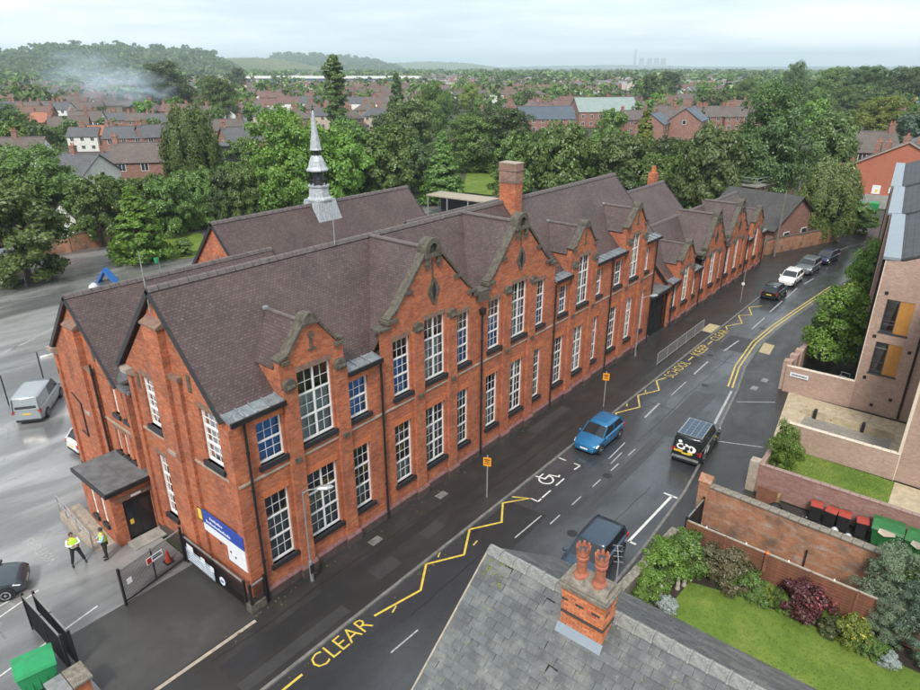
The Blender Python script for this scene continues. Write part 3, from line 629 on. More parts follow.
door = MB(); door.box(-1.55, -.12, PY0 + .1, PY0 + .16, 0.02, 2.45); door = part(door, 'door', 'black'); mb = MB(); mb.box(-.86, -.82, PY0 + .085, PY0 + .1, .05, 2.42); mb.box(-1.5, -.9, PY0 + .09, PY0 + .1, .1, .2); mb.build('door_meeting_stile', M['trim'], door)
mb = MB(); mb.box(-1.4, -1.02, PY0 + .09, PY0 + .099, 1.35, 2.1); mb.box(-.68, -.3, PY0 + .09, PY0 + .099, 1.35, 2.1); mb.build('door_glass', M['car_glass'], door)
mb = MB(); mb.box(-1.35, -1.17, PY0 + .08, PY0 + .09, .92, 1.2); mb.build('door_notice', M['plate_y'], door)
mb = MB(); mb.box(-1.1, -.6, PY0 - .05, PY0 - .03, 2.52, 2.64); part(mb, 'number_sign', 'white')
mb = MB(); mb.box(-1.75, .0, PY0 - .9, PY0, 0, .1); part(mb, 'doorstep', 'concrete')
# ramp with rails on the yard side
mb = MB(); mb.prism([(9.2, .012), (13.2, .012), (13.2, .55), (12.2, .55)], 'x', -3.1, -2.1); rp = part(mb, 'ramp', 'stone_pale')
mb = MB()
for y, z in ((9.4, .05), (11.0, .3), (12.3, .55), (13.2, .55)): mb.tube((-3.05, y, z), (-3.05, y, z + 1.0), .03, n=6)
for dz in (.55, 1.0): mb.path([(-3.05, 9.4, .05 + dz), (-3.05, 12.3, .55 + dz), (-3.05, 13.2, .55 + dz)], .03)
mb.build('handrail', M['galv'], rp)
# ---- rear hall with its turret
HX0, HX1, HY, HZ = 12.1, 31.4, 20.2, 12.4
gable_roof(HX0 - .15, HX1, HY, HZ, HY - 5.8, HZ - 6.1, HY + 5.8, HZ - 6.1)
w = MB(); w.prism([(HY - 5.6, 0), (HY + 5.6, 0), (HY + 5.6, HZ - 6.0), (HY, HZ - .2), (HY - 5.6, HZ - 6.0)], 'x', HX0, HX1 - .2); part(w, 'hall_wall', 'brick')
mb = MB(); mb.box(HX0 - .06, HX0 + .05, HY - .2, HY + .2, 8.6, 10.1); part(mb, 'carved_stone', 'stone_brown')
mb = MB(); mb.box(HX0 - .1, HX0 - .06, HY - .1, HY + .1, 8.7, 9.9); part(mb, 'vent_slot', 'black')
TX, TY = 21.5, HY
prof = [(1.95, HZ - 1.7), (1.6, HZ - .5), (1.35, HZ + .15)]
tq = thing('bell_turret', 'grey leaded bell turret with louvres and slim spire on the hall ridge', 'turret', (TX, TY, 0)); tq.location = (TX, TY, HZ * .13); tq.scale = (.72, .72, .87)
def tpart(prof, name, mat, n=8, rot=PI / 8, parent=None, **k): mb = MB(); mb.lathe(prof, (0, 0, 0), n, rot=rot); return mb.build(name, M[mat], parent or tq, **k)
s2 = math.sqrt(2)
o = tpart([(1.75 * s2, HZ - 1.95), (1.2 * s2, HZ + .2), (1.2 * s2, HZ + .35)], 'base', 'lead_pale', 4, PI / 4)
mb = MB()
for k in range(4):            # raised lattice of lead rolls on the skirt
    rz = Matrix.Rotation(k * PI / 2, 3, 'Z')
    for j in range(5):
        a = -1.5 + j * .6
        for s in (1, -1):
            p0 = rz @ Vector((max(-1.6, min(1.6, a)) , -1.76 + .02, HZ - 1.93)); p1 = rz @ Vector((max(-1.2, min(1.2, a + s * .5)), -1.22, HZ + .2)); mb.tube(p0, p1, .035, n=5)
mb.build('lead_rolls', M['white'] if False else M['galv'], o)
tpart([(1.42, HZ + .3), (1.42, HZ + .45), (1.15, HZ + .62), (1.05, HZ + 1.45), (1.2, HZ + 1.5), (1.2, HZ + 1.62)], 'drum', 'lead_pale')
mb = MB()
for k in range(4):
    a = PI / 4 + k * PI / 2; mb.prism([(-.1, 0), (.1, 0), (.1, 1.0), (-.1, .5)], 'x', 0, .1); 
mb = MB()
for k in range(8):
    a = PI / 8 + k * PI / 4; mb.tube((.86 * math.cos(a), .86 * math.sin(a), HZ + 1.6), (.86 * math.cos(a), .86 * math.sin(a), HZ + 2.9), .07, n=6)
mb.path([(.9 * math.cos(PI / 8 + k * PI / 4), .9 * math.sin(PI / 8 + k * PI / 4), HZ + 2.1) for k in range(9)], .045); mb.build('louvre_post', M['black'], tq)
tpart([(.55, HZ + 1.6), (.55, HZ + 2.9)], 'louvre_core', 'room')
tpart([(1.2, HZ + 2.85), (1.22, HZ + 2.95), (1.0, HZ + 3.2), (.82, HZ + 3.7), (.6, HZ + 4.05), (.52, HZ + 4.15)], 'cap_roof', 'lead_pale')
mb = MB()
for k in range(8):
    a = PI / 8 + k * PI / 4; mb.tube((.45 * math.cos(a), .45 * math.sin(a), HZ + 4.1), (.45 * math.cos(a), .45 * math.sin(a), HZ + 4.7), .05, n=5)
mb.build('louvre_post', M['black'], tq); tpart([(.3, HZ + 4.1), (.3, HZ + 4.7)], 'louvre_core', 'room')
tpart([(.66, HZ + 4.62), (.6, HZ + 4.75), (.34, HZ + 6.2), (.12, HZ + 7.7), (.06, HZ + 7.9)], 'spire', 'lead_pale')
mb = MB(); mb.tube((0, 0, HZ + 7.8), (0, 0, HZ + 8.35), .035, n=6); mb.lathe([(.02, -.12), (.12, 0), (.02, .12)], (0, 0, HZ + 8.0), 8); mb.path([(-.3, 0, HZ + 8.2), (.3, 0, HZ + 8.2)], .02); mb.build('finial', M['black'], tq)
# ---- other rear roofs, link entrance, chimney
gable_roof(22.0, 36.0, 11.4, 12.0, 8.9, 9.5, 14.0, 9.3)
w = MB(); w.box(22.2, 35.8, 9.2, 13.8, 0, 9.5); w.box(12.3, 22.2, 9.2, 14.5, 0, 6.4); part(w, 'rear_wall', 'brick')
mb = MB(); mb.box(12.3, 22.2, 9.15, 14.7, 6.4, 6.5); part(mb, 'flat_roof', 'lead_dark')
gable_roof(43.0, 60.4, 8.6, 10.5, 4.6, 6.4, 12.6, 6.4); w = MB(); w.prism([(4.8, 0), (12.4, 0), (12.4, 6.5), (8.6, 10.3), (4.8, 6.5)], 'x', 43.2, 60.2); part(w, 'rear_wall', 'brick')
ch = MB(); ch.box(24.3, 25.1, 3.55, 4.85, 9.5, 15.2); ch = part(ch, 'chimney', 'brick')
mb = MB(); mb.box(24.27, 25.13, 3.52, 4.88, 15.2, 16.45); mb.build('chimney_top', M['brick_sooty'], ch); mb = MB(); mb.box(24.22, 25.18, 3.47, 4.93, 16.0, 16.12); mb.build('chimney_band', M['brick_sooty'], ch)
mb = MB(); mb.box(24.25, 25.15, 3.5, 4.9, 16.45, 16.52); mb.build('chimney_cap', M['stone_pale'], ch)
c2 = MB(); c2.box(60.0, 60.9, 9.5, 10.3, 6, 11.3); c2 = part(c2, 'chimney', 'brick'); mb = MB()
for k in (0, 1): mb.lathe([(.2, 11.3), (.15, 11.9), (.2, 12.0)], (60.25 + .42 * k, 9.9, 0), 8)
mb.build('chimney_pot', M['brick_rub'], c2)
# glazed entrance between the two blocks
E_ = MB(); E_.box(40.1, 44.4, 1.2, 4.6, 3.75, 4.0); E_.box(40.1, 44.4, -.15, 1.2, 3.75, 4.0); er = part(E_, 'entrance_roof', 'trim', bevel=.02); mb = MB(); mb.box(40.2, 44.3, -.05, 4.5, 4.0, 4.03); mb.build('roof_felt', M['lead_dark'], er)
fr = MB()
for x in (40.15, 41.2, 42.25, 43.3, 44.3): fr.box(x - .05, x + .05, .25, .37, 0, 3.75)
for z in (.05, 2.4, 3.7): fr.box(40.1, 44.35, .26, .36, z - .05, z + .05)
ent = part(fr, 'entrance_frame', 'trim'); gl = MB()
for x in (40.15, 41.2, 42.25, 43.3): gl.box(x + .06, x + .95, .3, .32, .1, 2.35); gl.box(x + .06, x + .95, .3, .32, 2.45, 3.65)
gl.build('pane', M['glass'], ent, fix=False); mb = MB(); mb.box(40.2, 44.3, .75, .8, 0, 3.7); part(mb, 'inner_wall', 'blind_grey')
# name board and banners on the end wall
def text_mesh(body, size, mat, name='lettering', bold=0.0):
    cu = bpy.data.curves.new(name, 'FONT'); cu.body = body; cu.size = size; cu.align_x = 'CENTER'; cu.align_y = 'CENTER'; cu.offset = bold; cu.resolution_u = 2
    o = bpy.data.objects.new(name, cu); COL.objects.link(o); bpy.context.view_layer.update()
    me = bpy.data.meshes.new_from_object(o.evaluated_get(bpy.context.evaluated_depsgraph_get())); me.name = name
    bpy.data.objects.remove(o); bpy.data.curves.remove(cu); me.materials.clear(); me.materials.append(mat); return me
M['sign_blue'] = plain('sign_blue', (.03, .07, .35), .45, .1, 4); M['sign_white'] = plain('sign_white', (.72, .74, .78), .45, .08, 4); M['sign_yellow'] = plain('sign_yellow', (.8, .55, .05), .45, .1, 5)
nb = thing('school_name_board', 'white and blue school name board high on the brick end wall', 'sign', (-.13, 1.9, 2.3))
mb = MB(); mb.prism([(-1.75, .72), (1.85, .72), (1.85, 1.42), (-1.75, 1.42)], 'x', -.03, .03); mb.build('blue_panel', M['sign_blue'], nb)
mb = MB(); mb.prism([(-1.75, -.45), (-.35, -.45), (-.35, .3), (1.85, .3), (1.85, .72), (-1.75, .72)], 'x', -.028, .028); mb.build('white_panel', M['sign_white'], nb)
mb = MB(); mb.prism([(1.5, .8), (1.8, .8), (1.8, 1.35), (1.65, 1.38), (1.5, 1.35)], 'x', -.05, -.03); mb.build('crest', M['sign_yellow'], nb)
for zz, n in ((1.2, 9), (.92, 17)):
    mb = MB()
    for k in range(n):
        y0 = 1.2 - k * (.115) - (.35 if n < 12 else 0); mb.box(-.036, -.03, y0 - .08, y0, zz - .07, zz + .07 - (.05 if k % 3 else 0))
    mb.build('lettering', M['sign_white'], nb)
for yy, zz in ((.2, .15), (-.6, .1), (-.95, -.05)):
    mb = MB(); mb.box(-.036, -.028, yy - .06, yy + .06, zz - .05, zz + .05); mb.build('printed_mark', M['trim'], nb)
# ================================================================ road markings
def mark(name, label, mb, mat, parent=None):
    o = mb.build(name, M[mat], None, fix=False)
    return struct(o)
ZM = -.094
def zig(pts, w=.11, mat='yellow_line', z=ZM):
    mb = MB(); mb.ribbon(pts, w, z); return mark('zigzag_marking', '', mb, mat)
zig([(-4.5, -4.42), (-1.0, -4.42)]); zig([(2.95, -4.42), (5.4, -4.95), (6.85, -3.98), (8.55, -4.98), (10.25, -3.98), (11.8, -4.92), (13.2, -3.98), (14.5, -4.9), (14.0, -4.05)])
zig([(25.2, -4.95), (26.6, -4.0), (28.5, -4.9), (30.1, -4.0), (31.9, -4.85), (33.3, -4.0), (34.3, -4.35)], mat='yellow_faded')
zig([(47.6, -4.5), (48.4, -4.1), (50.2, -5.0), (52.1, -4.05), (53.1, -5.0), (55.2, -4.05), (56.5, -4.95)], mat='yellow_faded')
zig([(38.6, -4.42), (39.6, -4.42)], mat='yellow_faded'); zig([(43.0, -4.42), (44.0, -4.42)], mat='yellow_faded')
for x, y, a in ((3.6, -4.9, .5), (7.6, -4.1, .7), (9.4, -4.9, .2), (28.0, -4.15, .6), (30.9, -4.2, .5)):
    zig([(x, y), (x + .4, y + a * .3)], .08, 'yellow_faded')
def road_text(body, x, y, h, length, mat, z=ZM):
    me = text_mesh(body, 1.0, M[mat], 'road_lettering', -.008); o = link('road_lettering', me, None, (x, y, z))
    xs = [v.co.x for v in me.vertices]; ys = [v.co.y for v in me.vertices]
    o.scale = (length / (max(xs) - min(xs)), h / (max(ys) - min(ys)), 1); return struct(o)
road_text('CLEAR', 1.05, -4.45, .78, 3.0, 'yellow_line')
road_text('SCHOOL', 36.4, -4.45, .8, 3.7, 'yellow_faded'); road_text('KEEP', 41.3, -4.45, .8, 2.6, 'yellow_faded'); road_text('CLEAR', 45.8, -4.45, .8, 3.0, 'yellow_faded')
def line(a, b, w, mat='white_line', name='lane_marking'):
    mb = MB(); mb.ribbon([a, b], w, ZM); return mark(name, '', mb, mat)
for a, b in (((27.3, -5.85), (29.9, -5.75)), ((36.3, -5.8), (39.4, -5.75)), ((42.4, -6.0), (45.6, -6.2)), ((49.2, -6.2), (53.0, -6.2)), ((55.1, -6.1), (59.4, -6.1)), ((60.5, -6.15), (65, -6.1)), ((67, -6.3), (70, -6.6))): line(a, b, .12, 'white_faded')
for k in range(5): line((13.0 + k * 2.2 + .3, -7.0 - .04 * k), (13.0 + k * 2.2 + 1.3, -7.0 - .04 * k), .07, 'white_faded')
for a, b in (((11.2, -6.2), (13.6, -6.25)), ((2.0, -6.4), (3.6, -6.45)), ((21, -6.4), (23.4, -6.3)), ((20.6, -6.75), (22.2, -6.7)), ((31.6, -5.9), (34.6, -5.85))): line(a, b, .07, 'white_faded')
line((14.65, -10.85), (19.8, -10.98), .14, 'white_line', 'parking_bay_marking'); line((19.8, -10.5), (19.8, -11.3), .14, 'white_line', 'parking_bay_marking'); line((14.7, -10.85), (14.7, -11.25), .14, 'white_line', 'parking_bay_marking')
# double yellow lines on the far side
for off, mt in ((-.0, 'yellow_faded'), (.32, 'yellow_faded')):
    zig([(35.8, -8.95 + off), (40, -8.1 + off), (46, -7.55 + off), (51, -7.7 + off), (57, -8.15 + off), (68, -9.1 + off)], .12, mt)
line((29, -9.95), (35.2, -9.1), .16, 'white_faded')
# disabled bay: ticks and the wheelchair sign
for a, b in (((19.15, -3.95), (19.15, -4.45)), ((19.2, -5.0), (19.2, -5.42)), ((19.2, -5.42), (18.6, -5.36)), ((17.4, -5.38), (16.5, -5.38)), ((15.9, -5.4), (15.0, -5.4)), ((14.55, -5.42), (14.55, -4.95)), ((14.55, -5.42), (14.9, -5.42))): line(a, b, .09, 'white_line', 'parking_bay_marking')
mb = MB(); cx, cy = 16.75, -4.62          # seen from the road: head towards the kerb
arc = [(cx + .42 * math.cos(t) - .1, cy + .42 * math.sin(t)) for t in [PI * .62 + k * (PI * 1.42) / 14 for k in range(15)]]
mb.ribbon(arc, .1, ZM); mb.ribbon([(cx - .22, cy + .78), (cx - .1, cy + .1), (cx + .42, cy + .1), (cx + .62, cy - .42), (cx + .8, cy - .36)], .11, ZM + .003); mb.ribbon([(cx - .18, cy + .45), (cx + .3, cy + .45)], .09, ZM + .006)
hd = [(cx - .26 + .13 * math.cos(2 * PI * k / 12), cy + .95 + .13 * math.sin(2 * PI * k / 12), ZM + .001) for k in range(12)]; mb.add(hd, [tuple(range(12))]); mark('wheelchair_marking', '', mb, 'white_line')
# VISITORS marking in the yard
me = text_mesh('VISITORS', 1.0, M['white_faded'], 'yard_lettering', .0); o = link('yard_lettering', me, None, (-4.75, 11.5, .009)); o.scale = (.72, .66, 1); o.rotation_euler = (0, 0, R(93)); struct(o)
for a, b in (((-9.5, 4.55), (-4.6, 5.5)), ((-6.2, 9.0), (-9, 8.7)), ((-8.2, 8.0), (-5.9, 8.6))):
    mb = MB(); mb.ribbon([a, b], .08, .010); struct(mb.build('yard_line', M['white_line'], None, fix=False))
for pts in ([(17, 50), (18.5, 52), (20.5, 52.6), (22, 51.5)], [(2, 40), (14, 47)], [(-14, 34), (6, 42)]):
    mb = MB(); mb.ribbon(pts, .1, .010); struct(mb.build('yard_line', M['white_faded'], None, fix=False))
# repaired patches, drain covers, tactile paving
def patch(name, pts, z, mat): return sheet(name, pts, z, M[mat])
M['tarmac_dark'] = ground_mat('new_tarmac', [(.3, (.018, .019, .02)), (.7, (.03, .031, .033))], [(.3, .3), (.7, .5)], .6, 40)
M['tarmac_light'] = ground_mat('old_tarmac', [(.3, (.036, .037, .038)), (.7, (.055, .056, .057))], [(.3, .25), (.7, .45)], .6, 40)
M['tactile'] = plain('tactile_paving', (.4, .33, .19), .7, .2, 3, .2)
for nm, x0, x1, y0, y1, mt in (('footway_patch', -3, 3.4, -2.6, -1.6, 'tarmac_dark'), ('footway_patch', 3.4, 26, -2.1, -1.5, 'tarmac_dark'), ('footway_patch', 4.6, 6.1, -3.1, -2.3, 'tarmac_light'), ('footway_patch', -3, 2.4, -3.5, -2.9, 'tarmac_light'), ('footway_patch', 8.2, 9.6, -2.9, -2.2, 'tarmac_light'), ('footway_patch', 20.5, 25, -1.3, -.6, 'tarmac_light'), ('footway_patch', 30, 37, -3.0, -2.3, 'tarmac_dark')):
    patch(nm, [(x0, y0), (x1, y0), (x1, y1), (x0, y1)], .004, mt)
for x0, x1, y0, y1, mt in ((9.5, 13.6, -6.6, -4.1, 'tarmac_dark'), (26, 33.5, -8.6, -7.0, 'tarmac_light'), (43, 46.5, -7.6, -5.2, 'tarmac_dark'), (4, 9, -11.3, -9.4, 'tarmac_dark'), (15, 25, -8.3, -7.4, 'tarmac_light')):
    patch('road_patch', [(x0, y0), (x1 + .2, y0 + .1), (x1, y1), (x0 - .1, y1 - .1)], -.0965, mt)
patch('tactile_paving', [(45.6, -3.75), (47.9, -3.75), (47.9, -2.75), (45.6, -2.75)], .005, 'tactile'); patch('tactile_paving', [(43.8, -9.3), (46.2, -9.05), (46.3, -8.15), (43.9, -8.4)], .005, 'tactile')
patch('footway_cover', [(47.2, -1.2), (48.6, -1.2), (48.6, -.55), (47.2, -.55)], .005, 'tarmac_light')
for x, y in ((19.3, -7.2), (34.9, -7.2), (40.8, -5.4), (13.4, -8.3), (50, -6.9)):
    mb = MB(); mb.lathe([(.28, 0), (.28, .006)], (x, y, -.0985), 14); struct(mb.build('manhole_cover', M['black']))
for x, y in ((11.5, -.95), (6.4, -.9), (38.5, -10.5), (36.6, -10.3)):
    mb = MB(); mb.box(x - .35, x + .35, y - .22, y + .22, .001, .007); struct(mb.build('inspection_cover', M['lamp_grey'] if y < -5 else M['kerb']))
mb = MB(); mb.ribbon([(33.5, -10.0), (35.2, -12.2)], .07, .005); struct(mb.build('edging_line', M['white_faded'], None, fix=False)); mb = MB(); mb.ribbon([(27.2, -10.9), (28.3, -13.4)], .07, .005); struct(mb.build('edging_line', M['white_faded'], None, fix=False))
rc = random.Random(21); M['tar'] = plain('tar_seam', (.012, .012, .013), .45, .2, 5)
for k, (x0, x1, y0) in enumerate(((4, 16, -5.7), (16, 34, -7.9), (24, 44, -6.9), (6, 20, -9.6), (30, 46, -4.7), (46, 66, -7.0), (-3, 12, -1.15), (12, 36, -2.7))):
    pts = []; y = y0
    for x in np.linspace(x0, x1, 34): y += rc.gauss(0, .035); pts.append((x, y))
    m = MB(); m.ribbon(pts, .03, -.0945 if y0 < -4 else .0065); struct(m.build('tar_seam', M['tar'], None, fix=False))
for x, y0, y1 in ((10.2, -3.98, -11.5), (29.6, -4.1, -9.9), (40.2, -4.1, -8.2)):
    pts = [(x + rc.gauss(0, .05), y) for y in np.linspace(y0, y1, 14)]; m = MB(); m.ribbon(pts, .03, -.0935); struct(m.build('tar_seam', M['tar'], None, fix=False))
# fallen leaves and litter scattered along gutters: too small to pick apart
mb = MB()
for k in range(170):
    if random.random() < .6: x, y, z = random.uniform(-2, 40), -.35 - abs(random.gauss(0, .3)), .012
    else: x, y, z = random.uniform(-2, 50), -4.1 - abs(random.gauss(0, .25)), -.085
    s = random.uniform(.03, .07); a = random.uniform(0, PI); mb.quad(*[(x + s * math.cos(a + q), y + s * math.sin(a + q), z + random.uniform(0, .02)) for q in (0, 1.4, 3.1, 4.6)])
M['litter'] = plain('fallen_leaf', (.1, .075, .045), .8, .5, 9)
tag(mb.build('fallen_leaves', M['litter'], None, fix=False), 'small fallen leaves scattered along the wall foot and gutter', 'leaves', kind='stuff')

# ================================================================ street furniture
def lamp_column(x, y, h, arm, label, z=0.0):
    t = thing('street_lamp', label, 'street lamp', (x, y, z), 0, 'street lamps by the school wall')
    mb = MB(); mb.lathe([(.09, 0), (.09, 1.1), (.08, 1.15), (.05, 1.2), (.036, h)], n=10); mb.build('column', M['lamp_grey'], t, smooth=False)
    mb = MB(); mb.path([(0, 0, h - .1), (arm[0] * .3, arm[1] * .3, h + .05), (arm[0], arm[1], h + .08)], .035); mb.build('arm', M['lamp_grey'], t)
    a = Vector((arm[0], arm[1])).normalized(); c = Vector((arm[0], arm[1])) + a * .25; mb = MB()
    mb.lathe([(.05, -.1), (.3, -.06), (.34, .02), (.2, .1), (.03, .12)], (0, 0, 0), 10, 1.25, .55); o = mb.build('lamp_head', M['galv'], t); o.location = (c.x, c.y, h + .09); o.rotation_euler = (0, 0, math.atan2(a.y, a.x))
    mb = MB(); mb.box(-.12, .12, -.115, -.108, .5, 1.0); mb.build('service_door', M['trim'], t); return t
lamp_column(2.55, -.66, 5.0, (.55, -.45), 'grey street lamp at the foot of the near school corner')
lamp_column(36.4, -.72, 5.1, (.75, -.45), 'grey street lamp just before the glazed school entrance')
def no_parking(x, y, label):
    t = thing('sign_post', label, 'sign post', (x, y, 0), 0, 'orange signs on the school pavement')
    mb = MB(); mb.tube((0, 0, 0), (0, 0, 2.75), .038, n=8); mb.build('pole', M['galv'], t); mb = MB(); mb.box(-.02, .02, -.22, .22, 2.1, 2.62); p = mb.build('sign_plate', M['orange_sign'], t); p.rotation_euler = (0, 0, R(25)); p.location = (-.05, -.02, 0)
    mb = MB(); mb.box(-.028, -.02, -.16, .16, 2.47, 2.53); mb.box(-.028, -.02, -.12, .12, 2.36, 2.41); mb.box(-.028, -.02, -.15, .15, 2.24, 2.28); mb.build('sign_print', M['trim'], p)
no_parking(12.95, -3.05, 'orange no-stopping sign on a pole by the disabled bay'); no_parking(26.75, -2.95, 'orange no-stopping sign on a pole behind the blue hatchback')
t = thing('sign_post', 'grey pole with a small round sign beside the low school wing', 'sign post', (55.9, -2.95, 0)); mb = MB(); mb.tube((0, 0, 0), (0, 0, 3.4), .05, n=8); mb.build('pole', M['lamp_grey'], t); mb = MB(); mb.lathe([(.16, 0), (.16, .02)], n=14); p = mb.build('sign_plate', M['white'], t); p.rotation_euler = (0, R(-90), 0); p.location = (-.06, 0, 2.0)
gr = thing('guard_rail', 'galvanised pedestrian guard rail along the kerb by the school entrance', 'railing', (35.8, -2.9, 0)); mb = MB()
for x in np.linspace(0, 10, 6): g = MB(); g.tube((x, 0, 0), (x, 0, 1.05), .03, n=6); g.build('post', M['galv'], gr)
for z in (.12, 1.05): g = MB(); g.tube((0, 0, z), (10, 0, z), .026, n=6); g.build('rail', M['galv'], gr)
g = MB()
for k in range(1, 84):
    if k % 17: g.tube((k * .12, 0, .12), (k * .12, 0, 1.05), .009, n=4, cap=False)
tag(g.build('bars', M['galv'], gr), kind='stuff')
# telegraph poles
M['wood_pole'] = plain('pole_timber', (.16, .14, .12), .85, .3, 3)
for (x, y, h, lab) in ((76.6, -.4, 8.0, 'tall timber telegraph pole by the far boundary wall'), (118, 7.5, 9.5, 'tall thin lamp column beyond the flat roofed shed')):
    t = thing('telegraph_pole', lab, 'pole', (x, y, 0)); mb = MB(); mb.tube((0, 0, 0), (0, 0, h), .14, .09, 8); mb.build('shaft', M['wood_pole'], t); mb = MB(); mb.box(-.5, .5, -.05, .05, h - .5, h - .4); mb.tube((0, 0, h), (0, 0, h + .12), .1, .03, 6); mb.build('top_fitting', M['wood_pole'], t)

# ================================================================ gates, railings, banners at the yard entrance
def mesh_gate(name, label, cat, a, b, h, bars=26, posts=True, group=None, mid=True):
    a, b = Vector((a[0], a[1], 0)), Vector((b[0], b[1], 0)); L = (b - a).length; rz = math.atan2((b - a).y, (b - a).x)
    t = thing(name, label, cat, tuple(a), rz, group)
    for x, nm in ((0, 'post'), (L, 'post')): g = MB(); g.box(x - .05, x + .05, -.05, .05, 0, h + .1); g.build(nm, M['black'], t)
    if mid: g = MB(); g.box(L / 2 - .03, L / 2 + .03, -.03, .03, .15, h); g.build('mid_stile', M['black'], t)
    for z in (.2, h - .05): g = MB(); g.box(.05, L - .05, -.032, .032, z - .03, z + .03); g.build('rail', M['black'] if z < 1 else M['lamp_grey'], t)
    g = MB(); n = int(L / .055)
    for k in range(1, n): x = L * k / n; g.box(x - .006, x + .006, -.006, .006, .2, h - .05)
    for k in range(1, 14): z = .2 + (h - .25) * k / 14; g.box(.05, L - .05, .007, .013, z - .004, z + .004)
    tag(g.build('wire_mesh', M['black'], t), kind='stuff'); return t, L, h
gt, L, h = mesh_gate('yard_gate', 'open black mesh gate with a notice, standing across the yard entrance', 'gate', (-3.75, 4.55), (-.55, 5.15), 1.95)
mb = MB(); mb.box(1.3, 2.15, -.06, -.045, 1.25, 1.6); o = mb.build('notice', M['sign_white'], gt); mb = MB(); mb.box(1.33, 1.55, -.068, -.06, 1.28, 1.57); mb.build('notice_symbol', M['lamp_red'], o); mb = MB(); mb.box(1.62, 2.1, -.066, -.06, 1.36, 1.44); mb.box(1.62, 2.05, -.066, -.06, 1.48, 1.54); mb.build('notice_print', M['trim'], o)
mb = MB(); mb.box(.25, .48, -.06, -.045, 1.0, 1.3); mb.build('small_notice', M['sign_white'], gt)
cn = thing('traffic_cone', 'red traffic cone standing behind the mesh gate', 'cone', (-1.1, 5.75, .01)); M['cone_red'] = plain('cone_red', (.55, .04, .02), .5, .15, 6)
mb = MB(); mb.box(-.22, .22, -.22, .22, 0, .04); mb.build('base', M['trim'], cn, bevel=.015); mb = MB(); mb.lathe([(.15, .04), (.03, .72)], n=14); mb.build('cone', M['cone_red'], cn); mb = MB(); mb.lathe([(.117, .24), (.09, .4)], n=14); mb.build('reflective_band', M['cone_red'], cn)
mesh_gate('boundary_railing', 'low black mesh railing in front of the school end wall', 'railing', (-.5, 5.0), (-.45, .1), 1.6, mid=True)
mesh_gate('boundary_railing', 'short black railing at the school corner beside the pavement', 'railing', (-.4, -.25), (.35, -.2), 1.5, mid=False)
g2, _, _ = mesh_gate('yard_gate', 'black mesh gate leaf folded back beside the green bin', 'gate', (-6.85, 2.7), (-6.95, 6.3), 1.9, group='gate leaves'); mesh_gate('yard_gate', 'second black gate leaf standing close behind the folded one', 'gate', (-6.55, 2.75), (-6.6, 6.1), 1.85, group='gate leaves')
M['banner'] = plain('banner_print', (.3, .36, .42), .5, .5, 3)
bn = thing('banner', 'pale blue printed banner tied to the railing below the name board', 'banner', (-.56, 4.8, .35)); mb = MB(); mb.box(-.015, .0, -2.4, 0, 0, .75); mb.build('sheet', M['banner'], bn)
for k, (y, z, w, hh) in enumerate(((-.45, .7, .55, .35), (-1.55, .55, .35, .35), (-2.3, .55, .3, .25))): mb = MB(); mb.box(-.03, -.016, y - w / 2, y + w / 2, z, z + hh); mb.build('white_panel', M['sign_white'], bn)
for k in range(4): mb = MB(); mb.box(-.022, -.0155, -2.2, -.2, .12 + k * .15, .16 + k * .15); mb.build('print_line', M['sign_white'], bn)
rs = thing('round_notice', 'small blue and white notice on the railing near the corner', 'sign', (-.56, 1.75, .75)); mb = MB(); mb.lathe([(.22, -.01), (.22, .01)], n=14); o = mb.build('plate', M['sign_white'], rs); o.rotation_euler = (0, R(-90), 0); mb = MB(); mb.box(-.02, -.011, -.12, .12, -.05, .05); mb.build('print', M['sign_blue'], rs)
# low stone wall at the corner foot
mb = MB(); mb.box(-.5, .3, -.32, .12, 0, .45); tag(mb.build('stone_stub', M['stone'], None, bevel=.04), 'mossy stone stub under the railing at the school corner', 'stone')
# ================================================================ materials for this side
M['brick_pale'] = brick_mat('pale_brick', (.34, .225, .175), (.45, .31, .245), (.42, .35, .3), .35, pale=(.48, .39, .33))
M['brick_garden'] = brick_mat('garden_brick', (.24, .12, .1), (.33, .18, .15), (.3, .24, .21), .4, pale=(.42, .33, .3))
M['brick_old'] = brick_mat('old_wall_brick', (.36, .135, .065), (.46, .21, .1), (.34, .28, .22), .85, pale=(.4, .34, .28), soot=.75, dark=(.1, .075, .06))
M['brick_far'] = brick_mat('town_brick', (.22, .1, .075), (.3, .145, .11), (.3, .23, .2), .35)
t_ = NT('chimney_brick'); M['brick_chim'] = t_.m; c_ = t_.ramp(t_.math('FRACT', t_.math('ADD', t_.orand(), t_.island())), [(0, (.34, .1, .045)), (.35, (.5, .165, .065)), (.7, (.6, .22, .1)), (1, (.42, .15, .08))]); t_.bump(t_.noise(t_.obj(), 40, 4), .3, .01); t_.done(t_.mix(t_.ramp(t_.noise(t_.pos(), 6, 6, .7), [(.5, 0.0), (.7, .6)]), c_, (.22, .1, .06)), .85)
M['terracotta'] = plain('terracotta', (.36, .12, .07), .8, .3, 5, .2, wear=(.2, .1, .07))
M['moss_stone'] = plain('mossy_coping', (.19, .17, .14), .9, .45, 5, .4, wear=(.07, .075, .025))
M['timber'] = plain('fence_timber', (.2, .085, .05), .8, .3, 3, .2)
M['orange_panel'] = plain('orange_cladding', (.42, .2, .045), .55, .14, 3)
M['grey_frame'] = flat('grey_frame', (.05, .055, .06), .4)
M['zinc'] = plain('zinc_capping', (.24, .285, .325), .4, .12, 1.5, 0, .2)
M['slate_far'] = tile_mat('roof_slate', (.035, .038, .043), (.06, .065, .072), .3, .22, 1.3, rough=.7)
M['pave_pale'] = plain('pale_paving', (.42, .35, .24), .75, .25, 2.5, .2)
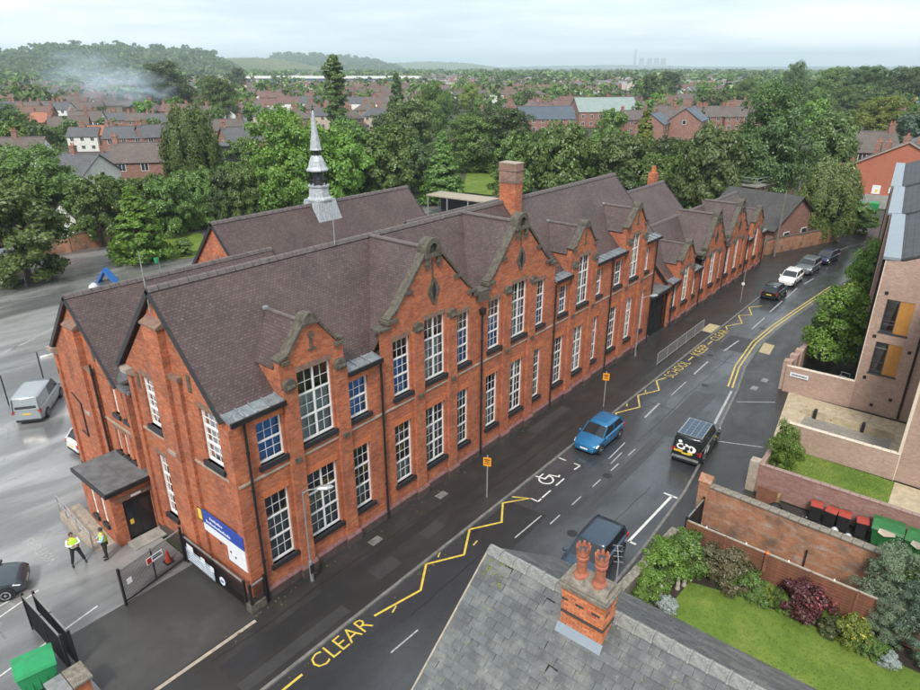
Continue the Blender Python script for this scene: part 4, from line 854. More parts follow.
M['setts'] = brick_mat('setts', (.22, .2, .17), (.3, .28, .24), (.1, .095, .085), .3, .2, .12)
M['cream'] = plain('cream_trim', (.62, .54, .44), .6, .1, 3)
M['soil'] = ground_mat('soil', [(.3, (.02, .017, .012)), (.7, (.045, .036, .026))], [(.3, .8), (.7, .95)], 1.5, 30)
M['alley'] = ground_mat('alley_tarmac', [(.3, (.02, .02, .02)), (.7, (.045, .044, .04))], [(.3, .35), (.7, .6)], .5, 30)

def slate_mat(name):
    t = NT(name); p = t.obj(); w = t.pos()
    r = t.math('FRACT', t.math('ADD', t.orand(), t.island()))
    c = t.ramp(r, [(0, (.068, .072, .074)), (.3, (.08, .085, .088)), (.6, (.092, .098, .1)), (.9, (.108, .114, .117)), (1, (.075, .08, .082))])
    c = t.mix(t.math('MULTIPLY', t.ramp(t.noise(w, 1.2, 8, .7), [(.48, 0.0), (.64, 1.0)]), .7), c, (.19, .2, .185))
    c = t.mix(t.ramp(t.noise(w, 7, 8, .75), [(.58, 0.0), (.74, .5)]), c, (.36, .37, .34))
    c = t.mix(t.ramp(t.noise(w, 2.6, 6, .7), [(.62, 0.0), (.72, .7)]), c, (.045, .048, .04))
    t.bump(t.noise(w, 18, 5), .3, .015); return t.done(c, t.math('ADD', .3, t.math('MULTIPLY', t.noise(w, 3, 4), .35)))
M['slate'] = slate_mat('near_slate'); M['slate_edge_shade'] = plain('slate_edge_shade', (.035, .037, .036), .9, .3, 6)  # near-black edge colour: course shadow painted in, together with edge dirt

# ================================================================ near house whose roof we look down on
HS = thing('slate_roofed_house', 'brick house with lichened grey slate roof in the near foreground', 'house', (.57, -12.42, 0))
RX, RZ, HSP, DROP, YL = 0.0, 9.5, 3.9, 3.0, 13.5
mb = MB(); mb.prism([(-3.55, 0), (3.55, 0), (3.55, 6.6), (0, 9.25), (-3.55, 6.6)], 'y', -.12, -YL); mb.build('wall', M['brick_garden'], HS)
SLEN = math.hypot(HSP, DROP); ang = math.atan2(DROP, HSP)
for s in (-1, 1):
    mb = MB(); mb.slab([(0, 0.02, RZ - .06), (0, -YL, RZ - .06), (s * HSP, -YL, RZ - DROP - .06), (s * HSP, 0.02, RZ - DROP - .06)], .1); mb.build('roof_boarding', M['slate_edge_shade'], HS)
    mb = MB(); mb.prism([(0, RZ - .03), (s * HSP, RZ - DROP - .03), (s * HSP, RZ - DROP - .22), (0, RZ - .22)], 'y', -.02, .05); mb.build('bargeboard', M['stone_pale'], HS)
    mb = MB(); mb.tube((s * (HSP + .06), 0, RZ - DROP - .1), (s * (HSP + .06), -YL, RZ - DROP - .1), .06, n=8); mb.build('gutter', M['black'], HS)
# slates: each is a thin tilted slab; the ones in view largest are single parts
SW, SE = .272, .235
variants = []
for k in range(8):
    m = MB(); w = SW / 2 - .002; l = SE + .07; t0 = .018
    ch = random.uniform(0, .025)
    vs = [(-l + .02, -w, .0), (0, -w + ch * (k % 4 == 0), .03), (0, w - ch * (k % 5 == 0), .03), (-l + .02, w, .0)]
    m.add(vs + [(a, b, c - .018) for a, b, c in vs], [(0, 1, 2, 3), (7, 6, 5, 4), (0, 4, 5, 1), (1, 5, 6, 2), (2, 6, 7, 3), (3, 7, 4, 0)])
    variants.append(m.mesh('slate', M['slate'])); variants[-1].materials.append(M['slate_edge_shade'])
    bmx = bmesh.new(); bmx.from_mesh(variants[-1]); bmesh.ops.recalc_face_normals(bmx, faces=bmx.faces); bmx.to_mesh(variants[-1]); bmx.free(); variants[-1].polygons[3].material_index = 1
def frame_px(p):
    d = np.array(p) - CAM; ca, sa, cp, sp = math.cos(HEAD), math.sin(HEAD), math.cos(PITCH), math.sin(PITCH)
    z = d @ np.array([ca * cp, sa * cp, -sp]); return 460 + FPX * (d @ np.array([sa, -ca, 0])) / z, 345 - FPX * (d @ np.array([ca * sp, sa * sp, cp])) / z, z
for s in (-1, 1):
    cand = []
    for i in range(int(SLEN / SE) + 1):
        for j in range(int(YL / SW)):
            dn = (i + 1) * SE; 
            if dn > SLEN + .12: continue
            y = -.02 - (j + .5 + (.5 if i % 2 else 0)) * SW
            cand.append((s * dn * math.cos(ang), y, RZ - dn * math.sin(ang)))
            if i % 2 and j == 0: cand.append((s * dn * math.cos(ang), -.02 - SW * .5, RZ - dn * math.sin(ang)))
    rest_v, rest_f = [], []; near = []
    for c in cand:
        px, py, zz = frame_px((c[0] + .57, c[1] - 12.42, c[2])); near.append((zz if (-15 < px < 935 and -10 < py < 705) else 999, c))
    near.sort(key=lambda q: q[0]); nsing = 300 if s < 0 else 0
    for idx, (zz, c) in enumerate(near):
        me = random.choice(variants)
        mt = Matrix.Translation(Vector(c) + Vector((0, random.gauss(0, .0035), random.uniform(.0, .007)))) @ (Matrix.Rotation(PI if s < 0 else 0, 4, 'Z')) @ Matrix.Rotation(ang + random.gauss(0, .012), 4, 'Y') @ Matrix.Rotation(random.gauss(0, .011), 4, 'Z')
        if random.random() < .012: mt = mt @ Matrix.Translation((.09, 0, .012)) @ Matrix.Rotation(random.uniform(-.2, .2), 4, 'Z')
        if idx < nsing and zz < 900:
            o = link('slate', me, HS); o.matrix_local = mt
        else:
            o0 = len(rest_v); rest_v += [tuple(mt @ v.co) for v in me.vertices]; rest_f += [tuple(v + o0 for v in p.vertices) for p in me.polygons]
    m = MB(); m.v = rest_v; m.f = rest_f; ro = tag(m.build('slates', M['slate'], HS, fix=False), kind='stuff'); ro.data.materials.append(M['slate_edge_shade']); ro.data.polygons.foreach_set('material_index', [1 if q % 6 == 3 else 0 for q in range(len(rest_f))])
# ridge tiles one by one
M['ridge_grey'] = plain('grey_ridge_tile', (.2, .2, .19), .8, .4, 5, .3, wear=(.33, .34, .3))
rt = MB(); prof = [(-.2, -.13), (-.13, .0), (-.05, .055), (.05, .055), (.13, .0), (.2, -.13)]; rt.prism(prof, 'y', 0, -.43); rt.prism([(a * 1.08, b + .014) for a, b in prof], 'y', -.4, -.455); rme = rt.mesh('ridge_tile', M['ridge_grey'])
bmx = bmesh.new(); bmx.from_mesh(rme); bmesh.ops.recalc_face_normals(bmx, faces=bmx.faces); bmx.to_mesh(rme); bmx.free()
for k in range(int(YL / .46)):
    if 2.75 < k * .46 + .23 < 3.9 and False: continue
    o = link('ridge_tile', rme, HS, (random.gauss(0, .006), -k * .46, RZ + .015 + random.gauss(0, .004))); o.rotation_euler = (random.gauss(0, .012), random.gauss(0, .03), 0)
# moss tufts on the slates
mb = MB()
for k in range(190):
    if k < 60: dn, y = random.uniform(.1, .9), -random.uniform(.1, .9)
    else: dn, y = random.uniform(.1, 4.6), -random.uniform(.1, 8.5)
    x, z = -dn * math.cos(ang), RZ - dn * math.sin(ang) + .022; r = random.uniform(.012, .035) * (1 if k < 60 else .75)
    mb.lathe([(r, -.01), (r * .8, r * .5), (r * .2, r * .8)], (x, y, z), 6)
M['moss'] = plain('moss', (.17, .19, .03), .95, .4, 9); tag(mb.build('moss_tufts', M['moss'], HS), kind='stuff')
# chimney stack with bricks laid course by course
CHX0, CHX1, CHY0, CHY1 = -.72, -.07, -4.0, -2.82
mb = MB(); mb.box(CHX0 + .03, CHX1 - .03, CHY0 + .03, CHY1 - .03, 8.6, 10.25); stack = mb.build('chimney_stack', M['concrete'], HS)
bm_l = MB(); bm_l.box(-.1075, .1075, -.05, .05, -.033, .033); bl = bm_l.mesh('brick', M['brick_chim']); bmx = bmesh.new(); bmx.from_mesh(bl); bmesh.ops.recalc_face_normals(bmx, faces=bmx.faces); bmesh.ops.bevel(bmx, geom=bmx.edges[:], offset=.005, segments=1, affect='EDGES'); bmx.to_mesh(bl); bmx.free()
M['brick_dark'] = plain('dark_brick', (.06, .05, .045), .8, .4, 6); bd = bl.copy(); bd.materials.clear(); bd.materials.append(M['brick_dark'])
for row in range(17):
    z = 8.83 + row * .077; zc = z + .035
    if zc > 10.16: break
    for face in range(2):
        Lf = (CHY1 - CHY0) if face == 0 else (CHX1 - CHX0); n = int(Lf / .2255); off = .0 if row % 2 == 0 else .1128
        k = 0; u = -off
        while u < Lf - .02:
            a, b = max(u, 0), min(u + .2155, Lf); u += .2255
            if b - a < .05: continue
            dark = row in (8,) or (row == 13 and k % 2 == 1) 
            o = link('brick', bd if dark else bl, stack); sc = (b - a) / .215; k += 1
            pr = .006 if row not in (8, 16) else .03
            if face == 0: o.location = (CHX0 + .05 - pr, CHY0 + (a + b) / 2, zc); o.rotation_euler = (0, 0, PI / 2); o.scale = (sc, 1, 1)
            else: o.location = (CHX0 + (a + b) / 2, CHY0 + .05 - pr, zc); o.scale = (sc, 1, 1)
            o.rotation_euler.z += random.gauss(0, .006)
mb = MB(); mb.box(CHX0 + .02, CHX1 - .001, CHY0 + .05, CHY1 - .001, 8.7, 10.16); mb.build('far_brickwork', M['brick_chim'], stack)
for k, (e, z0, z1) in enumerate(((.03, 10.16, 10.24), (.07, 10.24, 10.32), (.1, 10.32, 10.4), (.06, 10.4, 10.47))):
    mb = MB(); mb.box(CHX0 - e, CHX1 + e, CHY0 - e, CHY1 + e, z0, z1); mb.build('crown_course', M['moss_stone'] if k else M['brick_chim'], stack, bevel=.015)
mb = MB(); mb.prism([(CHX0 + .02, 10.47), (CHX1 - .02, 10.47), ((CHX0 + CHX1) / 2 + .15, 10.6), ((CHX0 + CHX1) / 2 - .15, 10.6)], 'y', CHY0 + .02, CHY1 - .02); mb.build('flaunching', M['moss_stone'], stack)
fl = MB(); y0, y1 = CHY0 - .06, CHY1 + .06; zf = RZ + (CHX0 - .06) * DROP / HSP
fl.add([(CHX0 - .16, y0, zf - .05), (CHX0 - .16, y1, zf - .05), (CHX0 - .012, y1, zf + .17), (CHX0 - .012, y0, zf + .17)], [(0, 1, 2, 3)]); fl.build('lead_flashing', M['zinc'], stack, fix=False)
for yy in (-3.15, -3.66):
    pot = MB(); pot.lathe([(.2, 10.52), (.19, 10.62), (.13, 10.7), (.125, 11.05), (.165, 11.12), (.165, 11.17), (.14, 11.2), (.165, 11.26), (.17, 11.36)], (-.42, yy, 0), 16)
    n = 16; 
    prof = MB()
    pot = pot.build('chimney_pot', M['terracotta'], stack, smooth=False)
    cr = MB()
    for k in range(8):       # crown of pointed teeth
        a0, a1 = 2 * PI * k / 8, 2 * PI * (k + 1) / 8; am = (a0 + a1) / 2; r = .17
        P3 = lambda a, rr, z: (-.42 + rr * math.cos(a), yy + rr * math.sin(a), z)
        cr.add([P3(a0, r, 11.34), P3(a1, r, 11.34), P3(a1 - .08, r + .006, 11.4), P3(am + .14, r + .014, 11.5), P3(am - .14, r + .014, 11.5), P3(a0 + .08, r + .006, 11.4),
                P3(a0, r - .03, 11.34), P3(a1, r - .03, 11.34), P3(a1 - .08, r - .03, 11.4), P3(am + .14, r - .022, 11.5), P3(am - .14, r - .022, 11.5), P3(a0 + .08, r - .03, 11.4)],
               [(0, 1, 2, 3, 4, 5), (11, 10, 9, 8, 7, 6), (0, 6, 7, 1), (1, 7, 8, 2), (2, 8, 9, 3), (3, 9, 10, 4), (4, 10, 11, 5), (5, 11, 6, 0)])
    cr.build('pot_crown', M['terracotta'], stack); hole = MB(); hole.lathe([(.135, 11.355), (.135, 11.362)], (-.42, yy, 0), 14); hole.build('flue', M['room'], stack)
ae = MB(); ae.tube((CHX1 + .08, CHY0 + .1, 9.4), (CHX1 + .08, CHY0 + .1, 11.15), .016, n=6); ae.path([(CHX1 + .08, CHY0 + .1, 11.1), (CHX1 + .5, CHY0 + .35, 11.2)], .01)
for k in range(4): a = Vector((CHX1 + .08, CHY0 + .1, 11.1)).lerp(Vector((CHX1 + .5, CHY0 + .35, 11.2)), k / 3); ae.tube(a + Vector((-.06, .1, 0)), a + Vector((.06, -.1, 0)), .007, n=4)
ae.build('aerial', M['galv'], stack)

# ================================================================ gardens and walls across the road
def wall_run(name, label, a, b, h, t, mat, cop=None, ch=.07, cover=.05, cat='wall', group=None, base=0.0):
    a, b = Vector((a[0], a[1])), Vector((b[0], b[1])); L = (b - a).length
    r = thing(name, label, cat, (a.x, a.y, base), math.atan2((b - a).y, (b - a).x), group)
    mb = MB(); mb.box(0, L, -t / 2, t / 2, 0, h); mb.build('brickwork', M[mat], r)
    if cop:
        n = max(1, int(L / .45))
        if L < 12:
            cm = MB(); cm.box(0, L / n - .008, -t / 2 - cover, t / 2 + cover, 0, ch); me = cm.mesh('coping_stone', M[cop]); bmx = bmesh.new(); bmx.from_mesh(me); bmesh.ops.recalc_face_normals(bmx, faces=bmx.faces); bmesh.ops.bevel(bmx, geom=bmx.edges[:], offset=.015, segments=1, affect='EDGES'); bmx.to_mesh(me); bmx.free()
            for k in range(n): o = link('coping_stone', me, r, (L * k / n, random.gauss(0, .006), h + random.gauss(0, .004))); o.rotation_euler = (0, 0, random.gauss(0, .008))
        else: mb = MB(); mb.box(-.02, L + .02, -t / 2 - cover, t / 2 + cover, h, h + ch); mb.build('coping', M[cop], r)
    return r
# lawn and beds beside the near house
sheet('garden_soil', [(4.2, -12.4), (15.7, -13.1), (15.7, -30), (4.2, -30)], .012, M['soil'])
lawn_poly = [(9.2, -14.2), (13.7, -14.4), (14.3, -16.5), (14.5, -19.0), (14.6, -22), (14.6, -29), (5, -29), (5, -20), (7.5, -15)]
sheet('lawn', lawn_poly, .03, M['grass'])
def in_poly(x, y, P):
    c = False
    for i in range(len(P)):
        x0, y0 = P[i]; x1, y1 = P[i - 1]
        if (y0 > y) != (y1 > y) and x < (x1 - x0) * (y - y0) / (y1 - y0) + x0: c = not c
    return c
def blades(name, label, poly, n, mat, h=.06, z=.03):
    P = np.array(poly); lo, hi = P.min(0), P.max(0); V = []; k = 0
    while k < n:
        x, y = rng.uniform(lo[0], hi[0]), rng.uniform(lo[1], hi[1])
        if not in_poly(x, y, poly): continue
        a = rng.uniform(0, 6.28); w = .02; hh = h * rng.uniform(.5, 1.3); dx, dy = rng.normal(0, .03, 2)
        V += [(x - w * math.cos(a), y - w * math.sin(a), z), (x + w * math.cos(a), y + w * math.sin(a), z), (x + dx, y + dy, z + hh)]; k += 1
    V = np.array(V); o = link(name, np_mesh(name, V, np.arange(len(V)).reshape(-1, 3), mat)); return tag(o, label, 'grass', kind='stuff')
M['blade'] = leaf_mat('grass_blade', (.09, .17, .024), (.2, .27, .05), .4)
blades('lawn_grass', 'short green lawn grass beside the slate roofed house', lawn_poly, 9000, M['blade'])
wall_run('garden_wall', 'low mossy stone wall between the front garden and the street', (5.0, -12.25), (15.8, -12.75), .95, .32, 'moss_stone', 'moss_stone')
# timber fence, panel by panel
fe = thing('garden_fence', 'brown timber panel fence with pale top rail behind the flower bed', 'fence', (15.75, -13.3, 0), -PI / 2)
pb = MB(); pb.box(0, 1.78, -.012, .012, 0, .142); pbm = pb.mesh('board', M['timber'])
for k in range(6):
    for r_ in range(11): o = link('board', pbm, fe, (k * 1.86 + .04, .006 * (r_ % 2), .08 + r_ * .148)); o.rotation_euler = (R(6), 0, random.gauss(0, .003))
    g = MB(); g.box(k * 1.86 - .05, k * 1.86 + .05, -.05, .05, 0, 1.78); g.build('post', M['timber'], fe)
    g = MB(); g.box(k * 1.86, k * 1.86 + 1.84, -.05, .05, 1.74, 1.79); g.build('top_rail', M['stone_pale'], fe)
    g = MB(); g.tube((k * 1.86 + .9, 0, 1.79), (k * 1.86 + .9, 0, 1.86), .05, .03, 8); g.build('solar_light', M['white'], fe)
M['orange_globe'] = plain('orange_finial', (.6, .16, .02), .5, .1, 5); g = MB(); g.box(3.66, 3.8, -.16, -.05, 0, 1.75); g.build('gate_post', M['timber'], fe); g = MB(); g.lathe([(.02, -.1), (.1, 0), (.02, .1)], (3.73, -.1, 1.86), 8); g.build('finial', M['orange_globe'], fe)
sheet('alley', [(15.8, -13.1), (18.4, -13.0), (18.4, -30), (15.8, -30)], .008, M['alley'])
wall_run('old_brick_wall', 'tall old red brick wall, patched and stained, with mossy coping', (18.45, -13.1), (18.2, -21.7), 2.35, .3, 'brick_old', 'moss_stone', .1, .07)
mb = MB(); mb.box(18.2, 18.75, -13.35, -12.8, 0, 2.6); mb.prism([(18.15, 2.6), (18.8, 2.6), (18.475, 2.95)], 'y', -13.4, -12.75); tag(mb.build('brick_pier', M['brick_old'], None), 'brick pier with pointed cap at the street end of old wall', 'pier')
g3, _, _ = mesh_gate('alley_gate', 'black iron gate closing the alley beside the old brick wall', 'gate', (16.0, -13.15), (18.1, -13.2), 1.7, mid=True)
g = MB(); g.box(18.0, 18.06, -18.3, -18.24, .0, 1.15); g.v = [(x, y, z) for x, y, z in g.v]; tag(g.build('thin_post', M['black'], None), 'thin black post standing against the old wall in the alley', 'post')
# bin yard
sheet('bin_yard', [(18.6, -13.4), (23.0, -14.2), (23.0, -30), (18.6, -30)], .008, M['alley'])
wall_run('garden_wall', 'mauve brick wall behind the red lidded bins', (23.2, -14.3), (23.45, -24.0), 1.75, .24, 'brick_garden', 'brick_garden', .08, .02)
mb = MB(); mb.box(22.95, 23.5, -14.45, -13.95, 0, 1.95); tag(mb.build('brick_pier', M['stone_pale'], None, bevel=.03), 'pale pier at the street end of the mauve wall', 'pier')
M['bin_black'] = plain('bin_black', (.016, .016, .018), .5, .25, 5); M['bin_red'] = plain('bin_red', (.33, .045, .028), .5, .15, 5); M['bin_green'] = plain('bin_green', (.02, .13, .035), .45, .2, 3); M['bin_green2'] = plain('bin_bright_green', (.015, .26, .09), .45, .15, 3)
def wheelie(x, y, rz, label, lid='bin_red', body='bin_black', grp='wheelie bins with red lids'):
    t = thing('wheelie_bin', label, 'bin', (x, y, .008), rz, grp)
    mb = MB(); mb.add([(-.24, -.26, .06), (.24, -.26, .06), (.24, .24, .06), (-.24, .24, .06), (-.29, -.34, .95), (.29, -.34, .95), (.29, .33, .95), (-.29, .33, .95)], [(0, 3, 2, 1), (4, 5, 6, 7), (0, 1, 5, 4), (1, 2, 6, 5), (2, 3, 7, 6), (3, 0, 4, 7)]); mb.build('body', M[body], t, bevel=.03)
    mb = MB(); mb.prism([(-.34, .955), (.34, .955), (.33, .99), (.1, 1.03), (-.33, .98)], 'x', -.29, .29); mb.build('lid', M[lid], t, bevel=.02)
    for s in (-1, 1): mb = MB(); mb.tube((s * .2, .3, .1), (s * .27, .3, .1), .1, n=12); mb.build('wheel', M['tyre'], t)
    mb = MB(); mb.tube((-.22, .4, .98), (.22, .4, .98), .02, n=6); mb.build('handle', M[body], t)
wheelie(22.5, -17.7, R(-80), 'black bin with red lid, leftmost of four by the mauve wall'); wheelie(22.45, -18.45, R(-95), 'black bin with red lid, second of four by the mauve wall')
wheelie(22.5, -19.05, R(-88), 'black bin with red lid, third of four by the mauve wall'); wheelie(22.5, -19.85, R(-78), 'black bin with red lid, closest to the green containers')
def container(x, y, rz, label, body='bin_green', stuffed=True):
    t = thing('waste_container', label, 'bin', (x, y, .008), rz)
    mb = MB(); mb.add([(-.55, -.42, .2), (.55, -.42, .2), (.55, .42, .2), (-.55, .42, .2), (-.66, -.54, 1.15), (.66, -.54, 1.15), (.66, .5, 1.25), (-.66, .5, 1.25)], [(0, 3, 2, 1), (4, 5, 6, 7), (0, 1, 5, 4), (1, 2, 6, 5), (2, 3, 7, 6), (3, 0, 4, 7)]); mb.build('body', M[body], t, bevel=.03)
    mb = MB(); mb.prism([(-.58, 1.17), (-.5, 1.3), (.1, 1.42), (.55, 1.36), (.56, 1.27)], 'x', -.69, .69); mb.build('lid', M[body], t, bevel=.02)
    for k in range(5): mb = MB(); mb.box(-.5 + k * .25 - .02, -.5 + k * .25 + .02, -.5, -.44, .3, 1.05); mb.build('rib', M[body], t)
    for sx in (-.48, .48):
        for sy in (-.34, .34): mb = MB(); mb.tube((sx - .03, sy, .1), (sx + .03, sy, .1), .1, n=10); mb.build('castor', M['tyre'], t)
    if stuffed: mb = MB(); mb.add([(-.4, -.62, 1.1), (.35, -.62, 1.12), (.3, -.6, 1.3), (-.1, -.6, .95), (-.35, -.56, 1.32)], [(0, 3, 1, 2, 4)]); mb.build('cardboard', M['cream'], t, fix=False)
container(22.35, -20.95, R(-86), 'dark green wheeled container with cardboard under its lid'); container(22.3, -22.4, R(-92), 'dark green wheeled container partly hidden by the garden tree')
M['card'] = plain('cardboard', (.25, .16, .08), .85, .2, 3)
bx_ = thing('cardboard_box', 'brown board sheets leaning in the corner of the bin yard', 'cardboard', (22.6, -15.3, .01)); mb = MB(); mb.box(-.25, .3, -.6, .5, 0, .6); mb.build('box', M['card'], bx_, bevel=.02); mb = MB(); mb.box(-.32, -.27, -.5, .55, .02, .95); mb.build('flap', M['timber'], bx_)
def blob(name, label, cat, x, y, r, h, mat, seed=0, z=.01):
    rr = random.Random(seed); n, m_ = 12, 6; V = []; F = []
    for j in range(m_ + 1):
        t = PI / 2 * j / m_
        for i in range(n): k = 1 + rr.uniform(-.14, .14); V.append((r * k * math.cos(t) * math.cos(2 * PI * i / n), r * k * math.cos(t) * math.sin(2 * PI * i / n), h * math.sin(t) * (1 + rr.uniform(-.08, .08))))
    F = [(j * n + i, j * n + (i + 1) % n, (j + 1) * n + (i + 1) % n, (j + 1) * n + i) for j in range(m_) for i in range(n)]
    mb = MB(); mb.add(V, F); o = mb.build(name, M[mat], None, smooth=True); o.location = (x, y, z); return tag(o, label, cat)
M['bag_black'] = flat('bin_bag', (.012, .012, .013), .3); M['bag_white'] = plain('pale_bag', (.55, .57, .6), .5, .15, 5)
blob('rubbish_bag', 'shiny black rubbish bag beside the leaning cardboard', 'bag', 21.9, -15.9, .4, .5, 'bag_black', 1); blob('rubbish_bag', 'white rubbish bag lying next to the black one', 'bag', 21.6, -16.4, .25, .3, 'bag_white', 2); blob('rubbish_bag', 'pale bag on the ground between two red lidded bins', 'bag', 22.1, -18.8, .18, .25, 'bag_white', 3); blob('rubbish_bag', 'pale bag on the ground before the last red lidded bin', 'bag', 21.95, -19.45, .2, .25, 'bag_white', 5)
mb = MB()
for k in range(50): x, y = random.uniform(20.5, 22.4), random.uniform(-22, -16); s = random.uniform(.04, .13); a = random.uniform(0, 3); mb.quad(*[(x + s * math.cos(a + q), y + s * math.sin(a + q) * .7, .02 + random.uniform(0, .04)) for q in (0, 1.5, 3.1, 4.7)])
tag(mb.build('litter', M['bag_white'], None, fix=False), 'scraps of pale litter strewn over the bin yard', 'litter', kind='stuff')
# flats garden: lawn, paving, path
sheet('flats_lawn', [(23.4, -14.6), (29.2, -14.8), (29.2, -20.5), (23.5, -20.6)], .012, M['grass'])
blades('lawn_grass', 'small green lawn between two brick walls by the flats', [(23.4, -14.6), (29.2, -14.8), (29.2, -20.5), (23.5, -20.6)], 9000, M['blade'], .05, .012)
sheet('flats_paving', [(23.5, -20.6), (29.2, -20.5), (29.2, -32), (23.6, -32)], .012, M['pave_pale'])
sheet('path_slabs', [(29.4, -13.6), (37.5, -12.5), (37.5, -20.4), (29.5, -20.4)], .012, M['pave_pale']); sheet('path_setts', [(31.0, -14.4), (34.4, -14.4), (34.4, -19.6), (31.0, -19.6)], .018, M['setts'])
for k in range(3): mb = MB(); mb.box(34.5, 34.62, -19.6 + 1.9 * k, -17.9 + 1.9 * k, .012, .5); mb.box(34.5, 37.5, -17.9 + 1.9 * k, -17.85 + 1.9 * k, .012, .05); struct(mb.build('step_wall', M['pave_pale']))
for k in range(2): mb = MB(); mb.box(34.3, 34.55, -17.95 + 2.9 * k, -17.75 + 2.9 * k, 0, .7); tag(mb.build('bollard', M['black'], None, bevel=.02), ['short black post on the pale path, nearer the flats', 'short black post on the pale path, nearer the street'][k], 'post')
wall_run('garden_wall', 'pinkish brick wall between the flats lawn and the paved path', (29.3, -14.3), (29.45, -20.35), 1.7, .24, 'brick_pale', 'cream', .06, .02)
wall_run('garden_wall', 'brick front wall of the flats lawn behind the young tree', (23.5, -14.35), (29.3, -14.2), 1.2, .24, 'brick_pale', 'brick_garden', .08, .02)
ws = wall_run('garden_wall', 'brick wall with the white street name plate', (37.6, -12.0), (37.8, -16.4), 2.0, .26, 'brick_pale', 'cream', .06, .02)
np_ = thing('street_nameplate', 'white street name plate on the brick wall end', 'sign', (37.44, -12.95, 1.5)); mb = MB(); mb.box(-.02, 0, -.62, .62, -.16, .16); mb.build('plate', M['sign_white'], np_); mb = MB()
for k in range(14): mb.box(-.026, -.02, -.5 + k * .073, -.45 + k * .073, -.06, .06 - .03 * (k % 3 == 1))
mb.build('lettering', M['trim'], np_)
for k in range(4): wall_run('garden_wall', ['brick front wall of the flats, stepped piece nearest the name plate', 'brick front wall of the flats, second stepped piece', 'brick front wall of the flats, third stepped piece', 'brick front wall of the flats, farthest stepped piece'][k], (37.7 + k * 5, -12.0 + .05 * k), (42.4 + k * 5, -11.95 + .1 * k), 1.9 - .1 * k, .3, 'brick_pale', 'brick_garden', .08, .03, group='front walls of the flats')
for k, x in enumerate((37.9, 39.6, 41.2)): mb = MB(); mb.box(x - .28, x + .28, -12.25, -11.7, 0, 2.35 - .12 * k); tag(mb.build('brick_pier', M['brick_pale'], None, bevel=.02), ['brick pier at the corner by the name plate', 'brick pier one step along the flats front wall', 'brick pier two steps along the flats front wall'][k], 'pier')
sheet('court_ground', [(37.8, -12.2), (90, -12.2), (90, -17), (37.8, -17)], .012, M['soil'])
for k, x in enumerate((52.0, 60.5)): wall_run('garden_wall', ['low cross wall in the flats court behind the nearest street tree', 'second low cross wall farther along the flats court'][k], (x, -12.2), (x, -16.3), 1.8, .25, 'brick_pale', 'cream', .06, .02)
# ================================================================ block of flats on the right edge
FL = thing('block_of_flats', 'pale brick block of flats with orange panels and grey roof', 'flats', (38, -16.4, 0))
def FP(u, z, d): return (-.2 + d, u, z)                    # end wall towards the camera, local coords
w = MB(); op = [(-2.2, -.62, 5.95, 8.2), (-2.2, -.62, 2.95, 5.2)]
rect_wall(w, FP, [(-3.1, 0, 0, 10.8), (-14, -3.1, 0, 10.8)], op, .2)
w.build('wall', M['brick_pale'], FL)
TH = R(6.7); cT, sT = math.cos(TH), math.sin(TH)
def rot_(m): m.v = [(x * cT - y * sT, x * sT + y * cT, z) for x, y, z in m.v]; return m
segs = [(-.2, 16, 0), (16, 32, .3), (32, 53, .6)]
for x0, x1, dy in segs:
    s_ = MB(); wo = []
    def FS(u, z, d): return (u, dy - d, z)
    n = int((x1 - x0) / 3.4)
    for k in range(n):
        for fl_ in range(4): wo.append((x0 + 1 + k * 3.4, x0 + 2.4 + k * 3.4, .7 + 2.55 * fl_, 2.3 + 2.55 * fl_))
    rect_wall(s_, FS, [(x0, x1, 0, 10.8)], wo, .2); (s_.quad((x0, dy, 0), (x0, dy - 3, 0), (x0, dy - 3, 10.8), (x0, dy, 10.8)) if x0 > 0 else None); rot_(s_).build('front_wall', M['brick_pale'], FL)
    for q in wo:
        g = MB(); mbox(g, FS, q[0], q[1], q[2], q[3], .1, .14); fr_ = rot_(g).build('window', M['car_glass'], FL)
        g = MB(); mbox(g, FS, (q[0] + q[1]) / 2, q[1], q[2], q[3], .06, .1); rot_(g).build('panel', M['orange_panel'], fr_)
    g = MB(); g.box(x0 - .1, x1 + .02, dy - .75, dy + .22, 10.8, 10.98); rot_(g).build('parapet_capping', M['zinc'], FL)
    g = MB(); g.box(x0 - .02, x1, dy + .001, dy + .08, 0, .0 + 10.8) if False else g.box(x0 - .02, x0 + .25, dy, dy + .06, 0, 10.8); rot_(g).build('corner_trim', M['cream'], FL)
    for xx in (x0 + .6, x0 + 5.5): g = MB(); g.tube((xx, dy + .1, .1), (xx, dy + .1, 10.6), .055, n=8); rot_(g).build('downpipe', M['black'], FL)
    for zz in (2.7, 5.25, 7.8): g = MB(); g.box(x0, x1, dy, dy + .05, zz, zz + .12); rot_(g).build('string_course', M['cream'], FL)
    g = MB(); g.slab([(x0, dy - .75, 10.95), (x1, dy - .75, 10.9), (x1, dy - 6.5, 13.2), (x0, dy - 6.5, 13.2)], .15); g.slab([(x0, dy - 6.5, 13.2), (x1, dy - 6.5, 13.2), (x1, dy - 12, 10.9), (x0, dy - 12, 10.9)], .15); rot_(g).build('roof', M['slate_far'], FL)
    g = MB(); g.add([(x0 + .05, dy - .8, 10.7), (x0 + .05, dy - 12, 10.7), (x0 + .05, dy - 6.5, 13.1)], [(0, 1, 2)]); rot_(g).build('roof_gable', M['brick_pale'], FL, fix=False)
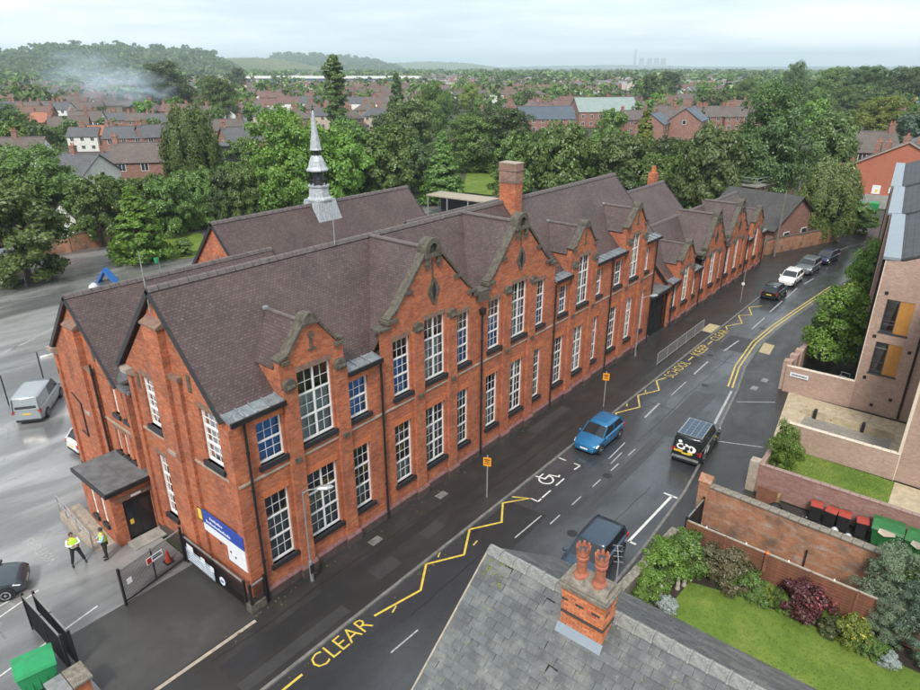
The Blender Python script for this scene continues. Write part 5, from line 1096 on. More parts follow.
for q in op:
    g = MB(); c = (q[0] + q[1]) / 2 + .05
    for a, b in ((q[1] - .07, q[1]), (c - .03, c + .03)): mbox(g, FP, a, b, q[2], q[3], .04, .16)
    for a, b in ((q[2], q[2] + .08), (q[3] - .08, q[3]), (q[2] + .75, q[2] + .81)): mbox(g, FP, c, q[1] - .06, a, b, .05, .15)
    fr_ = g.build('window', M['grey_frame'], FL); g = MB(); mbox(g, FP, q[0], c - .03, q[2], q[3], .03, .1); g.build('panel', M['orange_panel'], fr_)
    g = MB(); mbox(g, FP, c, q[1] - .05, q[2], q[3], .1, .11); g.build('pane', M['glass'], fr_); g = MB(); mbox(g, FP, c, q[1], q[2], q[3], .6, .62); g.build('room', M['room'], fr_); g = MB(); g.add([FP(q[1] - .08, q[2] + .1, .3), FP(q[1] - .35, q[2] + .1, .3), FP(q[1] - .65, q[3] - .1, .3), FP(q[1] - .08, q[3] - .1, .3)], [(0, 1, 2, 3)]); g.build('curtain', M['blind_pale'], fr_, fix=False)
    g = MB(); mbox(g, FP, q[0] - .06, q[1] + .06, q[2] - .1, q[2], -.06, .1); g.build('sill', M['grey_frame'], fr_)
for yy, zz in ((-.5, 8.6), (-.45, 5.55), (-2.6, 4.9), (-.5, 2.5), (-2.3, 1.3), (-1.3, .6)): g = MB(); mbox(g, FP, yy - .1, yy + .1, zz - .1, zz + .1, -.05, .0); g.build('vent', M['trim'], FL)
g = MB(); g.tube((-.28, -2.98, .1), (-.28, -2.98, 10.6), .07, n=8); g.build('downpipe', M['black'], FL)
# wing reaching towards the camera
g = MB()
def WP(u, z, d): return (u, -3.9 - d, z)
wo = [(-7.6, -6.2, .9 + 2.6 * k, 3.0 + 2.6 * k) for k in range(4)] + [(-4.4, -3.0, .9 + 2.6 * k, 3.0 + 2.6 * k) for k in range(4)]
rect_wall(g, WP, [(-8.6, -.2, 0, 10.8)], wo, .2); g.quad((-8.6, -3.9, 0), (-8.6, -14, 0), (-8.6, -14, 10.8), (-8.6, -3.9, 10.8)); g.build('wing_wall', M['brick_pale'], FL)
for q in wo:
    g = MB(); mbox(g, WP, q[0], q[1], q[2], q[3], .1, .14); fr_ = g.build('window', M['car_glass'], FL); g = MB(); mbox(g, WP, q[0], (q[0] + q[1]) / 2, q[2], q[3], .06, .1); g.build('panel', M['orange_panel'], fr_)
g = MB(); g.box(-8.66, -8.5, -4.0, -3.84, 0, 10.8); g.build('corner_trim', M['cream'], FL); g = MB(); g.box(-8.7, -.1, -14, -3.75, 10.8, 10.98); g.build('parapet_capping', M['zinc'], FL)
br = thing('cycle_rack', 'pale metal cycle hoops beside the flats in the court', 'cycle rack', (39.2, -15.6, .012)); 
for x in np.linspace(0, 2.4, 4): bk = MB(); bk.path([(x, 0, 0), (x, 0, .9), (x + .1, .6, .9), (x + .1, .6, 0)], .035); bk.build('hoop', M['galv'], br)
# yard-side green bin and stone cap at the bottom left corner
container(-7.85, 2.95, R(-12), 'bright green wheeled container beside the folded gate leaves', 'bin_green2', False)
mb = MB(); mb.box(-7.9, -6.75, .75, 1.65, 0, 1.05); gp_ = mb.build('brickwork', M['brick'], None); gpt = thing('gate_pier', 'brick gate pier with flat mossy stone cap by the green container', 'pier', (0, 0, 0)); gp_.parent = gpt
mb = MB(); mb.box(-7.35, -6.65, .65, 1.75, 1.05, 1.18); mb.build('cap_stone', M['moss_stone'], gpt, bevel=.03); mb = MB(); mb.box(-8.0, -7.37, .65, 1.75, 1.05, 1.15); mb.build('cap_stone', M['lamp_grey'], gpt, bevel=.03)
# ================================================================ vehicles: origin at the centre on the ground, front towards +X
def loft(mb, rings, close=False):
    n = len(rings[0]); o = len(mb.v)
    for r in rings: mb.v.extend([tuple(map(float, p)) for p in r])
    for j in range(len(rings) - 1):
        for i in range(n - 1): mb.f.append((o + j * n + i, o + j * n + i + 1, o + (j + 1) * n + i + 1, o + (j + 1) * n + i))
    mb.f.append(tuple(o + i for i in range(n))); mb.f.append(tuple(o + (len(rings) - 1) * n + i for i in range(n - 1, -1, -1)))
def interp(tab, x):
    xs = [t[0] for t in tab]; return float(np.interp(x, xs, [t[1] for t in tab]))
def car(name, label, cat, paint, L, W, H, loc, heading, top, belt, roof, wheel_r=.32, wb=None, group=None, plate_front='plate_w', glass_roof=None, front_x=None, van=False, rails=False, clad=False, z=-.1, tumble=.78, rim='rim'):
    """top: [(x, z)] height of the lower body's upper edge from tail to nose; roof: (x_tail_base, x_tail_top, x_front_top, x_screen_base)"""
    t = thing(name, label, cat, (loc[0], loc[1], z), heading, group)
    hw = W / 2; xs = np.linspace(-L / 2, L / 2, 25); wb = wb or L * .62
    rings = []
    for x in xs:
        u = 2 * x / L; wt = hw * (1 - .16 * abs(u) ** 6 - .05 * max(0, u) ** 3); zt = interp(top, x); zb = .19 + .09 * abs(u) ** 8; zl = zb + .16
        k = 1 - .02 * abs(u)
        half = [(wt * .86, zb), (wt * .985, zl), (wt * 1.0, zl + (belt - zl) * .45), (wt * .985, min(zt, belt) - .04), (wt * .93, zt - .015 if zt <= belt + .01 else belt), (wt * .7, zt + .02), (wt * .3, zt + .035)]
        r = [(x, y, zz) for y, zz in half] + [(x, -y, zz) for y, zz in half[::-1]]
        rings.append(r)
    mb = MB(); loft(mb, rings); body = mb.build('body', M[paint], t, smooth=True)
    md = body.modifiers.new('edge', 'EDGE_SPLIT'); md.split_angle = R(42)
    # glasshouse
    xa, xb, xc, xd = roof; hb = hw * .93; ht = hw * tumble
    g = MB(); zb0 = belt - .03; zt0 = H - .045
    V = [(xa, hb * .93, zb0), (xb, ht * .95, zt0), (xc, ht, zt0), (xd, hb * .97, zb0 - .0)]
    prof = V; n = len(V)
    pts = [p for p in V] + [(p[0], -p[1], p[2]) for p in V]
    mx = (xb + xc) / 2
    g.add(pts, [(0, 1, 2, 3), (7, 6, 5, 4), (0, 4, 5, 1), (2, 6, 7, 3), (1, 5, 6, 2)]); gl = g.build('windows', M['car_glass'], t)
    # roof panel, crowned
    rp = MB(); rr = []
    for x in np.linspace(xb - .03, xc + .04, 7):
        e = 1 - .05 * (abs(x - mx) / max(.1, (xc - xb) / 2)) ** 4; cz = -.03 * (abs(x - mx) / max(.1, (xc - xb) / 2)) ** 3
        rr.append([(x, y * ht * 1.04 * e, zt0 + zz + cz) for y, zz in ((1, -.03), (.97, .025), (.7, .05), (.3, .062), (-.3, .062), (-.7, .05), (-.97, .025), (-1, -.03))])
    loft(rp, rr); rf = rp.build('roof', M[glass_roof or paint], t, smooth=True)
    # pillars
    def pillar(p0, p1, w, nm):
        for s in (1, -1):
            m = MB(); a = Vector((p0[0], s * (p0[1] + .008), p0[2])); b = Vector((p1[0], s * (p1[1] + .008), p1[2]))
            m.add([a + Vector((-w / 2, 0, 0)), a + Vector((w / 2, 0, 0)), b + Vector((w / 2, 0, 0)), b + Vector((-w / 2, 0, 0)), a + Vector((-w / 2, -s * .05, 0)), a + Vector((w / 2, -s * .05, 0)), b + Vector((w / 2, -s * .05, 0)), b + Vector((-w / 2, -s * .05, 0))],
                  [(0, 1, 2, 3), (7, 6, 5, 4), (0, 4, 5, 1), (1, 5, 6, 2), (2, 6, 7, 3), (3, 7, 4, 0)]); m.build('pillar', M[paint], t)
    pillar(V[3], V[2], .09, 'a'); pillar(V[0], V[1], .2 if not van else .3, 'c')
    xm = (xa + xd) / 2 - .05; pillar((xm, hb * .955, zb0), (xm - .02, ht * .985, zt0), .09 if not van else .1, 'b')
    if van:
        for s in (1, -1): m = MB(); m.add([(xa + .03, s * (hb * .935 + .012), zb0), (xm, s * (hb * .955 + .012), zb0), (xm - .02, s * (ht * .985 + .012), zt0), (xb + .02, s * (ht * .955 + .012), zt0)], [(0, 1, 2, 3)]); m.build('side_panel', M[paint], t, fix=False)
        m = MB(); m.add([(xa - .015, hb * .9, zb0), (xa - .015, -hb * .9, zb0), (xb - .015, -ht * .92, zt0), (xb - .015, ht * .92, zt0)], [(0, 1, 2, 3)]); m.build('tailgate', M[paint], t, fix=False)
        m = MB(); m.add([(xa * .99 - .03, hb * .72, zb0 + .1), (xa * .99 - .03, -hb * .72, zb0 + .1), (xb - .02, -ht * .75, zt0 - .12), (xb - .02, ht * .75, zt0 - .12)], [(0, 1, 2, 3)]); m.build('rear_window', M['car_glass'], t, fix=False)
    # wheels in dark arches
    for sx in (1, -1):
        for s in (1, -1):
            xw = sx * wb / 2 + (.06 if sx > 0 else .0); m = MB(); m.tube((xw, s * (hw - .12), wheel_r + .02), (xw, s * (hw + .004), wheel_r + .02), wheel_r + .055, n=20); m.build('wheel_arch', M['trim'], t)
            m = MB(); m.lathe([(wheel_r * .93, -.1), (wheel_r, -.06), (wheel_r, .06), (wheel_r * .93, .1), (wheel_r * .7, .1)], n=20); wl_ = m.build('wheel', M['tyre'], t); wl_.location = (xw, s * (hw - .075), wheel_r); wl_.rotation_euler = (R(-90) * s, 0, 0)
            m = MB(); m.lathe([(wheel_r * .68, .085), (wheel_r * .66, .105), (wheel_r * .2, .09), (.05, .115)], n=16)
            rim_o = m.build('rim', M[rim], wl_)
            for q in range(5): a = q * 2 * PI / 5; m = MB(); m.add([(wheel_r * .28 * math.cos(a + .5), wheel_r * .28 * math.sin(a + .5), .1), (wheel_r * .58 * math.cos(a + .38), wheel_r * .58 * math.sin(a + .38), .107), (wheel_r * .58 * math.cos(a + .85), wheel_r * .58 * math.sin(a + .85), .107)], [(0, 1, 2)]); m.build('rim_gap', M['trim'], wl_, fix=False)
    # lamps, bumpers, plates, mirrors
    zn = interp(top, L / 2 * .93); zr_ = interp(top, -L / 2 * .97)
    for s in (1, -1):
        m = MB(); ya, yb = sorted((s * hw * .56, s * hw * .93)); yo = s * hw * .935; yi = s * hw * .55
        m.add([(L / 2 - .02, yi, zn - .19), (L / 2 - .16, yo, zn - .16), (L / 2 - .42, s * hw * .99, zn - .05), (L / 2 - .3, s * hw * .84, zn + .03), (L / 2 - .1, yi, zn - .07), (L / 2 - .3, yi, zn - .19), (L / 2 - .4, s * hw * .7, zn - .16), (L / 2 - .5, s * hw * .8, zn - .08)], [(0, 1, 2, 3, 4), (0, 5, 6, 1), (1, 6, 7, 2), (2, 7, 3), (3, 7, 4), (4, 7, 5, 0), (5, 7, 6)]); m.build('headlight', M['lamp_clear'], t)
        m = MB(); m.box(-L / 2 - .0, -L / 2 + .2, min(s * hw * .7, s * hw * .93), max(s * hw * .7, s * hw * .93), zr_ - .3, zr_ - .04); m.build('taillight', M['lamp_red'], t, bevel=.02)
        m = MB(); m.lathe([(.03, -.08), (.09, -.04), (.09, .05), (.04, .09)], (xd - .12, s * (hw + .07), belt + .03), 8, .8, 1.1); m.build('mirror', M[paint], t, smooth=True)
        m = MB(); m.box(-.1, .1, s * hw * 1.0 - .012, s * hw * 1.0 + .012, belt - .16, belt - .13); m.build('door_handle', M['trim'], t)
        m = MB(); m.box(xm - .006, xm + .006, min(s * hw * .985, s * (hw * 1.004)), max(s * hw * .985, s * (hw * 1.004)), .38, belt - .05); m.build('door_gap', M['trim'], t)
    m = MB(); m.box(L / 2 - .12, L / 2 - .005, -hw * .5, hw * .5, .3, .52); m.build('grille', M['trim'], t, bevel=.02); m = MB(); m.box(L / 2 - .03, L / 2 + .012, -.26, .26, .4, .5); m.build('number_plate', M[plate_front], t)
    m = MB(); m.box(-L / 2 - .012, -L / 2 + .04, -.26, .26, zr_ - .36, zr_ - .25); m.build('number_plate', M['plate_y'], t); m = MB(); m.box(-L / 2 - .01, -L / 2 + .12, -hw * .78, hw * .78, .22, .4); m.build('rear_bumper', M['trim'], t, bevel=.03)
    if rails:
        for s in (1, -1): m = MB(); m.tube((xb + .1, s * ht * .9, H + .04), (xc - .1, s * ht * .9, H + .04), .025, n=6); m.build('roof_rail', M['galv'], t)
    if clad:
        for s in (1, -1): m = MB(); m.box(-L * .42, L * .42, min(s * hw * .93, s * hw * 1.005), max(s * hw * .93, s * hw * 1.005), .2, .34); m.build('sill_trim', M['trim'], t)
    return t
def hatch(L=4.0, H=1.5, belt=.93): return dict(L=L, W=1.72, H=H, top=[(-L / 2, .86), (-L / 2 + .1, .95), (-L / 2 + .5, belt + .02), (.75, belt + .0), (L / 2 - 1.0, .93), (L / 2 - .4, .86), (L / 2 - .12, .79), (L / 2 - .03, .72), (L / 2, .62)], belt=belt, roof=(-L / 2 + .12, -L / 2 + .55, .28, L / 2 - .98))
def suv(L=4.4, H=1.68, belt=1.05): return dict(L=L, W=1.84, H=H, top=[(-L / 2, .95), (-L / 2 + .08, 1.06), (.8, belt), (L / 2 - 1.05, 1.04), (L / 2 - .35, .99), (L / 2 - .1, .92), (L / 2 - .03, .84), (L / 2, .7)], belt=belt, roof=(-L / 2 + .1, -L / 2 + .38, .35, L / 2 - 1.1), wheel_r=.36)
M['p_blue'] = paint_mat('blue_paint', (.013, .15, .33), .3, .3); M['p_white'] = paint_mat('white_car_paint', (.75, .76, .77)); M['p_grey'] = paint_mat('grey_car_paint', (.13, .15, .155), .4, .35); M['p_navy'] = paint_mat('navy_paint', (.012, .022, .06), .3); M['p_dark'] = paint_mat('dark_paint', (.02, .026, .03), .3); M['p_black'] = paint_mat('black_paint', (.008, .012, .012)); M['p_silver'] = paint_mat('silver_paint', (.05, .068, .085), .4, .3); M['p_van'] = paint_mat('silver_van_paint', (.34, .37, .39), .3, .35); M['p_bluegrey'] = paint_mat('dark_blue_grey_paint', (.03, .055, .085), .3, .25)
car('hatchback_car', 'bright blue hatchback parked by the kerb in front of the school', 'car', 'p_blue', loc=(22.45, -4.92), heading=PI, **hatch(4.0))
car('hatchback_car', 'dark small hatchback with yellow rear plate, nearest of the far parked cars', 'car', 'p_dark', loc=(60.6, -4.9), heading=R(-1), group='cars parked along the far kerb', **hatch(3.9))
car('hatchback_car', 'white hatchback parked facing us beside the low school wing', 'car', 'p_white', loc=(66.6, -4.95), heading=PI + R(-1), group='cars parked along the far kerb', **hatch(4.2))
car('suv_car', 'grey sports utility car parked between the white and navy cars', 'car', 'p_grey', loc=(72.6, -5.3), heading=PI + R(-3), group='cars parked along the far kerb', rails=True, **suv(4.4, 1.62))
car('hatchback_car', 'dark navy car, farthest in the row by the boundary wall', 'car', 'p_navy', loc=(78.6, -6.0), heading=PI + R(-8), group='cars parked along the far kerb', **hatch(4.4))
car('white_car', 'white car standing in the flats court behind the street trees', 'car', 'p_white', loc=(82, -14.2), heading=R(80), z=.012, **hatch(4.2))
# dark SUV with solar panel roof and white artwork
t = car('off_road_car', 'black four-wheel-drive car with panelled roof and white rear artwork', 'car', 'p_black', loc=(25.55, -10.1), heading=R(4), clad=True, van=True, tumble=.84, **dict(L=4.5, W=1.88, H=1.86, top=[(-2.25, 1.0), (-2.2, 1.1), (.8, 1.1), (1.2, 1.09), (1.9, 1.05), (2.15, .95), (2.25, .68)], belt=1.1, roof=(-2.2, -2.05, .35, 1.0), wheel_r=.38))
M['solar'] = flat('solar_cell', (.03, .06, .1), .12, 0, .8)
for i in range(6):
    for j in range(4): mb = MB(); mb.box(-1.85 + i * .36, -1.85 + i * .36 + .33, -.68 + j * .345, -.68 + j * .345 + .31, 1.885, 1.91); mb.build('solar_cell', M['solar'], t)
mb = MB(); mb.box(-1.9, .35, -.72, .74, 1.87, 1.89); mb.build('panel_frame', M['galv'], t)
def art(pts, name='artwork', dx=-2.268, mat='plate_w'):
    mb = MB(); mb.add([(dx + (p[1] - 1.1) * .19 if p[1] > 1.1 else dx + .0, p[0], p[1]) for p in pts], [tuple(range(len(pts)))]); return mb.build(name, M[mat], t, fix=False)
def disc(y, z, r, n=12, ry=None): return [(y + r * math.cos(2 * PI * k / n), z + (ry or r) * math.sin(2 * PI * k / n)) for k in range(n)]
for y, z, r, ry in ((.3, 1.22, .3, .2), (-.28, 1.18, .3, .22), (.42, 1.52, .12, .09), (.05, 1.3, .16, .14)): art([(a, b) for a, b in disc(y, z, r, 14, ry)], dx=-2.285)
for y, z, r, ry in ((.34, 1.24, .16, .1), (-.05, 1.18, .14, .12), (-.3, 1.2, .08, .12), (.16, 1.36, .08, .07)): art([(a, b) for a, b in disc(y, z, r, 10, ry)], dx=-2.3, mat='trim')
mb = MB(); mb.tube((-2.28, .0, .78), (-2.26, .0, .78), .01); mb.box(-2.29, -2.26, .2, .72, .84, .96); mb.build('number_plate', M['plate_y'], t); mb = MB(); mb.box(-2.3, -2.25, -.4, -.1, .82, .96); mb.build('gold_badge', M['sign_yellow'], t); mb = MB(); mb.box(-2.33, -2.2, -.8, .8, .42, .56); mb.build('step_bumper', M['lamp_grey'], t, bevel=.02)
for k, (x, z, w, h) in enumerate(((-1.5, .95, .5, .3), (-.9, .85, .5, .4), (-1.2, 1.15, .4, .12))): mb = MB(); mb.add([(x + w * a, -.948, z + h * b) for a, b in ((-.5, -.5), (.1, -.6), (.5, -.1), (.2, .5), (-.3, .4))], [(0, 1, 2, 3, 4)]); mb.build('side_artwork', M['plate_w'], t, fix=False)
mb = MB(); mb.add([(.3, -.95, 1.0), (.8, -.95, .8), (.85, -.95, .9), (.4, -.95, 1.12)], [(0, 1, 2, 3)]); mb.build('side_artwork', M['sign_yellow'], t, fix=False)
# dark SUV parked behind the chimney pots, with bright screen edge
t = car('suv_car', 'dark blue grey car with glossy roof behind the chimney pots', 'car', 'p_bluegrey', loc=(12.05, -10.2), heading=PI + R(2), **dict(L=4.3, W=1.9, H=1.6, top=[(-2.15, .95), (-2.07, 1.02), (.8, 1.0), (1.15, 1.0), (1.85, .93), (2.07, .8), (2.15, .58)], belt=1.0, roof=(-2.0, -1.7, .3, 1.15), wheel_r=.36))
# silver van and cars in the yard
t = car('delivery_van', 'silver panel van parked beside the school left gable', 'van', 'p_van', loc=(1.25, 27.7), heading=R(54), z=.004, van=True, tumble=.86, **dict(L=4.9, W=1.9, H=1.95, top=[(-2.45, 1.0), (-2.4, 1.1), (1.0, 1.1), (1.45, 1.08), (2.1, .98), (2.35, .85), (2.45, .6)], belt=1.1, roof=(-2.42, -2.3, .75, 1.55), wheel_r=.34))
car('hatchback_car', 'pale blue silver car entering at the left edge of the yard', 'car', 'p_silver', loc=(-7.95, 10.35), heading=R(-27), z=.004, rim='rim', **hatch(4.4, 1.46))
car('hatchback_car', 'white car mostly hidden behind the school porch', 'car', 'p_white', loc=(2.1, 19.6), heading=R(3), z=.004, **hatch(4.0))
# ================================================================ the two people in the yard
M['skin'] = plain('skin', (.45, .25, .18), .6, .1, 9); M['hair'] = plain('hair', (.05, .035, .025), .8, .3, 20); M['trouser'] = plain('dark_trousers', (.015, .016, .02), .8, .2, 9); M['shirt_w'] = plain('white_shirt', (.7, .72, .74), .75, .1, 9); M['shirt_b'] = plain('light_blue_shirt', (.3, .45, .68), .75, .1, 9)
M['hivis'] = plain('hi_vis_yellow', (.5, .78, .04), .6, .1, 9); M['shoe'] = flat('shoe', (.01, .01, .01), .5); M['reflective'] = flat('reflective_band', (.7, .72, .7), .35)
def skin_mesh(name, verts, edges, radii, mat, parent, sub=2):
    me = bpy.data.meshes.new(name); me.from_pydata(verts, edges, []); o = bpy.data.objects.new(name, me); COL.objects.link(o)
    sk = o.modifiers.new('skin', 'SKIN'); sk.use_smooth_shade = True; sv = me.skin_vertices[0].data
    for k, r in enumerate(radii): sv[k].radius = r if isinstance(r, tuple) else (r, r)
    sv[0].use_root = True; sb = o.modifiers.new('sub', 'SUBSURF'); sb.levels = sub; sb.render_levels = sub
    bpy.context.view_layer.update(); m2 = bpy.data.meshes.new_from_object(o.evaluated_get(bpy.context.evaluated_depsgraph_get())); m2.name = name
    bpy.data.objects.remove(o); bpy.data.meshes.remove(me); m2.materials.clear(); m2.materials.append(mat)
    return link(name, m2, parent)
def person(label, loc, rz, pose, shirt, scale=1.0):
    t = thing('person', label, 'person', loc, rz); t.scale = (scale,) * 3
    la, lk, lh = pose['lfoot'], pose['lknee'], (.0, .1, .93); ra, rk, rh = pose['rfoot'], pose['rknee'], (.0, -.1, .93)
    le, lw = pose['lelbow'], pose['lhand']; re_, rw = pose['relbow'], pose['rhand']; ls, rs_ = (0, .2, 1.43), (0, -.2, 1.43)
    nk, hd = (0.0, 0, 1.52), (.03, 0, 1.66)
    # one continuous body surface
    def hand(w, e):
        d = (Vector(w) - Vector(e)).normalized(); s = d.orthogonal().normalized(); palm = Vector(w) + d * .05; L = [tuple(palm)]
        return d, s, palm
    V = [(0, 0, .98), (0, 0, 1.15), (0, 0, 1.36), nk, ls, le, lw, rs_, re_, rw, lh, lk, la, rh, rk, ra]
    Ed = [(0, 1), (1, 2), (2, 3), (2, 4), (4, 5), (5, 6), (2, 7), (7, 8), (8, 9), (0, 10), (10, 11), (11, 12), (0, 13), (13, 14), (14, 15)]
    Rd = [(.13, .15), (.11, .14), (.12, .16), .055, .07, .048, .034, .07, .048, .034, .095, .06, .042, .095, .06, .042]
    for w, e, i in ((lw, le, 6), (rw, re_, 9)):
        d, s, palm = hand(w, e); pi_ = len(V); V.append(tuple(palm)); Ed.append((i, pi_)); Rd.append((.036, .02))
        c = d.cross(s)
        for q, (off, ln) in enumerate(((-.03, .07), (-.01, .085), (.01, .08), (.028, .06))):
            a = palm + s * off + d * .035; b = a + d * ln * .5 + c * .01; f = a + d * ln * .85 + c * .035
            k = len(V); V += [tuple(a), tuple(b), tuple(f)]; Ed += [(pi_, k), (k, k + 1), (k + 1, k + 2)]; Rd += [.0095, .009, .0075]
        k = len(V); a = palm - s * .04; b = a + d * .035 - s * .02 + c * .015; V += [tuple(a), tuple(b)]; Ed += [(pi_, k), (k, k + 1)]; Rd += [.011, .009]
    body = skin_mesh('body', V, Ed, Rd, M['skin'], t)
    # head with face features
    h = MB(); h.lathe([(.02, -.125), (.06, -.11), (.075, -.06), (.085, 0), (.082, .05), (.06, .1), (.015, .122)], (0, 0, 0), 14, 1.08, .88); ho = h.build('head', M['skin'], t, smooth=True); ho.location = hd; ho.rotation_euler = (0, R(pose.get('nod', 12)), R(pose.get('turn', 0)))
    n_ = MB(); n_.add([(.085, -.012, .0), (.085, .012, .0), (.115, 0, -.03), (.088, 0, -.04)], [(0, 1, 2), (1, 3, 2), (3, 0, 2)]); n_.build('nose', M['skin'], ho)
    for s in (1, -1):
        e = MB(); e.lathe([(.012, -.003), (.012, .003)], n=8); eo = e.build('eye', M['trouser'], ho); eo.location = (.083, s * .03, .005); eo.rotation_euler = (0, R(90), 0)
        e = MB(); e.lathe([(.008, -.03), (.02, 0), (.008, .03)], (0, s * .078, -.01), 6, .7, .5); e.build('ear', M['skin'], ho)
    m_ = MB(); m_.box(.074, .082, -.022, .022, -.068, -.06); m_.build('mouth', M['lamp_red'], ho)
    hr = MB(); hr.lathe([(.088, -.03), (.094, .02), (.09, .06), (.066, .108), (.015, .132)], (-.014, 0, 0), 14, 1.06, .93); hr.build('hair', M['hair'], ho, smooth=True)
    # clothes
    sh = skin_mesh('shirt', [(0, 0, 1.0), (0, 0, 1.15), (0, 0, 1.36), (0, 0, 1.46), ls, le, tuple(Vector(le).lerp(Vector(lw), .8)), rs_, re_, tuple(Vector(re_).lerp(Vector(rw), .8))], [(0, 1), (1, 2), (2, 3), (2, 4), (4, 5), (5, 6), (2, 7), (7, 8), (8, 9)], [(.13, .15), (.115, .14), (.115, .15), .06, .07, .056, .046, .07, .056, .046], shirt, t)
    vst = skin_mesh('vest', [(0, 0, .92), (0, 0, 1.12), (0, 0, 1.36), (0, .15, 1.44), (0, -.15, 1.44)], [(0, 1), (1, 2), (2, 3), (2, 4)], [(.185, .215), (.18, .21), (.185, .22), .1, .1], M['hivis'], t)
    for z in (1.02, 1.16): b = MB(); b.lathe([(.172, -.02), (.172, .02)], (0, 0, z), 18, 1.0, 1.16); b.build('reflective_band', M['reflective'], vst)
    skin_mesh('trousers', [(0, 0, .99), lh, lk, (la[0], la[1], .09), rh, rk, (ra[0], ra[1], .09)], [(0, 1), (1, 2), (2, 3), (0, 4), (4, 5), (5, 6)], [(.145, .165), .11, .078, .065, .11, .078, .065], M['trouser'], t)
    for f in (la, ra): s = MB(); s.lathe([(.05, 0), (.055, .03), (.045, .07), (.02, .095)], (f[0] + .05, f[1], 0), 10, 2.3, .85); s.build('shoe', M['shoe'], t, smooth=True)
    return t
# arms folded, legs apart, facing the camera side
person('person in yellow hi-vis vest and white sleeves, legs apart, arms folded', (-3.95, 9.05, .006), R(-100), dict(lfoot=(.05, .3, .06), lknee=(.06, .2, .5), rfoot=(.05, -.24, .06), rknee=(.06, -.16, .5), lelbow=(.14, .27, 1.2), lhand=(.26, -.02, 1.2), relbow=(.14, -.27, 1.2), rhand=(.28, .03, 1.16), nod=18, turn=10), M['shirt_w'], 1.04)
person('person in yellow hi-vis vest over pale blue shirt, standing by the porch', (-2.85, 8.35, .006), R(170), dict(lfoot=(.05, .13, .06), lknee=(.05, .12, .5), rfoot=(.02, -.12, .06), rknee=(.05, -.11, .5), lelbow=(.1, .26, 1.18), lhand=(.33, .08, 1.16), relbow=(.1, -.26, 1.18), rhand=(.33, -.06, 1.18), nod=20, turn=-15), M['shirt_b'], 1.02)
# ================================================================ trees and shrubs
LM = {}
for k, a, b in (('mid', (.072, .128, .024), (.185, .27, .06)), ('dark', (.048, .088, .025), (.125, .185, .05)), ('bright', (.085, .165, .018), (.205, .32, .045)), ('yellow', (.12, .17, .02), (.27, .31, .045)), ('willow', (.1, .15, .04), (.25, .31, .1)), ('olive', (.075, .12, .03), (.17, .23, .065)), ('blue', (.05, .09, .055), (.13, .18, .115)), ('gold', (.3, .25, .03), (.55, .45, .08)), ('plum', (.06, .018, .024), (.14, .045, .055)), ('grey', (.1, .15, .085), (.26, .32, .2)), ('magenta', (.25, .04, .08), (.48, .09, .15)), ('silver', (.26, .32, .3), (.5, .55, .52)), ('brownish', (.1, .1, .045), (.22, .19, .1))):
    LM[k] = leaf_mat('leaf_' + k, a, b)
def leaf_quads(P, N, size, aspect=1.5):
    n = len(P); N = N / np.linalg.norm(N, axis=1, keepdims=True)
    a = rng.normal(size=(n, 3)); U = np.cross(N, a); U /= np.linalg.norm(U, axis=1, keepdims=True) + 1e-9; W = np.cross(N, U)
    s = size * rng.uniform(.6, 1.35, (n, 1)); u = U * s * .5 * aspect; w = W * s * .5
    V = np.stack([P - u, P - w * .9 + N * s * .1, P + u, P + w * .9 + N * s * .1], 1).reshape(-1, 3)
    return V, np.arange(4 * n).reshape(-1, 4)
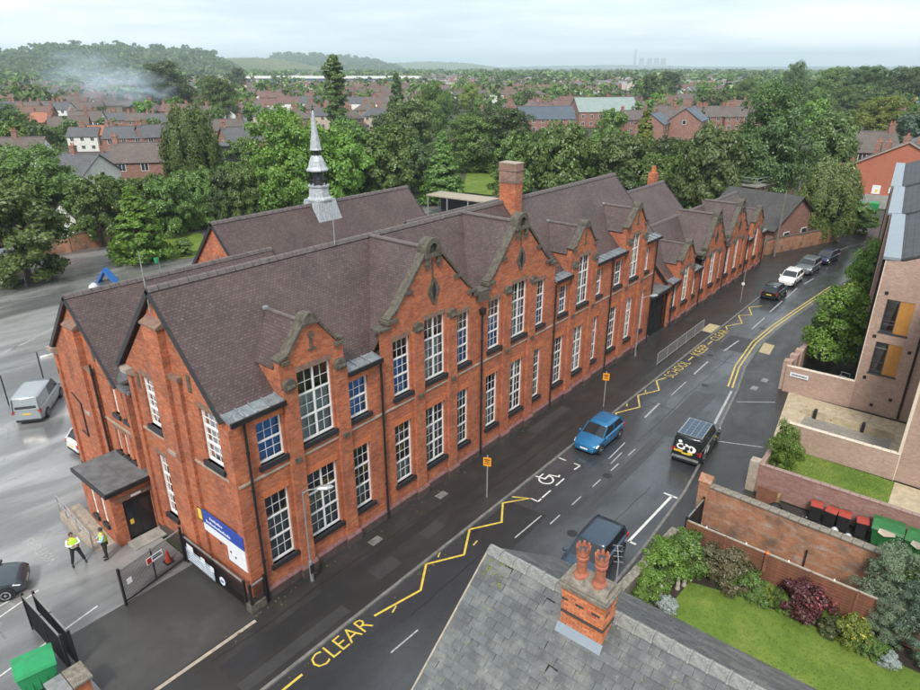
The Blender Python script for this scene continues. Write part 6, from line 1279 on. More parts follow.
def crown_pts(kind, clumps, per, rx, z0, z1):
    """clumps of leaves over an envelope; returns leaf positions and normals"""
    H = z1 - z0; C = []; Rr = []
    for i in range(clumps):
        th = rng.uniform(0, 2 * PI)
        if kind in ('round', 'wide'):
            cz = rng.uniform(-.86, .97); rr = math.sqrt(max(0, 1 - cz * cz)); k = (rng.uniform(.5, .92) if i % 5 else rng.uniform(.1, .5)) if i % 9 else rng.uniform(.85, 1.02); lob = 1 + .15 * math.sin(3 * th + cz * 4 + clumps) + .09 * math.sin(5 * th + 1 + 2 * cz)
            c = np.array([rx * rr * k * lob * math.cos(th), rx * rr * k * lob * math.sin(th), z0 + H * .5 + H * .46 * cz * k * 1.05]); r = rx * (rng.uniform(.13, .36) if clumps < 100 else rng.uniform(.1, .3))
        elif kind == 'cone':
            h = rng.uniform(0, 1) ** 1.25; rad = rx * (1 - h) ** .8 * rng.uniform(.55, .92); c = np.array([rad * math.cos(th), rad * math.sin(th), z0 + H * h * .97]); r = rx * (.1 + .2 * (1 - h))
        elif kind == 'column':
            h = rng.uniform(0.02, .98); rad = rx * min(1, 6 * (1 - h)) * min(1, .5 + 2 * h) * rng.uniform(.3, .8); c = np.array([rad * math.cos(th), rad * math.sin(th), z0 + H * h]); r = rx * rng.uniform(.25, .42)
        else:                                           # weeping
            h = rng.uniform(.05, 1); rad = rx * math.sqrt(max(.05, 1 - (h - .35) ** 2 * 1.9)) * rng.uniform(.45, .92); c = np.array([rad * math.cos(th), rad * math.sin(th), z0 + H * h * .95]); r = rx * rng.uniform(.16, .26)
        C.append(c); Rr.append(r)
    C = np.array(C); Rr = np.array(Rr); ids = np.repeat(np.arange(clumps), per); n = len(ids)
    D = rng.normal(size=(n, 3)); D /= np.linalg.norm(D, axis=1, keepdims=True); D[:, 2] = np.where(D[:, 2] < -.35, -D[:, 2] * .7, D[:, 2])
    rad = Rr[ids][:, None] * rng.uniform(.55, 1.08, (n, 1)); st = np.array([1, 1, .75]) if kind != 'weep' else np.array([.7, .7, 2.1])
    if kind == 'cone': st = np.array([1.1, 1.1, .8])
    P = C[ids] + D * rad * st
    ctr = np.array([0, 0, z0 + H * .42]); O = P - ctr; O /= np.linalg.norm(O, axis=1, keepdims=True) + 1e-6
    N = D * .8 + O * .5 + rng.normal(size=(n, 3)) * .55
    if kind == 'weep': N = D * .6 + O * .6 + rng.normal(size=(n, 3)) * .3; N[:, 2] *= .3; P[:, 2] -= rng.uniform(0, H * .12, n)
    zt, zl = np.quantile(P[:, 2], .995), np.quantile(P[:, 2], .01); P[:, 2] = z0 + (P[:, 2] - zl) * (z1 - z0) / (zt - zl); rq = np.quantile(np.hypot(P[:, 0], P[:, 1]), .985); P[:, :2] *= rx / rq
    return P, N
def trunk_mesh(H, r, zc, rx, limbs=9, kind='round'):
    mb = MB(); lean = (rng.normal(0, .03) * H, rng.normal(0, .03) * H); top = zc if kind in ('round', 'wide', 'weep') else H * .95
    pts = [(0, 0, -.3), (lean[0] * .3, lean[1] * .3, top * .35), (lean[0] * .6, lean[1] * .6, top * .7), (lean[0], lean[1], top)]
    for a, b, q0, q1 in zip(pts[:-1], pts[1:], (1.25, .95, .7), (.95, .7, .35)): mb.tube(a, b, r * q0, r * q1, 8)
    for k in range(limbs):
        f = rng.uniform(.45, .95); th = rng.uniform(0, 2 * PI); b0 = Vector((lean[0] * f, lean[1] * f, top * f)); ln = rx * rng.uniform(.5, .85) * (1 - .5 * (kind == 'cone') * f)
        m1 = b0 + Vector((math.cos(th) * ln * .5, math.sin(th) * ln * .5, ln * .4)); e = b0 + Vector((math.cos(th) * ln, math.sin(th) * ln, ln * (.75 if kind != 'weep' else .3)))
        mb.tube(b0, m1, r * .4, r * .26, 6); mb.tube(m1, e, r * .26, r * .07, 5)
    return mb.mesh('trunk', M['bark'])
TP = {}
def proto(key, kind, clumps, per, rx, H, z0, leaf, aspect=1.5, limbs=9, rt=.3):
    P, N = crown_pts(kind, clumps, per, rx, z0, H); V, F = leaf_quads(P, N, leaf, aspect)
    TP.setdefault(key, []).append((np_mesh('crown', V, F, LM['mid']), trunk_mesh(H, rt, z0 + (H - z0) * .6, rx, limbs, kind), rx, H))
for k in range(3): proto('round', 'round', 120, 170, 4.6, 11, .7, .3)
for k in range(2): proto('wide', 'wide', 130, 170, 5.6, 10, .8, .32)
for k in range(2): proto('cone', 'cone', 150, 110, 3.0, 11, .6, .26)
proto('column', 'column', 100, 150, 1.7, 15, 1.0, .27); proto('weep', 'weep', 130, 290, 4.2, 10, 1.0, .15, 2.6)
for k in range(3): proto('near', 'round', 95, 250, 2.6, 6.2, 1.2, .14, 1.4, 10, .1)
for k in range(3): proto('shrub', 'round', 60, 170, .9, 1.6, .02, .06, 1.5, 6, .03)
proto('big', 'wide', 240, 190, 9.0, 20, 1.0, .34, 1.5, 14, .5); proto('big', 'round', 240, 190, 9.0, 22, 1.0, .34, 1.5, 14, .5); proto('fine', 'round', 120, 260, 1.6, 3.6, .1, .034, 3.4, 22, .05); proto('hedge', 'column', 60, 90, 1.1, 3.2, .05, .2, 1.4, 5, .08)
for k in range(3): proto('far', 'round', 60, 40, 5.2, 11, 1.0, .72, 1.3, 3)
for k in range(2): proto('farcone', 'cone', 60, 26, 3.0, 13, .8, .6, 1.3, 0)
def tree(name, label, cat, loc, H, rx, key, leaf, group=None, z=0.0):
    if key in ('round', 'wide') and rx > 6.2: key = 'big'
    cr, tr, prx, pH = random.choice(TP[key]); t = thing(name, label, cat, (loc[0], loc[1], z), random.uniform(0, 6.28), group)
    t.scale = (rx / prx, rx / prx, H / pH)
    for nm, me, mt in (('crown', cr, LM[leaf]), ('trunk', tr, None)):
        if nm == 'trunk' and key.startswith('far') and False: continue
        o = link(nm, me, t)
        if mt: o.material_slots[0].link = 'OBJECT'; o.material_slots[0].material = mt
    return t
def px_tree(name, label, px, base, top, hw, key, leaf, cat='tree', group=None, z=0.0):
    b = gp(px, base, z); d = math.hypot(*(b - CAM)[:2]); r = ray(px, top); zt = CAM[2] + d * r[2] / math.hypot(r[0], r[1]); D3 = np.linalg.norm(b - CAM)
    return tree(name, label, cat, (b[0], b[1]), max(.5, zt - z), hw * D3 / FPX * .95, key, leaf, group, z)
yard = 'trees along the schoolyard boundary'
for a in ((45, 232, 147, 42, 'wide', 'mid', 'broad round tree at the far left of the yard boundary'), (30, 282, 183, 40, 'round', 'mid', 'large dark round tree shading the yard at the left edge'), (-22, 278, 190, 34, 'round', 'mid', 'round tree cut off by the left edge of the picture'), (104, 246, 176, 20, 'round', 'mid', 'round tree just left of the conical yard tree'), (143, 260, 187, 28, 'cone', 'bright', 'conical bright tree standing in the yard grass'),
          (130, 236, 177, 20, 'round', 'mid', 'round tree behind the conical yard tree'), (174, 236, 178, 20, 'round', 'mid', 'round tree right of the conical yard tree'), (206, 228, 168, 21, 'round', 'mid', 'round tree behind the hall gable, left one'), (238, 224, 164, 18, 'round', 'mid', 'round tree behind the hall gable, right one'), (22, 240, 175, 26, 'round', 'dark', 'dark tree filling the gap behind the shading yard tree')): px_tree('broadleaf_tree' if a[4] != 'cone' else 'conifer', a[6], *a[:6], group=yard)
for a in ((200, 205, 108, 28, 'weep', 'mid', 'tall dark weeping tree above the boundary trees'), (292, 222, 113, 46, 'wide', 'bright', 'big bright green tree left of the turret'), (338, 218, 128, 34, 'round', 'bright', 'bright green tree right of the turret'), (352, 205, 121, 30, 'round', 'mid', 'mid green tree behind the turret, left of the rounder one'), (388, 205, 128, 32, 'round', 'mid', 'round pale tree above the hall roof end'), (443, 204, 132, 25, 'cone', 'mid', 'conical tree beside the bright lawn'), (470, 171, 116, 32, 'round', 'mid', 'dark tree behind the conical one'),
          (412, 160, 97, 24, 'round', 'olive', 'pale olive tree under the tall dark conifer'), (500, 170, 108, 38, 'wide', 'dark', 'wide dark tree behind the brick school chimney'), (514, 203, 133, 22, 'round', 'mid', 'tree immediately behind the brick school chimney'), (560, 204, 124, 34, 'wide', 'mid', 'wide tree right of the brick school chimney'), (607, 172, 110, 18, 'round', 'mid', 'narrow tree in front of the green gabled hall'), (618, 202, 133, 34, 'wide', 'olive', 'wide olive tree behind the long school roof'), (640, 180, 112, 17, 'cone', 'yellow', 'yellow green pointed tree right of the gabled hall'),
          (662, 190, 137, 20, 'round', 'dark', 'dark tree in front of the blue grey roof'), (705, 218, 127, 32, 'wide', 'olive', 'tall olive tree behind the low school wing'), (758, 208, 87, 38, 'wide', 'dark', 'very large dark tree beyond the low school wing'), (818, 190, 112, 25, 'round', 'olive', 'olive tree right of the very large dark one'), (822, 240, 162, 27, 'weep', 'willow', 'weeping tree above the street boundary wall'), (876, 150, 97, 24, 'round', 'yellow', 'yellow green tree in front of the far wood'), (906, 160, 114, 20, 'round', 'blue', 'blue green tree at the right edge by the red gable'),
          (855, 232, 203, 17, 'round', 'mid', 'small bright tree at the end of the street'), (736, 192, 150, 22, 'round', 'mid', 'tree tucked left of the very large dark one'), (585, 190, 138, 22, 'round', 'mid', 'mid green tree in the belt behind the school roof'), (683, 200, 140, 20, 'round', 'mid', 'tree in the belt above the small rear chimney')): px_tree('broadleaf_tree', a[6], *a[:6], group='trees behind the school')
for a in ((338, 138, 56, 11.5, 'column', 'mid', 'tall poplar column standing above the rooftops'), (398, 135, 74, 12, 'cone', 'dark', 'tall dark conifer right of the poplar'), (433, 136, 82, 18, 'round', 'mid', 'round tree right of the dark conifer'), (171, 118, 63, 25, 'round', 'dark', 'large round dark tree on the left skyline'), (220, 128, 78, 21, 'round', 'mid', 'round tree right of the large skyline tree'), (124, 116, 90, 8, 'cone', 'dark', 'dark fir in front of the smoke, left of two'), (139, 116, 92, 7, 'cone', 'dark', 'dark fir in front of the smoke, right of two'), (10, 150, 105, 24, 'round', 'dark', 'dark tree at the left edge among the houses'), (55, 144, 126, 22, 'round', 'mid', 'garden trees in front of the orange roofed terrace'),
          (790, 112, 63, 12, 'round', 'dark', 'tall dark tree breaking the right skyline'), (830, 108, 68, 20, 'round', 'mid', 'large tree on the right skyline'), (862, 110, 67, 22, 'round', 'dark', 'second large tree on the right skyline'), (900, 112, 68, 24, 'wide', 'dark', 'third large tree on the right skyline'), (840, 122, 88, 16, 'round', 'mid', 'pale tree below the right skyline trees'), (812, 126, 90, 16, 'round', 'mid', 'tree left of the white gable'), (470, 112, 84, 12, 'round', 'yellow', 'yellow green tree among the middle rooftops'), (744, 112, 80, 14, 'round', 'mid', 'round tree above the very large dark tree'), (668, 96, 72, 12, 'round', 'dark', 'dark tree above the brick gabled house'), (648, 112, 74, 11, 'round', 'dark', 'dark round tree right of the green hall roof'), (240, 92, 68, 9, 'round', 'dark', 'dark tree near the long pale warehouse')): px_tree('broadleaf_tree', a[6], *a[:6], group='trees among the town houses')
rb = random.Random(3); bi = 0
for px in list(range(246, 432, 17)) + list(range(506, 770, 16)):      # under-storey of the belt behind the school
    base = rb.uniform(176, 202) if px < 600 else rb.uniform(186, 212); px_tree('belt_tree', ORD[(px - 246) // 17 if px < 460 else (px - 506) // 16] + ' lower tree from the left in the belt ' + ('left of the bright lawn' if px < 460 else 'right of the brick chimney'), px + rb.uniform(-4, 4), base, base - rb.uniform(36, 58), rb.uniform(15, 22), 'round', rb.choice(('mid', 'mid', 'dark', 'olive')), group='under-storey trees, ' + ('left' if px < 460 else 'middle' if px < 620 else 'right'))
for k, px in enumerate(range(88, 262, 17)):      # the even row of rounded trees along the yard wall
    px_tree('boundary_tree', ORD[k] + ' rounded tree from the left in the row along the yard wall', px, 238 - k * 1.2, 180 - k * 1.5 + 3 * (k % 2), 16.5, 'round', ('mid', 'mid', 'dark')[k % 3], group='row of rounded trees along the yard wall')
# street side on the right
for (x, y, H, r, lab, lf) in ((44.2, -13.7, 6.6, 2.6, 'leafy young street tree nearest the name plate wall', 'bright'), (55.0, -12.9, 4.4, 1.7, 'leafy street tree, second along the flats court', 'bright'), (66.5, -12.2, 5.8, 2.1, 'street tree with bronzed top, third along the flats court', 'bright'), (25.8, -15.1, 3.3, 1.0, 'small bright tree on the flats lawn', 'bright')):
    tree('street_tree', lab, 'tree', (x, y), H, r, 'near', lf, 'street trees by the flats')
tree('hedge', 'tall clipped green hedge near the end of the flats', 'hedge', (93, -14.0), 4.2, 2.0, 'hedge', 'bright')
# garden shrubs beside the near house
for (x, y, H, r, key, lf, lab) in ((13.6, -13.3, 1.7, 1.25, 'shrub', 'bright', 'bright feathery shrub in the street corner of the garden'), (14.6, -14.0, 1.9, 1.3, 'shrub', 'mid', 'dense green shrub in the garden corner by the fence'), (12.1, -13.2, 1.3, .9, 'shrub', 'bright', 'green shrub against the low garden wall'), (14.9, -15.6, 1.9, 1.25, 'shrub', 'brownish', 'brownish green shrub leaning on the fence'), (14.9, -16.9, 1.1, .75, 'shrub', 'mid', 'low green shrub in front of the fence boards'), (14.75, -17.6, .95, .45, 'shrub', 'yellow', 'small lime green shrub beside the plum one'), (15.0, -19.0, 1.6, 1.15, 'shrub', 'plum', 'dark plum leaved shrub with magenta flowers'), (14.5, -20.2, .8, .5, 'shrub', 'dark', 'low dark shrub right of the plum one'), (14.6, -21.0, 1.35, .75, 'shrub', 'yellow', 'golden flowering shrub on the lawn edge'), (14.3, -21.7, .8, .5, 'shrub', 'mid', 'low leafy plant right of the golden shrub'), (14.2, -22.4, .7, .42, 'shrub', 'silver', 'silver leaved mound on the lawn edge'), (10.0, -13.3, .9, .7, 'shrub', 'dark', 'dark ground cover under the low garden wall'), (11.4, -14.3, .6, .5, 'shrub', 'silver', 'silvery plant between the garden ornaments'), (9.2, -13.6, .8, .7, 'shrub', 'mid', 'low shrub beside the house eaves'),
                                   (8.4, -13.2, .7, .6, 'shrub', 'mid', 'low green plant nearest the house corner'), (17.2, -22.0, 3.4, 1.7, 'fine', 'grey', 'feathery grey green tree overhanging the alley'), (16.0, -23.2, 3.0, 1.6, 'fine', 'blue', 'bluish feathery bush at the right edge of the garden'), (17.8, -23.6, 4.6, 1.9, 'fine', 'mid', 'taller feathery green tree at the right edge'), (15.6, -22.0, 2.0, 1.0, 'fine', 'grey', 'grey green bush between the golden shrub and the tree')):
    tree('shrub', lab, 'shrub', (x, y), H, r, key, lf, 'garden shrubs by the near house')
def blossoms(label, x, y, z, r, h, n, leaf, size):
    D = rng.normal(size=(n, 3)); D /= np.linalg.norm(D, axis=1, keepdims=True); D[:, 2] = abs(D[:, 2]); P = D * np.array([r, r, h]) + np.array([x, y, z]); V, F = leaf_quads(P, D + rng.normal(size=(n, 3)) * .3, size, 1.2)
    o = link('blossoms', np_mesh('blossoms', V, F, LM[leaf])); tag(o, label, 'flowers', kind='stuff')
blossoms('magenta flowers over the plum leaved shrub', 15.1, -19.3, .9, 1.0, .75, 90, 'magenta', .09); blossoms('golden flowers over the shrub on the lawn edge', 14.7, -21.0, .6, .6, .7, 90, 'gold', .09); blossoms('bronze young leaves on top of the third street tree', 67.2, -12.0, 4.7, 1.2, 1.2, 140, 'brownish', .22)
blossoms('bronze shoots on top of the nearest street tree', 45.6, -13.6, 5.6, .7, 1.1, 60, 'gold', .2)
rg_ = random.Random(9)
for k in range(26):
    f = k / 25; x, y = (14.95 + rg_.uniform(-.5, .3), -13.6 - f * 8.4) if k % 3 else (8.5 + f * 5.5, -13.1 - rg_.uniform(0, .5)); tree('bedding_plant', ORD[k - k // 3 - 1 if k % 3 else k // 3] + ' low bedding plant from the house end ' * 0 + ' low bedding plant counted from the street corner, ' * (k % 3 > 0) + ' low bedding plant counted from the house, ' * (k % 3 == 0) + ('along the fence' if k % 3 else 'along the low wall'), 'plant', (x, y), rg_.uniform(.35, 1.0), rg_.uniform(.35, .7), 'shrub', rg_.choice(('mid', 'bright', 'dark', 'olive', 'mid', 'brownish')), 'bedding plants ' + ('along the fence' if k % 3 else 'along the street wall'))
# garden statues
M['statue'] = plain('statue_stone', (.33, .29, .25), .85, .25, 8)
for k, (x, y) in enumerate(((11.9, -13.75), (12.9, -14.15), (13.3, -14.3))):
    mb = MB(); mb.lathe([(.14, 0), (.15, .1), (.1, .14), (.12, .3), (.1, .45), (.05, .52), (.085, .6), (.07, .7), (.01, .74)], (0, 0, 0), 10, 1, .85); o = mb.build('garden_statue', M['statue'], None, smooth=True); o.location = (x, y, .012); tag(o, ['pale garden statue nearest the street wall', 'pale garden statue between the silver plant and the shrubs', 'pale garden statue closest to the corner shrub'][k], 'statue')
# yard: clipped bush, small grass area
gz = [gp(110, 250)[:2], gp(140, 240)[:2], gp(200, 232)[:2], gp(215, 252)[:2], gp(190, 258)[:2], gp(140, 262)[:2]]; sheet('yard_grass', [tuple(p) for p in gz], .02, M['grass'])
gz = [gp(462, 192)[:2], gp(498, 196)[:2], gp(500, 168)[:2], gp(468, 168)[:2]]; sheet('bright_lawn', [tuple(p) for p in gz], .02, M['grass'])
gz = [gp(715, 196)[:2], gp(748, 199)[:2], gp(745, 186)[:2], gp(722, 184)[:2]]; sheet('bright_lawn', [tuple(p) for p in gz], .02, M['grass'])
b = gp(186, 256); tree('clipped_bush', 'small clipped bush on the yard grass by the hall', 'bush', (b[0], b[1]), 2.2, 1.0, 'hedge', 'mid')
# ================================================================ the town behind: houses, walls, sheds
M['r_slate'] = tile_mat('town_slate', (.07, .072, .078), (.11, .112, .118), .35, .25, 1.3); M['r_brown'] = tile_mat('brown_roof', (.09, .07, .06), (.14, .11, .095), .35, .25, 1.3); M['r_orange'] = tile_mat('orange_roof', (.3, .1, .05), (.4, .15, .08), .35, .25, 1.3); M['r_green'] = tile_mat('pale_green_roof', (.22, .28, .26), (.27, .33, .31), .5, .3, 1.3); M['r_blue'] = tile_mat('blue_grey_roof', (.06, .085, .11), (.085, .115, .145), .35, .25, 1.3)
M['r_red'] = tile_mat('red_brown_roof', (.12, .066, .052), (.18, .1, .08), .35, .25, 1.3); M['render_w'] = plain('white_render', (.68, .68, .65), .8, .12, 1); M['render_c'] = plain('cream_render', (.5, .42, .33), .8, .15, 1); M['pane_far'] = flat('far_pane', (.03, .035, .04), .1, 0, .7); M['clad_black'] = flat('black_cladding', (.02, .022, .025), .5); M['brick_red'] = brick_mat('red_gable_brick', (.4, .12, .07), (.46, .15, .085), (.4, .17, .12), .12)
HP = {}
def house_proto(key, L, D, he, hr, wall, roof, chim=2, hip=False, wins=True, gable_trim=None):
    """ridge along X; > wall, roof (> chimney > none), windows each with a pane"""
    t = thing('house', 'x', 'house')
    mb = MB(); 
    if hip: mb.box(-L / 2, L / 2, -D / 2, D / 2, 0, he)
    else: mb.prism([(-D / 2, 0), (D / 2, 0), (D / 2, he), (0, hr - .15), (-D / 2, he)], 'x', -L / 2, L / 2)
    mb.build('wall', M[wall], t)
    e = .3; k = (hr - he) / (D / 2); ze = he - e * k; hx = min(L / 2 * .98, D / 2 * .9) if hip else -e
    for s in (-1, 1):
        mb = MB(); mb.slab([(-L / 2 - e, s * (D / 2 + e), ze), (L / 2 + e, s * (D / 2 + e), ze), (L / 2 - hx, 0, hr), (-L / 2 + hx, 0, hr)], .12); mb.build('roof', M[roof], t)
    if hip:
        for s in (-1, 1): mb = MB(); mb.slab([(s * (L / 2 + e), -D / 2 - e, ze), (s * (L / 2 + e), D / 2 + e, ze), (s * (L / 2 - hx), 0, hr)], .12); mb.build('roof', M[roof], t)
    mb = MB(); mb.box(-L / 2 + max(hx, -e), L / 2 - max(hx, -e), -.12, .12, hr - .1, hr + .09); mb.build('ridge', M['ridge'], t)
    for c in range(chim):
        lx = L / 2 - max(hx, 0) - .5 if hip else L / 2 - .5; x = -lx + 2 * lx * (c / max(1, chim - 1) if chim > 1 else .5); mb = MB(); mb.box(x - .45, x + .45, -.35, .35, he, hr + 1.15); mb.box(x - .52, x + .52, -.42, .42, hr + 1.0, hr + 1.2); ch = mb.build('chimney', M['brick_far'], t)
        mb = MB()
        for q in (-.22, .22): mb.lathe([(.13, hr + 1.2), (.1, hr + 1.65)], (x + q, 0, 0), 6)
        mb.build('chimney_pot', M['terracotta'], ch)
    if wins:
        n = max(1, int(L / 3.2))
        for s in (-1, 1):
            for i in range(n):
                for fl in range(2 if he > 4.2 else 1):
                    x = -L / 2 + (i + .5) * L / n; z = .9 + fl * 2.7; mb = MB(); mb.box(x - .62, x + .62, s * D / 2 - .05 if s < 0 else D / 2, (s * D / 2) if s < 0 else D / 2 + .05, z, z + 1.3); w_ = mb.build('window', M['white'], t)
                    mb = MB(); y = s * (D / 2 + .055); mb.box(x - .54, x - .04, min(y, y - s * .03), max(y, y - s * .03), z + .08, z + 1.22); mb.box(x + .04, x + .54, min(y, y - s * .03), max(y, y - s * .03), z + .08, z + 1.22); mb.build('pane', M['pane_far'], w_)
        if not hip:
            for s in (-1, 1):
                z = he - 1.2; mb = MB(); mb.box(s * L / 2 - .05, s * L / 2 + .05, -.55, .55, z, z + 1.2); w_ = mb.build('window', M['white'], t); x = s * (L / 2 + .055); mb = MB(); mb.box(min(x, x - s * .03), max(x, x - s * .03), -.47, .47, z + .08, z + 1.12); mb.build('pane', M['pane_far'], w_)
    HP[key] = t; t['fresh'] = 1; return t
def put_house(key, loc, rz, label, group=None, sc=(1, 1, 1), name='house', z=0.0):
    p = HP[key]
    if p.get('fresh'): t = p; del t['fresh']
    else: t = copy_tree(p)
    t.name = name; t.location = (loc[0], loc[1], z); t.rotation_euler = (0, 0, rz); t.scale = sc; t['label'] = label; t['category'] = 'house'
    if group: t['group'] = group
    elif 'group' in t: del t['group']
    return t
ACROSS = HEAD - PI / 2
LOW = {}
def at_ridge(px, py, hr): return gp(px, py, hr)
house_proto('terr_red', 11, 8, 5.2, 8.0, 'brick_far', 'r_red', 2); house_proto('white_red', 10, 8, 5.2, 8.0, 'render_w', 'r_red', 1); house_proto('terr_brown', 11, 8, 5.2, 8.0, 'brick_far', 'r_brown', 2); house_proto('terr_slate', 11, 8, 5.2, 8.0, 'brick_far', 'r_slate', 2); house_proto('terr_orange', 10, 8, 5.2, 8.0, 'brick_far', 'r_orange', 2); house_proto('white_slate', 10, 8, 5.2, 8.0, 'render_w', 'r_slate', 1); house_proto('white_brown', 10, 8, 5.2, 8.0, 'render_w', 'r_brown', 1); house_proto('cream_brown', 10, 8, 5.2, 8.0, 'render_c', 'r_brown', 2); house_proto('hip_brown', 10, 9, 5.2, 8.0, 'brick_far', 'r_brown', 2, True); house_proto('hip_slate', 11, 9, 5.2, 8.0, 'render_c', 'r_slate', 2, True); house_proto('hall_blue', 20, 11, 5.0, 9.0, 'brick_far', 'r_blue', 0); house_proto('hall_green', 24, 14, 6.0, 11.0, 'brick_far', 'r_green', 0); house_proto('brick_slate', 12, 9, 5.4, 8.6, 'brick_far', 'r_blue', 1)
def H_(key, px, py, rot, label, hr=8.0, sc=1.0, group=None, sy=None):
    p = at_ridge(px, py, hr * (sc if isinstance(sc, float) else 1)); return put_house(key, p, ACROSS + R(rot), label, group, (sc, sy or sc, sc))
H_('terr_brown', 146, 142, 12, 'brick gabled house with long brown roof left of the weeping tree', sc=1.1); H_('white_slate', 74, 153, -18, 'white house with grey slate roof behind the yard trees', sc=1.05); H_('white_slate', 102, 152, 30, 'white house wing with dark roof beside the white slate house', sc=.8)
H_('white_brown', 15, 137, 10, 'white house with brown roof at the left edge', sc=1.1); H_('white_slate', 84, 212, 62, 'low white building with dark roof behind the yard wall', hr=5.0, sc=.62); H_('terr_orange', 43, 112, -25, 'orange roofed house in the left terrace'); H_('terr_brown', 68, 116, 20, 'brown roofed house right of the orange one'); H_('terr_orange', 97, 125, 15, 'small brick house with orange roof in mid terrace', sc=.85); H_('white_slate', 84, 127, 8, 'white fronted house beside the small orange roofed one', sc=.8); H_('terr_slate', 126, 126, 8, 'slate roofed house right of the small orange one', sc=.95); H_('terr_slate', 158, 124, 40, 'slate roofed house with gable turned to the weeping tree')
H_('terr_brown', 222, 119, 20, 'brick house with brown roof left of the bright big tree'); H_('terr_slate', 246, 126, 35, 'brick house with slate roof beside the flat dark extension', sc=1.1)
for k in range(6): H_('terr_slate' if k % 3 else 'terr_brown', 84 + k * 19, 111 + k * .6, 4, ['first', 'second', 'third', 'fourth', 'fifth', 'sixth'][k] + ' terraced house from the left in the row behind the small orange roof', sc=.85, group='long terrace row on the left')
for k in range(6): H_(('white_slate', 'terr_brown', 'cream_brown')[k % 3], 10 + k * 16, 101 + (k % 2), 8 * (k % 3), ['first', 'second', 'third', 'fourth', 'fifth', 'sixth'][k] + ' terraced house from the left edge in the back row', group='back terrace row at far left')
for k in range(5): H_('hip_brown' if k % 2 else 'hip_slate', 268 + k * 27, 107 + (k % 2) * 2, 10, ['first', 'second', 'third', 'fourth', 'fifth'][k] + ' hipped roof house from the left in the row behind the spire', group='hipped houses behind the turret')
H_('hall_blue', 545, 106, 6, 'wide brick building with blue grey roof and gable in the middle', hr=9.0); H_('hall_green', 604, 97, 8, 'large hall with pale green roof in the middle distance', hr=11.0)
H_('terr_brown', 634, 110, 25, 'dark roofed house right of the green hall'); H_('brick_slate', 655, 112, 62, 'house with steep blue grey roof behind the tree belt', hr=8.6); H_('brick_slate', 690, 107, 62, 'tall red brick gabled house above the tree belt', hr=8.6, sc=1.15)
p = gp(586, 100, 9.0); tg = thing('timbered_gable', 'white gabled front with dark timber lines on the green roofed hall', 'building', (p[0], p[1], 0), ACROSS); mb = MB(); mb.prism([(-3, 0), (3, 0), (3, 6), (0, 9.4), (-3, 6)], 'y', -12, -4); mb.build('wall', M['render_w'], tg)
for s in (-1, 1): mb = MB(); mb.slab([(0, -12.4, 9.7), (0, -2, 9.7), (s * 3.5, -2, 5.7), (s * 3.5, -12.4, 5.7)], .2); mb.build('roof', M['r_slate'], tg)
for x in (-1.5, 0, 1.5): mb = MB(); mb.box(x - .6, x + .6, -12.06, -12, 2.5, 5); mb.build('window', M['pane_far'], tg)
for z in (5.2, 6.8): mb = MB(); mb.box(-3 + (z - 5.2) * .5, 3 - (z - 5.2) * .5, -12.05, -12, z, z + .2); mb.build('timber', M['clad_black'], tg)
H_('terr_brown', 858, 131, -10, 'house with wide brown roof right of the olive tree', sc=1.25); H_('white_brown', 838, 110, 70, 'small white gabled house on the right', sc=.8); H_('hip_brown', 846, 98, 10, 'hipped roof house under the right skyline trees', sc=1.1); H_('brick_slate', 914, 101, 30, 'brick house at the right edge under the skyline trees', hr=8.6)
# flat dark extension and white canopy shed
p = gp(232, 152, 4); fx = thing('flat_extension', 'black clad flat roofed extension with white windows', 'building', (p[0], p[1], 0), ACROSS); mb = MB(); mb.box(-4, 4, -3, 3, 0, 5.6); mb.build('wall', M['clad_black'], fx); mb = MB(); mb.box(-4.2, 4.2, -3.2, 3.2, 5.6, 5.8); mb.build('roof', M['r_slate'], fx)
for x in (-2.4, .2, 2.4): mb = MB(); mb.box(x - .7, x + .7, -3.06, -3, .9, 2.2); w_ = mb.build('window', M['white'], fx); mb = MB(); mb.box(x - .6, x + .6, -3.08, -3.06, 1, 2.1); mb.build('pane', M['pane_far'], w_)
cs = thing('canopy_shed', 'white flat canopy shed in the yard behind the school', 'shed', (70.5, 45.5, 0), R(-85)); mb = MB(); mb.box(-6, 6, -2, 2, 3.0, 3.2); mb.build('roof', M['stone_pale'], cs)
for x in (-5.8, -2, 2, 5.8):
    for y in (-1.8, 1.8): mb = MB(); mb.box(x - .08, x + .08, y - .08, y + .08, 0, 3.0); mb.build('post', M['galv'], cs)
mb = MB(); mb.box(-5.8, 5.8, 1.7, 1.8, .2, 2.6); mb.build('back_wall', M['clad_black'], cs)
# yard boundary wall and fence posts, basketball stand, climbing frame
a, b = gp(-30, 262), gp(72, 252); wall_run('boundary_wall', 'brick yard wall under the left boundary trees', a[:2], b[:2], 2.0, .35, 'brick_old'); a, b = gp(73, 252), gp(122, 241); wall_run('boundary_wall', 'red brick yard wall below the low white building', a[:2], b[:2], 2.2, .35, 'brick_old', 'stone', .1)
a, b = gp(150, 236), gp(250, 222); wall_run('boundary_wall', 'brick yard wall behind the conical tree', a[:2], b[:2], 2.0, .35, 'brick_old')
for k, (x, y) in enumerate(((-.04, 29.95), (3.19, 32.44))): t = thing('yard_post', ['dark thin post left of the silver van', 'dark thin post above the silver van roof'][k], 'post', (x, y, 0)); mb = MB(); mb.tube((0, 0, 0), (0, 0, 2.3), .045, n=8); mb.build('shaft', M['black'], t); mb = MB(); mb.lathe([(.06, 2.3), (.02, 2.36)], n=8); mb.build('cap', M['black'], t)
